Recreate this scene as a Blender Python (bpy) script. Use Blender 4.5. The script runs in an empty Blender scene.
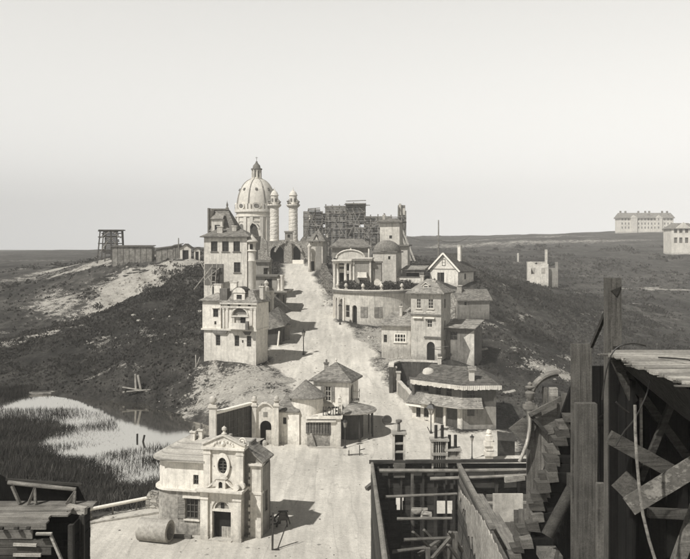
import bpy, bmesh, math, random
import numpy as np
from mathutils import Vector, Matrix

RND = random.Random(11)
SC = bpy.context.scene
COL = SC.collection
PI = math.pi
# eye height, pixel focal length, horizon row; dimensions were read off image pixels
EYE, FPX, VH = 18.4, 833.0, 247.0

def wp(u, v, Y):  # world point from image pixel u, v at a chosen depth Y
    return Vector(((u - 345) / FPX * Y, Y, EYE - (v - VH) / FPX * Y))

# ------------------------------------------------------------------ meshes
class MB:
    def __init__(s):
        s.v = []; s.f = []
    def add(s, vs, fs):
        n = len(s.v)
        s.v += [tuple(p) for p in vs]
        s.f += [tuple(i + n for i in f) for f in fs]
        return s
    def box(s, x0, x1, y0, y1, z0, z1):
        return s.add([(x0,y0,z0),(x1,y0,z0),(x1,y1,z0),(x0,y1,z0),(x0,y0,z1),(x1,y0,z1),(x1,y1,z1),(x0,y1,z1)],
                     [(0,3,2,1),(4,5,6,7),(0,1,5,4),(1,2,6,5),(2,3,7,6),(3,0,4,7)])
    def pbox(s, P, a0, a1, c0, c1, b0, b1):
        return s.add([P(a0,c0,b0),P(a1,c0,b0),P(a1,c1,b0),P(a0,c1,b0),P(a0,c0,b1),P(a1,c0,b1),P(a1,c1,b1),P(a0,c1,b1)],
                     [(0,3,2,1),(4,5,6,7),(0,1,5,4),(1,2,6,5),(2,3,7,6),(3,0,4,7)])
    def beam(s, p, q, w, h=None, roll=0.0, taper=1.0):
        p = Vector(p); q = Vector(q); h = w if h is None else h
        d = (q - p).normalized()
        up = Vector((0,0,1)) if abs(d.z) < .95 else Vector((0,1,0))
        a = d.cross(up).normalized(); b = a.cross(d).normalized()
        if roll:
            m = Matrix.Rotation(roll, 3, d); a = m @ a; b = m @ b
        vs = []
        for c, k in ((p, 1), (q, taper)):
            for sa, sb in ((-1,-1),(1,-1),(1,1),(-1,1)):
                j = min(w,h)*.07; vs.append(c + a*(sa*w*.5*k+RND.uniform(-j,j)) + b*(sb*h*.5*k+RND.uniform(-j,j)))
        return s.add(vs, [(0,3,2,1),(4,5,6,7),(0,1,5,4),(1,2,6,5),(2,3,7,6),(3,0,4,7)])
    def tube(s, pts, r, n=8, caps=True):
        pts = [Vector(p) for p in pts]
        rs = r if isinstance(r, (list, tuple)) else [r]*len(pts)
        vs, fs = [], []
        for i, p in enumerate(pts):
            d = (pts[min(i+1,len(pts)-1)] - pts[max(i-1,0)]).normalized()
            up = Vector((0,0,1)) if abs(d.z) < .9 else Vector((0,1,0))
            a = d.cross(up).normalized(); b = a.cross(d)
            for k in range(n):
                t = 2*PI*k/n
                vs.append(p + (a*math.cos(t) + b*math.sin(t))*rs[i])
        for i in range(len(pts)-1):
            for k in range(n):
                fs.append((i*n+k, i*n+(k+1)%n, (i+1)*n+(k+1)%n, (i+1)*n+k))
        if caps:
            fs.append(tuple(range(n))); fs.append(tuple((len(pts)-1)*n+k for k in range(n)))
        return s.add(vs, fs)
    def lathe(s, prof, c=(0,0,0), n=20, a0=0.0, a1=None, axis='z', sx=1.0, sy=1.0):
        full = a1 is None; a1 = 2*PI if full else a1
        m = n if full else n+1
        vs, fs = [], []
        for (r, z) in prof:
            for k in range(m):
                t = a0 + (a1-a0)*k/n
                x, y = r*math.cos(t)*sx, r*math.sin(t)*sy
                if axis == 'z': q = (c[0]+x, c[1]+y, c[2]+z)
                elif axis == 'x': q = (c[0]+z, c[1]+x, c[2]+y)
                else: q = (c[0]+x, c[1]+z, c[2]+y)
                vs.append(q)
        for i in range(len(prof)-1):
            for k in range(n):
                k2 = (k+1) % m
                fs.append((i*m+k, i*m+k2, (i+1)*m+k2, (i+1)*m+k))
        if full:
            if prof[0][0] > 1e-4: fs.append(tuple(range(m)))
            if prof[-1][0] > 1e-4: fs.append(tuple((len(prof)-1)*m+k for k in range(m)))
        return s.add(vs, fs)
    def prism(s, poly, P, c0, c1):
        """poly in (a,b) pushed from depth c0 to c1 of placement P"""
        n = len(poly)
        vs = [P(a,c0,b) for a,b in poly] + [P(a,c1,b) for a,b in poly]
        fs = [tuple(range(n)), tuple(range(n,2*n))] + [(i,(i+1)%n,n+(i+1)%n,n+i) for i in range(n)]
        return s.add(vs, fs)
    def slab(s, poly, z0, z1):
        n = len(poly)
        vs = [(x,y,z0) for x,y in poly] + [(x,y,z1) for x,y in poly]
        fs = [tuple(range(n)), tuple(range(n,2*n))] + [(i,(i+1)%n,n+(i+1)%n,n+i) for i in range(n)]
        return s.add(vs, fs)
    def wall(s, P, a0, a1, b0, b1, holes=(), t=.25, step=None):
        """wall sheet with thickness t; holes=(a0,a1,b0,b1,arched)"""
        A = {a0, a1}; B = {b0, b1}
        for h in holes:
            A |= {max(a0,min(a1,h[0])), max(a0,min(a1,h[1]))}; B |= {max(b0,min(b1,h[2])), max(b0,min(b1,h[3]))}
        A = sorted(A); B = sorted(B)
        if step:
            AA = []
            for p, q in zip(A, A[1:]):
                m = max(1, int(math.ceil((q-p)/step)))
                AA += [p + (q-p)*i/m for i in range(m)]
            A = AA + [A[-1]]
        def solid(i, j):
            if i < 0 or j < 0 or i >= len(A)-1 or j >= len(B)-1: return False
            a = (A[i]+A[i+1])/2; b = (B[j]+B[j+1])/2
            return not any(h[0] < a < h[1] and h[2] < b < h[3] for h in holes)
        idx = {}
        def vid(i, j, k):
            if (i,j,k) not in idx:
                idx[(i,j,k)] = len(s.v); s.v.append(tuple(P(A[i], t*k, B[j])))
            return idx[(i,j,k)]
        for i in range(len(A)-1):
            for j in range(len(B)-1):
                if not solid(i,j): continue
                for k in (0,1): s.f.append((vid(i,j,k),vid(i+1,j,k),vid(i+1,j+1,k),vid(i,j+1,k)))
                for (di,dj,e) in ((-1,0,((0,0),(0,1))),(1,0,((1,0),(1,1))),(0,-1,((0,0),(1,0))),(0,1,((0,1),(1,1)))):
                    if not solid(i+di,j+dj):
                        p, q = e
                        s.f.append((vid(i+p[0],j+p[1],0),vid(i+q[0],j+q[1],0),vid(i+q[0],j+q[1],1),vid(i+p[0],j+p[1],1)))
        for h in holes:
            if len(h) > 4 and h[4]:
                ac = (h[0]+h[1])/2; w = (h[1]-h[0])/2; rise = min(w*h[4], h[3]-h[2]); n = 8
                vs = []; fs = []
                for k in range(n+1):
                    th = PI*k/n
                    a = ac - w*math.cos(th); b = h[3]-rise+rise*math.sin(th)
                    vs += [P(a,.002,b), P(a,.002,h[3]), P(a,t-.002,b), P(a,t-.002,h[3])]
                for k in range(n):
                    o = 4*k
                    fs += [(o,o+4,o+5,o+1),(o+2,o+6,o+7,o+3),(o,o+4,o+6,o+2)]
                s.add(vs, fs)
        return s
    def roof(s, poly, z, ridge, assign, over=.3, th=.1, sag=0.0):
        """tiled roof over a convex footprint: eave ring + ridge points (x,y,z)"""
        cx = sum(p[0] for p in poly)/len(poly); cy = sum(p[1] for p in poly)/len(poly)
        n = len(poly); ring = []
        for i in range(n):
            p0 = Vector(poly[i-1]); p1 = Vector(poly[i]); p2 = Vector(poly[(i+1)%n])
            e1 = (p1-p0).normalized(); e2 = (p2-p1).normalized()
            n1 = Vector((e1.y,-e1.x)); n2 = Vector((e2.y,-e2.x))
            if n1.dot(p1-Vector((cx,cy))) < 0: n1 = -n1
            if n2.dot(p1-Vector((cx,cy))) < 0: n2 = -n2
            m = (n1+n2); m = m/ max(.3, m.dot(n1))
            ring.append(p1 + m*over)
        vs = [(p.x,p.y,z-th) for p in ring] + [(p.x,p.y,z) for p in ring] + list(ridge)
        fs = [tuple(range(n))]
        for i in range(n):
            j = (i+1) % n
            fs.append((i,j,n+j,n+i))
            a, b = 2*n+assign[i], 2*n+assign[j]
            fs.append((n+i,n+j,a) if a == b else (n+i,n+j,b,a))
        return s.add(vs, fs)
    def gable(s, x0, x1, y0, y1, z, h, over=.25, ends=.2, th=.1, axis='x'):
        """two-slope roof, ridge along axis"""
        if axis == 'x':
            m = (y0+y1)/2; e = over
            pr = [(y0-e, z-th-h*e/(m-y0)*1), (y0-e, z-h*e/(m-y0)+0), (m, z+h), (y1+e, z-h*e/(m-y0)), (y1+e, z-th-h*e/(m-y0)), (m, z+h-th*1.6)]
            n = len(pr)
            vs = [(x0-ends,a,b) for a,b in pr] + [(x1+ends,a,b) for a,b in pr]
        else:
            m = (x0+x1)/2; e = over
            pr = [(x0-e, z-th-h*e/(m-x0)), (x0-e, z-h*e/(m-x0)), (m, z+h), (x1+e, z-h*e/(m-x0)), (x1+e, z-th-h*e/(m-x0)), (m, z+h-th*1.6)]
            n = len(pr)
            vs = [(a,y0-ends,b) for a,b in pr] + [(a,y1+ends,b) for a,b in pr]
        fs = [(i,(i+1)%n,n+(i+1)%n,n+i) for i in range(n)] + [(0,1,2,5),(2,3,4,5),(n,n+1,n+2,n+5),(n+2,n+3,n+4,n+5)]
        return s.add(vs, fs)
    def build(s, name, mat, parent=None, smooth=False, kind=None, jit=0.0, loc=None):
        if jit:
            s.v = [(x+RND.uniform(-jit,jit), y+RND.uniform(-jit,jit), z+RND.uniform(-jit,jit)) for x,y,z in s.v]
        me = bpy.data.meshes.new(name)
        if loc is not None:
            l = Vector(loc); s.v = [tuple(Vector(p)-l) for p in s.v]
        me.from_pydata(s.v, [], s.f)
        bm = bmesh.new(); bm.from_mesh(me)
        bmesh.ops.recalc_face_normals(bm, faces=bm.faces)
        bm.to_mesh(me); bm.free()
        me.materials.append(mat)
        if smooth:
            for p in me.polygons: p.use_smooth = True
            try: me.set_sharp_from_angle(angle=math.radians(40))
            except Exception: pass
        o = bpy.data.objects.new(name, me); COL.objects.link(o)
        if loc is not None: o.location = loc
        if parent is not None: o.parent = parent
        if kind: o['kind'] = kind
        return o

def PF(y=0.0):            # wall facing -y
    return lambda a, c, b: (a, y + c, b)
def PR(x=0.0):            # wall facing +x ; a runs along y
    return lambda a, c, b: (x - c, a, b)
def PL(x=0.0):            # wall facing -x
    return lambda a, c, b: (x + c, a, b)
def PE(p, q):             # wall along an edge p->q, outside on the right-hand side of travel
    p = Vector(p); q = Vector(q); d = (q-p).normalized(); n = Vector((-d.y, d.x))
    return lambda a, c, b: (p.x + d.x*a + n.x*c, p.y + d.y*a + n.y*c, b)
def PC(cx, cy, r):        # round wall, a = arc length from the side facing -y
    return lambda a, c, b: (cx + (r-c)*math.sin(a/r), cy - (r-c)*math.cos(a/r), b)

def thing(name, label, cat, loc, rz=0.0, group=None):
    o = bpy.data.objects.new(name, None); COL.objects.link(o)
    o.empty_display_size = .3
    o.location = loc; o.rotation_euler = (0,0,math.radians(rz))
    o['label'] = label; o['category'] = cat
    if group: o['group'] = group
    return o
def tag(o, label, cat, group=None):
    o['label'] = label; o['category'] = cat
    if group: o['group'] = group
    return o
def dup(root, loc, rz=None, label=None, scale=None):
    r = root.copy(); COL.objects.link(r); r.location = loc
    if rz is not None: r.rotation_euler = (0,0,math.radians(rz))
    if scale: r.scale = (scale,)*3
    if label: r['label'] = label
    for ch in list(root.children):
        c = ch.copy(); COL.objects.link(c); c.parent = r
        for g in ch.children:
            d = g.copy(); COL.objects.link(d); d.parent = c
    return r

# ------------------------------------------------------------------ materials
TINT = (1.0, .948, .845)
class NT:
    def __init__(s, name):
        s.m = bpy.data.materials.new(name); s.m.use_nodes = True
        s.t = s.m.node_tree; s.t.nodes.clear()
        s.out = s.n('ShaderNodeOutputMaterial'); s.bs = s.n('ShaderNodeBsdfPrincipled')
        s.l(s.bs.outputs[0], s.out.inputs[0])
        s.bs.inputs['Specular IOR Level'].default_value = .15
        s.bs.inputs['Roughness'].default_value = .9
    def n(s, k, **kw):
        x = s.t.nodes.new(k)
        for a, b in kw.items(): setattr(x, a, b)
        return x
    def l(s, a, b): s.t.links.new(a, b)
    def val(s, x):
        return x
    def inp(s, sock, x):
        if isinstance(x, (int, float)): sock.default_value = x
        elif isinstance(x, tuple): sock.default_value = x
        else: s.l(x, sock)
    def math(s, op, a, b=0.0, clamp=False):
        x = s.n('ShaderNodeMath', operation=op, use_clamp=clamp)
        s.inp(x.inputs[0], a); s.inp(x.inputs[1], b); return x.outputs[0]
    def rng(s, v, a, b, c, d):
        x = s.n('ShaderNodeMapRange'); x.clamp = True
        s.inp(x.inputs[0], v)
        for i, k in enumerate((a,b,c,d)): s.inp(x.inputs[i+1], k)
        return x.outputs[0]
    def mixf(s, f, a, b):
        x = s.n('ShaderNodeMix', data_type='FLOAT')
        s.inp(x.inputs[0], f); s.inp(x.inputs[2], a); s.inp(x.inputs[3], b); return x.outputs[0]
    def coord(s, scale=(1,1,1), kind='Object', rnd=True):
        tc = s.n('ShaderNodeTexCoord'); o = tc.outputs[kind]
        if rnd:
            oi = s.n('ShaderNodeObjectInfo')
            mu = s.math('MULTIPLY', oi.outputs['Random'], 37.0)
            va = s.n('ShaderNodeVectorMath', operation='ADD'); s.l(o, va.inputs[0]); s.l(mu, va.inputs[1]); o = va.outputs[0]
        mp = s.n('ShaderNodeVectorMath', operation='MULTIPLY'); s.l(o, mp.inputs[0]); mp.inputs[1].default_value = scale
        return mp.outputs[0]
    def noise(s, vec, scale, detail=4, rough=.55):
        x = s.n('ShaderNodeTexNoise'); s.l(vec, x.inputs['Vector'])
        x.inputs['Scale'].default_value = scale; x.inputs['Detail'].default_value = detail; x.inputs['Roughness'].default_value = rough
        return x.outputs['Fac'] if 'Fac' in x.outputs else x.outputs[0]
    def voro(s, vec, scale, out='Color', feature='F1'):
        x = s.n('ShaderNodeTexVoronoi', feature=feature); s.l(vec, x.inputs['Vector']); x.inputs['Scale'].default_value = scale
        o = x.outputs[out]
        if out == 'Color':
            sp = s.n('ShaderNodeSeparateColor'); s.l(o, sp.inputs[0]); return sp.outputs[0]
        return o
    def done(s, value, bump=None, bstr=.4, bdist=.03, rough=None):
        c = s.n('ShaderNodeCombineColor')
        for i in range(3):
            s.l(s.math('MULTIPLY', value, TINT[i]), c.inputs[i])
        s.l(c.outputs[0], s.bs.inputs['Base Color'])
        if bump is not None:
            b = s.n('ShaderNodeBump'); b.inputs['Strength'].default_value = bstr; b.inputs['Distance'].default_value = bdist
            s.l(bump, b.inputs['Height']); s.l(b.outputs[0], s.bs.inputs['Normal'])
        if rough is not None: s.inp(s.bs.inputs['Roughness'], rough)
        return s.m

def m_plaster(name, v, stain=.35, patch=.25, streak=.3, sc=1.0):
    k = NT(name); co = k.coord()
    big = k.rng(k.noise(co, .45*sc, 6, .62), .35, .7, 0, 1)
    mid = k.noise(co, 2.6*sc, 6, .7)
    fine = k.noise(co, 22*sc, 4, .6)
    st = k.rng(k.noise(k.coord((3.2,3.2,.28)), 1.3*sc, 4, .6), .5, .75, 0, 1)
    a = k.mixf(big, v, v*(1-stain))
    oi = k.n('ShaderNodeObjectInfo'); a = k.math('MULTIPLY', a, k.rng(oi.outputs['Random'], 0, 1, .9, 1.1))
    a = k.math('MULTIPLY', a, k.rng(mid, .3, .7, 1-patch, 1+patch*.45))
    a = k.math('MULTIPLY', a, k.mixf(st, 1.0, 1-streak*1.35))
    a = k.math('MULTIPLY', a, k.rng(fine, .3, .7, .86, 1.08))
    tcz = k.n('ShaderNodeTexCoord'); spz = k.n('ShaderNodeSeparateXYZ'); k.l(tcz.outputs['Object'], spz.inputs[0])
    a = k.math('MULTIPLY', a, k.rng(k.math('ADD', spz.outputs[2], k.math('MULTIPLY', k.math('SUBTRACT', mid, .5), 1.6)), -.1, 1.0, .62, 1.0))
    ck = k.noise(k.coord((1,1,.6)), 1.1*sc, 9, .75)
    lost = k.rng(k.math('ADD', k.math('MULTIPLY', ck, .7), k.math('MULTIPLY', mid, .3)), .60, .635, 0, 1)
    a = k.mixf(k.math('MULTIPLY', lost, .55), a, v*.45)
    crack = k.rng(k.math('ABSOLUTE', k.math('SUBTRACT', k.noise(k.coord((1,1,1.3)), .8*sc, 8, .72), .5)), .0, .006, .72, 1.0)
    a = k.math('MULTIPLY', a, crack)
    return k.done(a, k.math('ADD', mid, k.math('MULTIPLY', fine, .35)), .5, .04)
def m_tile(name, v, var=.5, course=.16, wide=.28):
    k = NT(name)
    zc = k.coord((1/wide,1/wide,1/course), rnd=False)
    cell = k.voro(zc, 1.0)
    tc = k.n('ShaderNodeTexCoord'); sp = k.n('ShaderNodeSeparateXYZ'); k.l(tc.outputs['Object'], sp.inputs[0])
    saw = k.math('FRACT', k.math('DIVIDE', sp.outputs[2], course))
    big = k.noise(k.coord(), .7, 5, .6)
    fine = k.noise(k.coord(), 9, 4, .6)
    a = k.math('MULTIPLY', k.rng(cell, 0, 1, v*(1-var), v*(1+var*.6)), k.rng(big, .3, .7, .75, 1.2))
    a = k.math('MULTIPLY', a, k.rng(saw, 0, .25, .6, 1.0))
    a = k.math('MULTIPLY', a, k.rng(fine, .3, .7, .8, 1.15))
    return k.done(a, k.math('ADD', saw, k.math('MULTIPLY', cell, .6)), .6, .04)
def m_wood(name, v, var=.55, axis='x', gs=1.0, spec=.15):
    k = NT(name)
    al, ac = .9*gs, 16*gs
    sc = {'x':(al,ac,ac), 'y':(ac,al,ac), 'z':(ac,ac,al), 'i':(5*gs,5*gs,5*gs)}[axis]
    grain = k.noise(k.coord(sc), 1.0, 6, .65)
    blot = k.noise(k.coord(), 1.7, 5, .6)
    ge = k.n('ShaderNodeNewGeometry')
    isl = k.rng(ge.outputs['Random Per Island'], 0, 1, 1-var, 1+var)
    a = k.math('MULTIPLY', isl, k.rng(grain, .3, .72, v*.55, v*1.3))
    a = k.math('MULTIPLY', a, k.rng(blot, .3, .7, .62, 1.25))
    kn = k.rng(k.voro(k.coord((2.2,2.2,2.2)), 1.0, 'Distance'), .02, .07, .45, 1.0)
    a = k.math('MULTIPLY', a, kn)
    crk = k.noise(k.coord(tuple(c*(.5 if c < 2 else 3.2) for c in sc)), .8, 5, .6)
    a = k.math('MULTIPLY', a, k.rng(crk, .30, .40, .30, 1.0))
    sp = k.noise(k.coord(), 34*gs, 4, .7)
    a = k.math('MULTIPLY', a, k.rng(sp, .32, .68, .72, 1.28))
    wear = k.rng(k.noise(k.coord(), 3.5*gs, 7, .72), .55, .72, 0, .5)
    a = k.mixf(wear, a, v*1.7)
    return k.done(a, k.math('ADD', grain, k.math('MULTIPLY', crk, .8)), .7, .012)
def m_stone(name, v, sc=3.0, var=.5):
    k = NT(name); co = k.coord((1,1,1.5))
    c = k.voro(co, sc); d = k.rng(k.voro(co, sc, 'Distance', 'DISTANCE_TO_EDGE'), 0, .12, .45, 1)
    n = k.noise(k.coord(), 6, 6, .65)
    a = k.math('MULTIPLY', k.rng(c, 0, 1, v*(1-var), v*(1+var*.5)), d)
    a = k.math('MULTIPLY', a, k.rng(n, .3, .7, .7, 1.2))
    return k.done(a, k.math('ADD', d, n), .8, .06)
def m_plain(name, v, var=.3, sc=6, rough=.9, spec=.15):
    k = NT(name); n = k.noise(k.coord(), sc, 5, .6)
    k.bs.inputs['Specular IOR Level'].default_value = spec
    return k.done(k.rng(n, .3, .7, v*(1-var), v*(1+var)), n, .3, .01, rough)

M = dict(
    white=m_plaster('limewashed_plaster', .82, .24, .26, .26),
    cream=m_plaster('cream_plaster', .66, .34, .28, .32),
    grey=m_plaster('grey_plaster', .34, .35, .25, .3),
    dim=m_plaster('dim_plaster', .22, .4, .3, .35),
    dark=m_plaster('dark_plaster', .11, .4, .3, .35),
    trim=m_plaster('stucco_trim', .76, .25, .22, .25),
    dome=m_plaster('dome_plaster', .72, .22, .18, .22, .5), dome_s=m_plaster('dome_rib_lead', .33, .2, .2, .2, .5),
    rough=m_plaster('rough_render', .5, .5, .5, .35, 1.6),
    tile=m_tile('clay_tiles', .20,.42), tile_l=m_tile('pale_clay_tiles', .28,.4), tile_d=m_tile('dark_clay_tiles', .12,.42),
    thatch=m_tile('shingle_roof', .22, .35, .1, .16),
    plank=m_tile('board_roof', .42, .3, .2, 3.0),
    wood=m_wood('grey_timber', .13), wood_z=m_wood('grey_upright_timber', .14, .35, 'z'),
    wood_y=m_wood('grey_timber_along', .19, .4, 'y'),
    fore_z=m_wood('weathered_post_timber', .105, .25, 'z', 1.6), fore_x=m_wood('weathered_board_timber', .085, .45, 'x', 1.5), wood_m=m_wood('grey_log_timber', .21, .3),
    wood_l=m_wood('pale_timber', .36, .35), wood_lz=m_wood('pale_upright_timber', .36, .35, 'z'),
    wood_d=m_wood('dark_timber', .05, .5), wood_dz=m_wood('dark_upright_timber', .05, .5, 'z'),
    black=m_wood('shade_black_boards', .010, .4, 'z'),  # near-black boards: the shade of voids and recesses is put into the colour
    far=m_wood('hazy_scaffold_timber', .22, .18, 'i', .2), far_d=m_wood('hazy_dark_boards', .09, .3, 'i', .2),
    pane=m_plain('dark_window_glass', .025, .5, 3, .25, .4), void=m_plain('dark_doorway', .02, .4, 3),
    frame=m_plain('painted_window_frame', .5, .2), frame_d=m_plain('dark_window_frame', .10, .3),
    shut=m_wood('louvred_shutter', .24, .2, 'x'), shut_d=m_wood('dark_louvred_shutter', .13, .2, 'x'),
    iron=m_plain('black_iron', .03, .4, 12, .5, .3), stone=m_stone('field_stone', .40,3.0,.35), stone_w=m_stone('rubble_wall_stone', .26, 2.2),
    rock=m_stone('pale_rock', .42, 1.5, .3), brick=m_stone('old_brick', .22, 4.5, .4),
    paint=m_plain('white_paint', .8, .15), ink=m_plain('black_paint', .03, .3),
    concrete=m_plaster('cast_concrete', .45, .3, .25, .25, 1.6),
    glass=m_plain('lantern_glass', .33, .3, 8, .3, .5),
    leaf=m_plain('hedge_foliage', .07, .6, 4), cloth=m_plain('dark_cloth', .05, .4),
)

# ------------------------------------------------------------------ building helpers
def window(parent, P, a, z, w, h, bars=(1,1), frame='frame', pane='pane', sill=False, hood=False, shut=None, depth=.12, arch=0, ft=.07, name='window', shw=None, sillm='trim'):
    """window set back in its opening: frame and glazing bars, pane, optional sill, hood and shutters"""
    a0, a1, z1 = a-w/2, a+w/2, z+h
    if frame:
        mb = MB(); d0, d1 = depth-.05, depth+.03
        mb.pbox(P,a0,a0+ft,d0,d1,z,z1).pbox(P,a1-ft,a1,d0,d1,z,z1).pbox(P,a0+ft,a1-ft,d0,d1,z,z+ft).pbox(P,a0+ft,a1-ft,d0,d1,z1-ft,z1)
        for i in range(1, bars[0]+1):
            x = a0 + w*i/(bars[0]+1); mb.pbox(P,x-ft*.3,x+ft*.3,d0+.01,d1,z+ft,z1-ft)
        for i in range(1, bars[1]+1):
            b = z + h*i/(bars[1]+1); mb.pbox(P,a0+ft,a1-ft,d0+.02,d1,b-ft*.3,b+ft*.3)
        wn = mb.build(name, M[frame], parent)
        MB().pbox(P,a0,a1,depth+.04,depth+.06,z,z1).build('pane', M[pane], wn)
    else:
        wn = MB().pbox(P,a0,a1,depth,depth+.03,z,z1).build(name, M[pane], parent)
    if sill: MB().pbox(P,a0-.12,a1+.12,-.12,.02,z-.1,z-.005).build('sill', M[sillm], wn)
    if hood: MB().pbox(P,a0-.15,a1+.15,-.18,.02,z1+.06,z1+.16).build('hood', M[sillm], wn)
    if shut:
        sw = shw or w*.5
        for sgn in (-1,1):
            e = a0-.03-sw if sgn < 0 else a1+.03
            mb = MB(); mb.pbox(P,e,e+.05,-.06,-.01,z-.03,z1+.03).pbox(P,e+sw-.05,e+sw,-.06,-.01,z-.03,z1+.03)
            n = max(4,int(h/.11))
            for i in range(n):
                b = z + h*i/n; mb.pbox(P,e+.05,e+sw-.05,-.05,-.012,b,b+h/n*.8)
            mb.build('shutter', M[shut], wn)
    return wn
def door(parent, P, a, z, w, h, mat='void', depth=.18, name='door'):
    return MB().pbox(P,a-w/2,a+w/2,depth,depth+.05,z,z+h).build(name, M[mat], parent)
def hole(a, z, w, h, arch=0): return (a-w/2, a+w/2, z, z+h, arch)
def chimney(parent, x, y, z0, z1, w=.5, d=None, pots=1, mat='cream', cap='trim'):
    d = d or w
    c = MB().box(x-w/2,x+w/2,y-d/2,y+d/2,z0,z1).build('chimney', M[mat], parent)
    MB().box(x-w/2-.07,x+w/2+.07,y-d/2-.07,y+d/2+.07,z1,z1+.1).build('chimney_cap', M[cap], c)
    for i in range(pots):
        px = x + (i-(pots-1)/2)*w/max(1,pots)
        MB().lathe([(.09,z1+.1),(.11,z1+.35),(.07,z1+.42)],(px,y,0),8).build('chimney_pot', M['dim'], c)
    return c
def plain_box(parent, w0, w1, d0, d1, z0, z1, mat, holes=(), rholes=(), lholes=(), t=.25, name='wall', merge=True):
    """four walls as one mesh; openings in the front, right and left walls"""
    mb = MB()
    mb.wall(PF(d0), w0, w1, z0, z1, holes, t)
    mb.wall(PR(w1), d0+t, d1-t, z0, z1, rholes, t)
    mb.wall(PL(w0), d0+t, d1-t, z0, z1, lholes, t)
    mb.wall(lambda a,c,b: (a, d1-c, b), w0, w1, z0, z1, (), t)
    return mb.build(name, M[mat], parent)
def rect(x0,x1,y0,y1): return [(x0,y0),(x1,y0),(x1,y1),(x0,y1)]
SKY_POW, SKY_STR, SUN, HAZE = .4, .635, 5.0, .00045
# ------------------------------------------------------------------ terrain
CP = []
def cp(x, y, z): CP.append((x, y, z))
def cpw(u, v, Y): p = wp(u, v, Y); CP.append((p.x, p.y, p.z))
for x in (-12, -4, 4, 11):
    for y in (32, 45, 58, 70): cp(x, y, 0)
cp(-12,75,-.1); cp(-5,77,0); cp(2,78,.1); cp(9,79,.3); cp(14,78,.2)
for x in (-45,-15,15,45): cp(x,-30,0); cp(x,5,0)
cp(30,40,0); cp(40,70,0); cp(20,60,-.3); cp(22,75,-.6); cp(18,82,-.4)
# the road up the ridge
def road_z(y): return max(0.0, .127*(y-78)) if y < 192 else 14.48 + .01*(y-192)
for y, xc in ((84,2),(90,.5),(98.7,-1.2),(112.9,-3.1),(131.9,-5.9),(158.4,-8.2),(175,-9.6),(190,-11)):
    for d in (-3,3): cp(xc+d, y, road_z(y))
# terrace under the left tower, rubble bank, creek
cpw(200,368,104); cpw(235,366,104); cpw(262,372,102); cp(-17,112,4.0); cp(-20,125,5.6); cp(-14,125,6.2); cp(-15,140,8); cp(-20,150,9.4); cp(-18,165,11.6)
cpw(235,392,96); cpw(262,394,93); cpw(200,398,100); cp(-15,93,-.4); cp(-9.5,86,.6); cp(-6,84,.5)
for p in ((-27,92),(-24,86),(-22,95),(-36,105),(-15,84),(-14.5,89),(-18,90),(-19,86)): cp(p[0],p[1],-1.9)
for p in ((-46,107),(-50,100),(-60,101),(-70,108),(-20,62),(-35,65),(-50,80),(-30,75),(-60,60),(-20,50),(-30,40),(-17,52),(-75,80)): cp(p[0],p[1],-.62)
for p in ((-30,90),(-40,92)): cp(p[0],p[1],-1.0)
cp(-27,70,-.6); cp(-40,70,-.6); cp(-19,67,-.8)
cp(-17.0,58,-.3); cp(-14.6,64,-.6); cp(-13.5,70,-1.0); cp(-16,72,-1.3)
# left shoulder of the ridge
cpw(200,271,185); cpw(165,283,175); cpw(130,297,165); cpw(95,322,148); cpw(64,347,135); cpw(40,372,122); cp(-27,160,8.5); cp(-30,150,6.4); cp(-26,140,6.0); cp(-27,125,3.4)
cpw(160,340,117); cpw(120,370,110); cpw(180,380,104); cpw(140,355,118); cpw(90,370,118)
cpw(60,390,112); cpw(100,399,106); cpw(150,403,103); cpw(20,388,114)
cp(-50,165,3.5); cp(-46,178,5.5); cp(-36,188,10.5)
cpw(195,263,202); cpw(150,260,215); cpw(110,258,225); cpw(88,262,232); cpw(70,268,240)
cpw(80,300,190); cpw(110,330,170); cpw(150,278,197); cpw(120,277,205); cpw(60,278,235)
cpw(0,300,200); cpw(0,340,150); cpw(20,378,122); cpw(-40,350,140); cpw(-60,390,112); cpw(0,270,320); cpw(0,256,600); cpw(60,254,600); cpw(50,251.5,1200); cpw(150,250.5,1200); cpw(-100,252,1200)
# right flank
cp(17,150,11.7); cp(10,165,13.6); cp(24,150,10.6); cp(11.5,86,.5); cp(15,88,.4); cp(14,95,1.8); cpw(449,362,105); cp(8.5,105,3.6); cpw(472,363,107); cp(7,117,4.6)
cp(7.5,128,6.1); cp(0,128,6.2); cp(14,122,6.6); cpw(457,318,125); cpw(492,318,127); cp(3,145,9.5); cp(0,140,8.6); cp(6,150,11.4); cp(-1,160,11.8); cp(-3,175,13)
cpw(500,345,112); cpw(495,320,128); cpw(520,340,118); cpw(540,375,105); cpw(560,395,98); cpw(500,400,92); cpw(512,430,82)
cpw(475,268,165); cpw(480,278,170); cpw(520,312,150); cpw(560,345,135); cpw(600,382,112)
cpw(690,330,160); cpw(620,320,165); cpw(690,290,230); cpw(560,290,220); cpw(620,270,280); cpw(690,255,345); cpw(500,262,300); cpw(560,250,400)
cpw(650,240,500); cpw(480,241,520); cpw(420,237.5,650); cpw(520,235.5,650); cpw(600,231.5,650); cpw(690,229.5,650); cpw(790,228,650)
cp(60,120,0); cp(80,160,2); cp(70,90,0)
cp(-10,260,15); cp(-10,350,15); cp(-16,600,17); cp(20,220,14.5); cp(20,190,14.3); cp(-20,215,14.8); cp(-12,205,14.6)
for x in (-900,-300,0,400,900): cp(x,1700,12); cp(x,2500,4)
cp(-700,300,6); cp(-400,120,0); cp(-700,-100,0); cp(600,200,6); cp(900,-100,0); cp(700,700,30)
CPA = np.array(CP)
def _phi(d2): return np.sqrt(d2 + 9.0)
def _warp(xy): return xy
_X = CPA[:, :2]; _n = len(_X)
_D = ((_X[:,None,:]-_X[None,:,:])**2).sum(-1)
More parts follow.
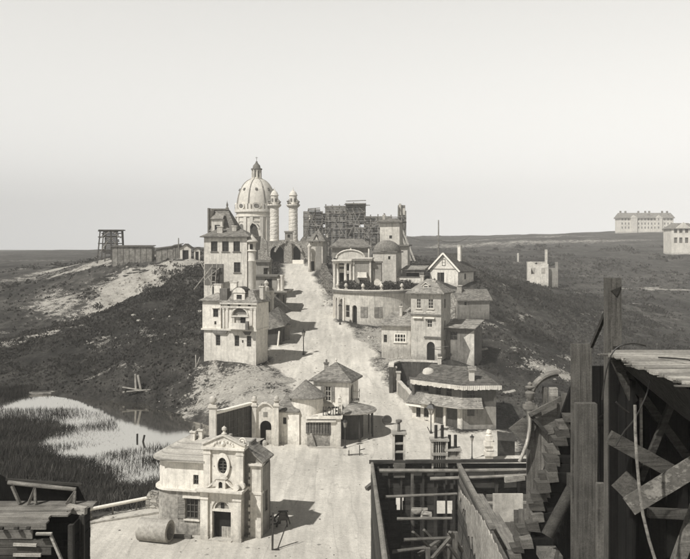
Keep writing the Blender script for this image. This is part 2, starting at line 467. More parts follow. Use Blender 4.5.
_A = np.zeros((_n+3,_n+3)); _A[:_n,:_n] = _phi(_D) - np.eye(_n)*.35; _A[:_n,_n] = 1; _A[:_n,_n+1:] = _X; _A[_n,:_n] = 1; _A[_n+1:,:_n] = _X.T
_W = np.linalg.solve(_A, np.concatenate([CPA[:,2], np.zeros(3)]))
def _rbf(x, y):
    out = np.zeros_like(x); 
    for i in range(0, len(x), 20000):
        q = np.stack([x[i:i+20000], y[i:i+20000]], 1)
        d = ((q[:,None,:]-_X[None,:,:])**2).sum(-1)
        out[i:i+20000] = _phi(d) @ _W[:_n] + _W[_n] + q @ _W[_n+1:]
    return out
_rs = np.random.RandomState(5); _LAT = _rs.rand(256,256)
def vnoise(x, y, s):
    x = x/s; y = y/s; ix = np.floor(x).astype(int); iy = np.floor(y).astype(int)
    fx = x-ix; fy = y-iy; fx = fx*fx*(3-2*fx); fy = fy*fy*(3-2*fy)
    g = lambda a,b: _LAT[a % 256, b % 256]
    return (g(ix,iy)*(1-fx)+g(ix+1,iy)*fx)*(1-fy)+(g(ix,iy+1)*(1-fx)+g(ix+1,iy+1)*fx)*fy - .5
ROAD = [(-12,206),(-8.6,206),(-7.6,190),(-6.4,176),(-4.4,160),(-2.2,145),(-.6,131),(1.6,122),(4.0,113),(4.6,103),(6.0,95),(6.4,90),(8.6,84.5),(11.4,81.6),(15.0,81.4),(16.2,77),(16.4,60),(16.4,25),(-14.5,25),(-17.2,50),(-17.4,56.2),(-13.6,59.2),(-12.2,64),(-11.4,71.5),(-8.3,76.8),(-5.2,82),(-4.6,88),(-5.6,94),(-7.4,100),(-9.6,106),(-10.4,113),(-11,125),(-10.6,140),(-11.4,155),(-12.6,170),(-13.6,186),(-14.5,196)]
def inside(x, y, poly):
    r = np.zeros(x.shape, bool); n = len(poly)
    for i in range(n):
        x0,y0 = poly[i]; x1,y1 = poly[(i+1)%n]
        if y0 == y1: continue
        c = ((y0 > y) != (y1 > y)) & (x < (x1-x0)*(y-y0)/(y1-y0)+x0)
        r ^= c
    return r
def polydist(x, y, poly):
    d = np.full(x.shape, 1e9); n = len(poly)
    for i in range(n):
        x0,y0 = poly[i]; x1,y1 = poly[(i+1)%n]
        dx, dy = x1-x0, y1-y0; L = dx*dx+dy*dy+1e-9
        t = np.clip(((x-x0)*dx+(y-y0)*dy)/L, 0, 1)
        d = np.minimum(d, np.hypot(x-x0-t*dx, y-y0-t*dy))
    return np.where(inside(x,y,poly), d, -d)
def height(x, y):
    x = np.atleast_1d(np.asarray(x, float)); y = np.atleast_1d(np.asarray(y, float))
    z = _rbf(x, y)
    rd = polydist(x, y, ROAD)
    rz = np.where(y < 192, .127*np.log1p(np.exp(np.clip((y-79)/2.5,-50,50)))*2.5, 14.35+.01*(y-192))
    w = np.clip((rd+3.0)/4.0, 0, 1); w = w*w*(3-2*w)
    z = z*(1-w) + rz*w
    off = 1-w
    r = np.hypot(x, y)
    z = z + off*(vnoise(x,y,7)*.7 + vnoise(x+31,y+7,2.6)*.36 + vnoise(x+3,y+9,1.1)*.16)*np.clip((r-20)/60,.25,1)
    z = z + off*np.clip((r-180)/300,0,1)*(vnoise(x,y,45)*3.2 + vnoise(x+90,y,16)*1.2)
    er = np.exp(-(((x+42)/16)**2+((y-190)/20)**2))
    z = z + er*off*(np.abs(vnoise(x+y*.4,y*.45,5))*5.5+np.abs(vnoise(x+5,y,2.2))*2.2-1.7)
    z = z + w*(vnoise(x,y,1.4)*.07 + vnoise(x,y+40,4)*.12)*np.clip((y-30)/40,.3,1)
    return z
def gz(x, y): return float(height(x, y)[0])

def axis(segs):
    a = []
    for p, q, st in segs:
        n = int(round((q-p)/st)); a += [p+(q-p)*i/n for i in range(n)]
    return np.array(a + [segs[-1][1]])
def ground_hit(u, v, y0=60, y1=400):
    ys = np.arange(y0, y1, .25); xs = (u-345)/FPX*ys; zr = EYE-(v-VH)/FPX*ys
    i = int(np.argmax(height(xs,ys) >= zr)); return Vector((float(xs[i]), float(ys[i]), float(height(xs[i],ys[i])[0])))
XS = axis([(-1500,-400,110),(-400,-120,14),(-120,-62,2.4),(-62,-30,.9),(-30,22,.55),(22,50,.9),(50,150,3),(150,450,14),(450,1500,105)])
YS = axis([(-120,24,12),(24,120,.6),(120,215,1.0),(215,300,2.4),(300,700,9),(700,1500,60),(1500,2500,200)])
GX, GY = np.meshgrid(XS, YS)
gx, gy = GX.ravel(), GY.ravel()
gzv = height(gx, gy)
rdv = polydist(gx, gy, ROAD)

# pale bare-earth patches: (x, y, rx, ry, rot, strength)
SAND = []
def sand(u, v, Y, rx, ry, rot=0, s=1.0):
    p = wp(u, v, Y); SAND.append((p.x, p.y, rx, ry, rot, s))
sand(235,385,99,7,6,0,.95); sand(205,378,102,3,4,0,.7); sand(262,392,92,4,6,.3,.9)
sand(150,275,198,9,13,.2,1.05); sand(120,285,192,6,14,-.5,.95); sand(100,300,180,4,12,-.6,.9); sand(160,266,205,15,6,0,1.0); sand(100,318,172,2.5,9,-.7,.55)
sand(38,345,146,4.5,2.5,.4,1.0); sand(20,346,145,3,4,0,1.0); sand(70,264,250,14,8,0,.85); sand(85,270,235,10,3,-.6,1.1); sand(40,266,300,12,12,.6,.9); sand(120,262,222,25,5,0,.8)
sand(180,262,205,10,6,0,1.0); sand(85,338,145,1.2,5,-.8,.35); sand(388,326,124,6,5,0,1.0); sand(375,335,119,4,4,0,.9); sand(410,318,128,3,4,0,.8)
sand(665,291,228,14,2.6,.1,.85); sand(500,262,300,30,3,.15,.35); sand(540,243,480,110,14,.1,.55); sand(440,243,470,60,8,.05,.6); sand(620,243,480,60,8,0,.4); sand(520,239,560,130,12,.1,.5)
sand(556,372,108,4,3.5,0,.8); sand(580,365,118,8,2,.5,.5); sand(600,325,162,12,1.5,-.4,.4); sand(650,330,158,8,1.0,-.4,.45); sand(570,262,300,20,2,.2,.3)
sand(395,335,116,3,6,0,.9); sand(400,350,108,3,3,0,.8); sand(325,300,150,3,14,.1,.7); sand(465,372,100,3,3,0,.8); sand(480,325,122,6,2,0,.5); sand(430,312,130,3,6,0,.6); sand(420,268,165,6,4,0,.6)
sand(100,376,112,5,1.0,.2,.4); sand(560,300,200,25,1.2,-.5,.3); sand(505,300,160,1,12,.5,.35); sand(520,320,145,1,14,.5,.4)
sand(60,300,190,8,14,-.5,.65); sand(78,315,166,4,10,-.6,.85); sand(58,330,152,3.5,7,-.6,.75); sand(105,295,182,6,12,-.5,.95); sand(25,320,165,12,4,.3,.45); sand(100,345,135,3,9,-.7,.42); sand(150,330,135,2,12,-.6,.36); sand(10,285,240,25,6,.1,.5); sand(50,258,420,60,12,.05,.5); sand(170,345,118,1.5,9,-.7,.4); sand(490,330,122,1.2,9,.6,.5); sand(470,300,140,1.5,8,.6,.5); sand(530,350,115,1.5,8,.6,.42); sand(640,310,190,16,2,-.2,.4); sand(590,275,260,20,3,.1,.42); sand(680,275,270,14,4,.2,.45); sand(115,365,113,1.5,6,-.7,.42)
sandv = np.zeros_like(gx)
for (sx,sy,rx,ry,ro,s) in SAND:
    c, q = math.cos(ro), math.sin(ro)
    dx = gx-sx; dy = gy-sy
    a = (dx*c-dy*q)/rx; b = (dx*q+dy*c)/ry
    sandv = np.maximum(sandv, s*np.exp(-(a*a+b*b)*.9))
sandv = np.clip(sandv + vnoise(gx,gy,3.1)*.25*np.clip(sandv*3,0,1), 0, 1.3)
roadv = np.clip(.5 + (rdv + vnoise(gx,gy,3.0)*1.6 + vnoise(gx,gy,1.2)*.6)/3.0, 0, 1)
left = np.clip((-gx-16)/10, 0, 1)*np.clip((175-gy)/30,0,1)*np.clip((gy-85)/10,0,1)

def m_ground():
    k = NT('heath_and_bare_earth')
    co = k.coord(rnd=False)
    a1 = k.n('ShaderNodeAttribute', attribute_name='road').outputs['Fac']
    a2 = k.n('ShaderNodeAttribute', attribute_name='sand').outputs['Fac']
    a3 = k.n('ShaderNodeAttribute', attribute_name='heath').outputs['Fac']
    n1 = k.noise(co, .06, 6, .62); n2 = k.noise(co, .5, 7, .68); n3 = k.noise(co, 3.2, 6, .7); n4 = k.noise(co, 14, 4, .65)
    st = k.noise(k.coord((.9,.10,.5), rnd=False), .8, 7, .68)
    veg = k.math('MULTIPLY', k.rng(n1, .38, .62, .024, .068), k.rng(n2, .32, .68, .55, 1.5))
    veg = k.math('MULTIPLY', veg, k.rng(n3, .32, .68, .55, 1.5))
    veg = k.math('MULTIPLY', veg, k.rng(st, .34, .66, .5, 1.6))
    veg = k.math('MULTIPLY', veg, k.math('SUBTRACT', 1.0, k.math('MULTIPLY', a3, .38)))
    fleck = k.rng(k.math('ADD', k.math('MULTIPLY', n3, .6), k.math('MULTIPLY', n2, .5)), .62, .70, 0, 1)
    veg = k.mixf(k.math('MULTIPLY', fleck, .4), veg, .13)
    snd = k.math('MULTIPLY', k.rng(n2, .3, .7, .28, .46), k.rng(n3, .3, .7, .68, 1.2))
    m2 = k.math('ADD', a2, k.math('MULTIPLY', k.math('SUBTRACT', k.math('ADD', k.math('MULTIPLY', n2, .6), k.math('MULTIPLY', n3, .5)), .55), 2.6))
    a = k.mixf(k.rng(m2, .42, .62, 0, 1), veg, snd)
    rut = k.noise(k.coord((1.6,.12,1), rnd=False), .9, 5, .6)
    rd = k.math('MULTIPLY', k.rng(n2, .3, .7, .57, .67), k.rng(n3, .3, .7, .84, 1.1))
    rd = k.math('MULTIPLY', rd, k.rng(rut, .35, .65, .80, 1.06))
    rd = k.math('MULTIPLY', rd, k.rng(n1, .4, .6, .9, 1.06))
    rd = k.math('MULTIPLY', rd, k.rng(n4, .3, .72, .82, 1.1))
    dots = k.rng(k.voro(k.coord((1,1,1), rnd=False), .55, 'Distance'), .05, .10, .45, 1.0)
    rd = k.math('MULTIPLY', rd, k.rng(n4, .66, .70, 1.0, .7))
    trk = k.math('ABSOLUTE', k.math('SUBTRACT', k.noise(k.coord((.5,.045,1), rnd=False), .7, 3, .5), .5))
    rd = k.math('MULTIPLY', rd, k.rng(trk, .0, .012, .82, 1.0))
    rd = k.math('MULTIPLY', rd, dots)
    m1 = k.math('ADD', a1, k.math('MULTIPLY', k.math('SUBTRACT', n3, .5), .9))
    a = k.mixf(k.rng(m1, .38, .62, 0, 1), a, rd)
    h = k.math('ADD', k.math('MULTIPLY', n2, 1.2), k.math('ADD', n3, k.math('MULTIPLY', n4, .3)))
    hb = k.math('MULTIPLY', h, k.rng(m1, .35, .65, 1.0, .3))
    return k.done(a, hb, .9, .22)
M['ground'] = m_ground()

nx, ny = len(XS), len(YS)
def grid_object(name, sel, attrs):
    ii, jj = np.nonzero(sel)
    q = np.stack([ii*nx+jj, ii*nx+jj+1, (ii+1)*nx+jj+1, (ii+1)*nx+jj], 1)
    used, inv = np.unique(q, return_inverse=True); inv = inv.reshape(-1,4)
    me = bpy.data.meshes.new(name)
    co = np.stack([gx[used], gy[used], gzv[used]], 1)
    me.from_pydata(co.tolist(), [], inv.tolist())
    for an, arr in attrs.items():
        at = me.attributes.new(an, 'FLOAT', 'POINT'); at.data.foreach_set('value', arr[used].astype(np.float32))
    me.polygons.foreach_set('use_smooth', [True]*len(me.polygons))
    me.materials.append(M['ground'])
    o = bpy.data.objects.new(name, me); COL.objects.link(o); o['kind'] = 'structure'
    return o
fm = (roadv.reshape(ny,nx)[:-1,:-1] + roadv.reshape(ny,nx)[1:,1:])/2 > .5
AT = dict(road=roadv, sand=sandv, heath=left)
grid_object('ground', ~fm, AT)
grid_object('road', fm, AT)

# pond and creek: the land dips below this sheet
def m_water():
    k = NT('pond_water')
    n = k.noise(k.coord((1,1,1), rnd=False), 1.6, 5, .6); f = k.noise(k.coord((1,1,1), rnd=False), 7, 3, .6)
    k.done(k.rng(n, .3, .7, .05, .09), k.math('ADD', n, f), .04, .02, .3)
    gl = k.n('ShaderNodeBsdfGlossy'); gl.inputs['Roughness'].default_value = .04; gl.inputs['Color'].default_value = (.9,.88,.83,1)
    b = k.n('ShaderNodeBump'); b.inputs['Strength'].default_value = .05; b.inputs['Distance'].default_value = .02; k.l(k.math('ADD', n, f), b.inputs['Height']); k.l(b.outputs[0], gl.inputs['Normal'])
    mx = k.n('ShaderNodeMixShader'); mx.inputs[0].default_value = .74; k.l(k.bs.outputs[0], mx.inputs[1]); k.l(gl.outputs[0], mx.inputs[2]); k.l(mx.outputs[0], k.out.inputs[0])
    return k.m
WZ = -1.0
wpoly = [(-60,78),(-52,112),(-40,116),(-14,104),(-8.5,92),(-9.6,79),(-10.9,73.2),(-12.8,68),(-16,60),(-30,58)]
MB().add([(x,y,WZ) for x,y in wpoly], [tuple(range(len(wpoly)))]).build('pond_water', m_water(), kind='structure')

# reeds: upright blades that nobody could count
OPEN = [wp(u,v,19.4*FPX/(v-VH)) for u,v in ((30,400),(44,395),(78,394),(112,405),(152,428),(172,436),(225,440),(230,398),(150,397),(60,385),(0,395),(-40,400),(-40,402),(28,403),(60,404),(95,411),(113,419),(121,433),(117,440),(100,446),(70,450),(58,455),(95,455),(125,452),(150,449),(172,446),(172,437),(150,429))]
OPENP = [(p.x,p.y) for p in OPEN[:10]]
WATER2 = [(wp(u,v,19.4*FPX/(v-VH)).x, wp(u,v,19.4*FPX/(v-VH)).y) for u,v in ((30,399),(44,394),(78,392),(112,400),(152,400),(225,395),(235,440),(172,447),(150,448),(120,451),(88,455),(52,456),(62,450),(95,446),(113,440),(121,433),(113,420),(95,411),(62,405))]
def m_reed():
    k = NT('reed_blades')
    ge = k.n('ShaderNodeNewGeometry')
    i = k.rng(ge.outputs['Random Per Island'], 0, 1, .022, .085)
    n = k.noise(k.coord(rnd=False), .22, 5, .6)
    k.bs.inputs['Specular IOR Level'].default_value = .05
    return k.done(k.math('MULTIPLY', i, k.rng(n, .35, .65, .45, 1.3)))
N = 230000
rx = _rs.uniform(-66,-9,N); ry = _rs.uniform(50,113,N)
inw = inside(rx,ry,WATER2); edge = polydist(rx,ry,WATER2)
railx = -17.6 + (ry-56)*(1.35)
ok = (~inw | (_rs.rand(N) < np.clip(.22-edge*.09,0.004,.22)*np.where(ry<84,1.0,.3)))
ok &= (rx < np.where(ry<58.6, -17.9-(58.6-ry)*.35, np.where(ry<66,-14.4,np.where(ry<73,-13.4+(ry-66)*.25,-11.4))))
ok &= ~((ry>100) & (rx>-41.5) & (~inw))
ok &= rx > -12 - ry*.5
ok &= ~((ry>74) & (rx>-17))
rx, ry = rx[ok], ry[ok]
rh = np.maximum(height(rx,ry), WZ-.3)
vs = np.zeros((len(rx),3,3)); 
hh = (.3+.42*_rs.rand(len(rx))**1.3)*np.where(inside(rx,ry,WATER2), .8, 1.0)*(1+.9*vnoise(rx,ry,3)+.7*vnoise(rx,ry,9)); ww = .022+.036*_rs.rand(len(rx)); th = _rs.rand(len(rx))*6.28
lx = _rs.normal(.06,.26,len(rx)); ly = _rs.normal(0,.26,len(rx))
vs[:,0] = np.stack([rx-ww*np.cos(th), ry-ww*np.sin(th), rh-.1],1); vs[:,1] = np.stack([rx+ww*np.cos(th), ry+ww*np.sin(th), rh-.1],1)
vs[:,2] = np.stack([rx+lx, ry+ly, rh+hh],1)
me = bpy.data.meshes.new('reeds'); me.from_pydata(vs.reshape(-1,3).tolist(), [], np.arange(len(rx)*3).reshape(-1,3).tolist()); me.materials.append(m_reed())
o = bpy.data.objects.new('reeds', me); COL.objects.link(o); o['kind'] = 'stuff'; tag(o, 'dense dark reeds growing around the pale pond and marsh', 'reeds')

# low heath tufts over the slopes
def m_tuft():
    k = NT('heath_tufts'); ge = k.n('ShaderNodeNewGeometry')
    k.bs.inputs['Specular IOR Level'].default_value = .05
    n = k.noise(k.coord(rnd=False), .15, 4, .6)
    return k.done(k.math('MULTIPLY', k.rng(ge.outputs['Random Per Island'], 0, 1, .022, .058), k.rng(n,.35,.65,.7,1.3)))
N = 30000
tx = np.concatenate([_rs.uniform(-62,-8,N), _rs.uniform(5,62,N), _rs.uniform(-90,110,N//2)]); ty = np.concatenate([_rs.uniform(94,200,N), _rs.uniform(72,190,N), _rs.uniform(150,330,N//2)])
rd = polydist(tx,ty,ROAD)
sd = np.zeros_like(tx)
for (sx,sy,rx_,ry_,ro,s) in SAND:
    c, q = math.cos(ro), math.sin(ro); a = ((tx-sx)*c-(ty-sy)*q)/rx_; b = ((tx-sx)*q+(ty-sy)*c)/ry_
    sd = np.maximum(sd, s*np.exp(-(a*a+b*b)*.9))
zt = height(tx,ty)
keep = (rd < -1.2) & (sd < .35 + .3*_rs.rand(len(tx))) & (zt > -.8) & (vnoise(tx,ty,6)+.35*_rs.rand(len(tx)) > -.05)
BLD = [(-19,-8,101,145),(-3,7,127,160),(6,16,80,112),(13,24,122,160)]
for (a,b,c,d) in BLD: keep &= ~((tx>a)&(tx<b)&(ty>c)&(ty<d))
tx,ty,zt = tx[keep],ty[keep],zt[keep]
K = 4; n = len(tx)
s = (.10+.24*_rs.rand(n)**2.5)*np.clip(ty/120,.8,1.8)
px = np.repeat(tx,K); py = np.repeat(ty,K); pz = np.repeat(zt,K); ss = np.repeat(s,K); m = len(px)
an = _rs.rand(m)*6.28; ra = _rs.rand(m)*ss
cx = px+np.cos(an)*ra; cy = py+np.sin(an)*ra
w = ss*.55; t2 = _rs.rand(m)*6.28
vs = np.zeros((m,3,3))
vs[:,0] = np.stack([cx-w*np.cos(t2),cy-w*np.sin(t2),pz-.08],1); vs[:,1] = np.stack([cx+w*np.cos(t2),cy+w*np.sin(t2),pz-.05+ss*.1],1)
vs[:,2] = np.stack([cx+_rs.normal(0,.3,m)*ss,cy+_rs.normal(0,.3,m)*ss,pz+ss*(.6+.6*_rs.rand(m))],1)
me = bpy.data.meshes.new('heath_tufts'); me.from_pydata(vs.reshape(-1,3).tolist(), [], np.arange(m*3).reshape(-1,3).tolist()); me.materials.append(m_tuft())
o = bpy.data.objects.new('heath_tufts', me); COL.objects.link(o); o['kind'] = 'stuff'; tag(o, 'low dark heath and grass tufts covering the hill slopes', 'heath')

# scattered darker shrubs, bigger than the tufts
N = 2600
tx = np.concatenate([_rs.uniform(-60,-19,N), _rs.uniform(10,70,N), _rs.uniform(-120,160,N)]); ty = np.concatenate([_rs.uniform(100,200,N), _rs.uniform(85,190,N), _rs.uniform(200,420,N)])
zt = height(tx,ty)
keep = (polydist(tx,ty,ROAD) < -4) & (zt > -.6) & (vnoise(tx,ty,18)+.6*vnoise(tx+9,ty,5) > .17)
for (a,b,c,d) in BLD: keep &= ~((tx>a-1)&(tx<b+1)&(ty>c-1)&(ty<d+1))
tx,ty,zt = tx[keep],ty[keep],zt[keep]; K = 26; n = len(tx)
s = (.3+.75*_rs.rand(n)**2.2)*np.clip(ty/130,.8,2.2); px = np.repeat(tx,K); py = np.repeat(ty,K); pz = np.repeat(zt,K); ss = np.repeat(s,K); m = len(px)
an = _rs.rand(m)*6.28; ra = np.sqrt(_rs.rand(m))*ss; cx = px+np.cos(an)*ra; cy = py+np.sin(an)*ra; cz = pz+_rs.rand(m)*ss*.85*(1-(ra/ss)**2*.7)
d1 = _rs.normal(0,1,(m,3)); d2 = _rs.normal(0,1,(m,3)); w = ss[:,None]*.17; c0 = np.stack([cx,cy,cz],1)
vs = np.stack([c0-d1*w, c0+d1*w, c0+d2*w*1.2],1)
me = bpy.data.meshes.new('shrubs'); me.from_pydata(vs.reshape(-1,3).tolist(), [], np.arange(m*3).reshape(-1,3).tolist()); me.materials.append(bpy.data.materials['heath_tufts'])
o = bpy.data.objects.new('shrubs', me); COL.objects.link(o); o['kind'] = 'stuff'; tag(o, 'dark low shrubs scattered in drifts over the hills and plain', 'shrubs')

# loose stones on the rubble banks
def stones(name, label, spots, mat):
    mb = MB()
    ico = [(0,0,1),(.9,0,.4),(.28,.85,.4),(-.72,.53,.4),(-.72,-.53,.4),(.28,-.85,.4),(.7,.5,-.4),(-.28,.85,-.4),(-.9,0,-.4),(-.28,-.85,-.4),(.7,-.5,-.4),(0,0,-1)]
    icf = [(0,1,2),(0,2,3),(0,3,4),(0,4,5),(0,5,1),(1,6,2),(2,7,3),(3,8,4),(4,9,5),(5,10,1),(2,6,7),(3,7,8),(4,8,9),(5,9,10),(1,10,6),(6,11,7),(7,11,8),(8,11,9),(9,11,10),(10,11,6)]
    xs, ys, rs = [], [], []
    for (x,y,a,b,cnt,r0) in spots:
        for i in range(cnt):
            xs.append(x+RND.gauss(0,a)); ys.append(y+RND.gauss(0,b)); rs.append(r0*(.16+.75*RND.random()**4))
    zs = height(xs, ys)
    for x,y,z,r in zip(xs,ys,zs,rs):
        t = RND.random()*6.28; c, q = math.cos(t), math.sin(t); e = RND.uniform(.5,.9); f = RND.uniform(.7,1.4)
        vs = []
        for (a,b,h) in ico:
            k = r*RND.uniform(.8,1.2); vs.append((x+(a*c*f-b*q)*k, y+(a*q*f+b*c)*k, z+h*e*k))
        mb.add(vs, icf)
    o = mb.build(name, mat); o['kind'] = 'stuff'; tag(o, label, 'rubble'); return o
stones('rubble', 'pale loose stones and rubble spilling down the banks beside the road',
  [(-12.5,100,3.2,3,330,.24),(-9.5,94,1.8,3,200,.22),(-15.5,101,1.5,2,90,.25),(-17,99.5,2,1.5,60,.3),
   (5.6,122,1.6,3,150,.34),(4.8,117,1.0,3,120,.32),(6.5,112,1.2,3,160,.3),(-22,118,3,8,60,.3),(-34,150,5,12,60,.5),(5.8,104,.7,2,90,.28),(-2.4,150,1.0,7,150,.3),(-4.5,165,.8,6,90,.3),(14.5,95,1.2,2,90,.35),(13,97,1,1,40,.5),
   (9.5,120,1.2,3,90,.3),(17,128,2.5,1.2,80,.3),(25,108,2,2,60,.35),(27,112,3,2,50,.3),(-5.6,80.5,.8,1.2,40,.15),
   (-45,196,6,5,110,.5),(-52,186,4,8,90,.5),(-16.5,57,.6,.6,10,.3),(-36,205,9,3,90,.5)], M['rock'])
stones('scattered_pebbles', 'small stones and clods scattered over the pale square and road', [(0,60,6,12,420,.09),(2,84,3,5,120,.1),(-4,110,3,14,160,.13),(-10,58,2,4,80,.1)], M['dim'])
# ================================================================== CHAPEL on the square
def chapel():
    p = wp(241.6, 541.3, 52.0)
    t = thing('chapel', 'small white baroque chapel front with pediment and oval window, curved house wing at its left', 'chapel', (p.x, p.y, 0), -12)
    # portal block
    F = PF(0)
    w = MB(); w.wall(F, -2.55, -.12, -.3, 3.02, [hole(-1.33,-.3,1.25,2.85,1.0)], .3)
    w.wall(PR(-.12), .3, .95, -.3, 3.02, (), .2); w.wall(PL(-2.55), .3, .95, -.3, 3.02, (), .2)
    w.build('portal_wall', M['white'], t)
    for a in (-2.68, -.5):
        pl = MB().pbox(F,a,a+.5,-.16,.02,-.3,2.55).pbox(F,a-.04,a+.54,-.2,.0,-.3,.22).pbox(F,a-.04,a+.54,-.22,.0,2.55,2.68).pbox(F,a+.0,a+.5,-.18,.0,2.68,3.02)
        pl.build('pilaster', M['trim'], t)
    mb = MB()
    mb.slab([(-2.82,-.42),(.12,-.42),(.12,.96),(-2.82,.96)],3.02,3.10).slab([(-2.9,-.52),(.2,-.52),(.2,.96),(-2.9,.96)],3.103,3.24)
    mb.build('cornice', M['trim'], t)
    # door
    MB().pbox(F,-1.96,-.7,.5,.55,-.3,1.9).build('doorway', M['void'], t)
    MB().pbox(F,-1.42,-.78,.28,.36,.02,.75).build('door_leaf', M['wood_lz'], t)
    mb = MB(); mb.pbox(F,-1.99,-.67,.02,.3,1.78,1.92)
    mb.build('lintel', M['trim'], t)
    fan = MB(); n = 10
    for i in range(n):
        a0, a1 = PI*i/n, PI*(i+1)/n
        fan.prism([(-1.33-.62*math.cos(a0),1.92+.62*math.sin(a0)),(-1.33-.62*math.cos(a1),1.92+.62*math.sin(a1)),(-1.33-.48*math.cos(a1),1.92+.46*math.sin(a1)),(-1.33-.48*math.cos(a0),1.92+.46*math.sin(a0))],F,.08,.3)
    fan.build('fanlight', M['trim'], t)
    f2 = MB(); f2.prism([(-1.33-.5*math.cos(PI*i/8),1.92+.5*math.sin(PI*i/8)) for i in range(9)],F,.2,.24); f2.build('fanlight_panel', M['grey'], t)
    MB().pbox(F,-1.43,-1.23,.14,.2,1.96,2.26).build('fanlight_niche', M['void'], t)
    MB().pbox(F,-2.1,-.56,-.35,.3,-.3,.08).build('threshold', M['trim'], t)
    # upper storey with oval window
    G = PF(.35)
    w = MB(); w.wall(G,-2.5,-.1,3.24,5.62,[hole(-1.36,4.0,.72,1.2)],.3)
    w.wall(PR(-.1),.65,1.75,3.24,5.62,(),.2); w.wall(PL(-2.5),.65,1.75,3.24,5.62,(),.2)
    w.build('upper_wall', M['white'], t)
    for a in (-2.62,-.44):
        MB().pbox(G,a,a+.46,-.13,.0,3.24,5.3).pbox(G,a-.04,a+.5,-.17,.0,5.3,5.4).pbox(G,a,a+.46,-.14,0,5.4,5.62).build('pilaster', M['trim'], t)
    # oval frame
    ov = MB(); n = 28
    for i in range(n):
        a0, a1 = 2*PI*i/n, 2*PI*(i+1)/n
        o = lambda r, q: (-1.36+ .44*r*math.cos(q), 4.6+.72*r*math.sin(q))
        ov.prism([o(1.12,a0),o(1.12,a1),o(.72,a1),o(.72,a0)],G,-.14,.05)
    ow = ov.build('oval_window', M['trim'], t)
    MB().prism([(-1.36+.36*math.cos(2*PI*i/24),4.6+.58*math.sin(2*PI*i/24)) for i in range(24)],G,.12,.16).build('pane', M['pane'], ow)
    br = MB().pbox(G,-1.385,-1.335,.02,.06,4.06,5.14)
    for b in (4.25,4.45,4.65,4.85,5.02): br.pbox(G,-1.66,-1.06,.02,.06,b-.025,b+.025)
    br.build('glazing_bar', M['frame_d'], ow)
    for a_ in (-1.95,-.97): MB().pbox(G,a_,a_+.2,-.05,.0,4.5,4.55).build('bracket', M['frame_d'], ow)
    # spandrel fill so the opening reads oval
    # pediment
    mb = MB(); mb.pbox(G,-2.74,.12,-.25,.55,5.62,5.76); mb.build('entablature', M['trim'], t)
    ped = [(-2.74,5.763),(.12,5.763),(.12,5.9),(-.2,6.0),(-.75,6.25),(-1.33,6.5),(-1.9,6.27),(-2.45,6.0),(-2.74,5.9)]
    MB().prism(ped,G,-.02,.35).build('pediment', M['white'], t)
    tr = MB()
    top = ped[2:]
    for (a,b),(c,d) in zip(top,top[1:]): tr.beam(G(a,.1,b+.03),G(c,.1,d+.03),.44,.1)
    tr.build('pediment_moulding', M['trim'], t)
    rel = MB()
    for i in range(9):
        a = -1.33+.5*math.cos(PI*i/8)*1.3; b = 5.86+.26*math.sin(PI*i/8)
        rel.lathe([(0,-.06),(.07,-.03),(.07,.03),(0,.06)],G(a,-.05,b),6,axis='y')
    rel.lathe([(0,-.1),(.14,-.03),(.14,.03),(0,.1)],G(-1.33,-.05,5.97),8,axis='y'); rel.build('relief', M['trim'], t, True)
    MB().lathe([(.16,0),(.18,.08),(.1,.12),(.08,.2),(.17,.32),(.15,.44),(.05,.5),(0,.56)],(-1.33,.5,6.52),10).build('finial', M['trim'], t, True)
    vol = MB(); q = []
    for i in range(22):
        th = i*.42; r = .26*(1-i/26)
        q.append(G(-.12+r*math.cos(th),.12,6.12+r*math.sin(th)))
    vol.tube(q,.06,6); vol.build('scroll', M['trim'], t)
    # niche over the portal
    mb = MB(); mb.wall(PF(-.1),-1.68,-1.04,3.24,3.86,[hole(-1.36,3.26,.26,.42,1.0)],.2)
    mb.prism([(-1.78,3.86),(-.94,3.86),(-1.06,3.96),(-1.36,4.04),(-1.66,3.96)],PF(-.16),0,.3); nch = mb.build('niche', M['trim'], t)
    MB().pbox(PF(-.1),-1.5,-1.22,.12,.15,3.25,3.7).build('niche_recess', M['void'], nch)
    for sg in (-1,1):
        mb = MB(); pts = [(-1.36+sg*(.36+.1*i), 3.72-.42*math.sin(i/6*PI/2)**1.3) for i in range(7)]
        for (a,b),(c,d) in zip(pts,pts[1:]): mb.beam((a,.0,b),(c,.0,d),.22,.1)
        mb.lathe([(.13,-.1),(.13,.1)],(-1.36+sg*.98,0,3.34),10,axis='y'); mb.build('scroll', M['trim'], t)
    MB().lathe([(.2,-.12),(.2,.12)],(-.25,-.25,3.44),12,axis='y').lathe([(.2,-.12),(.2,.12)],(.0,.1,3.44),12,axis='y').build('scroll', M['trim'], t)
    # nave behind, lean-to at right with quoined pier
    w = MB(); w.wall(PF(.95),-.12,.3,-.3,4.5,(),.2).wall(PR(1.0),1.2,2.8,-.4,4.4,[hole(2.0,1.4,.5,1.3)],.25).wall(lambda a,c,b:(a,5.0-c,b),-5.4,-.1,-1.2,4.7,(),.25).wall(lambda a,c,b:(a,2.8-c,b),-.1,1.0,-1.2,4.5,(),.2).wall(PL(-2.5),1.75,4.75,3.0,5.6,(),.2)
    w.build('nave_wall', M['grey'], t)
    MB().pbox(PR(1.0),1.7,2.3,.14,.17,1.4,2.7).build('window', M['pane'], t)
    pr = MB().box(.30,1.0,.8,1.2,-.3,4.5).box(.24,1.07,.7,1.25,4.5,4.6).box(.2,1.14,.6,1.3,4.603,4.72).box(.27,1.05,.74,1.22,2.75,2.9)
    pr.build('pier', M['white'], t)
    for i in range(10):
        z = -.1+i*.44
        if 2.5 < z < 2.9: continue
        MB().box(.16+.05*(i%2),.297,.76,1.1,z,z+.26).build('quoin', M['trim'], t)
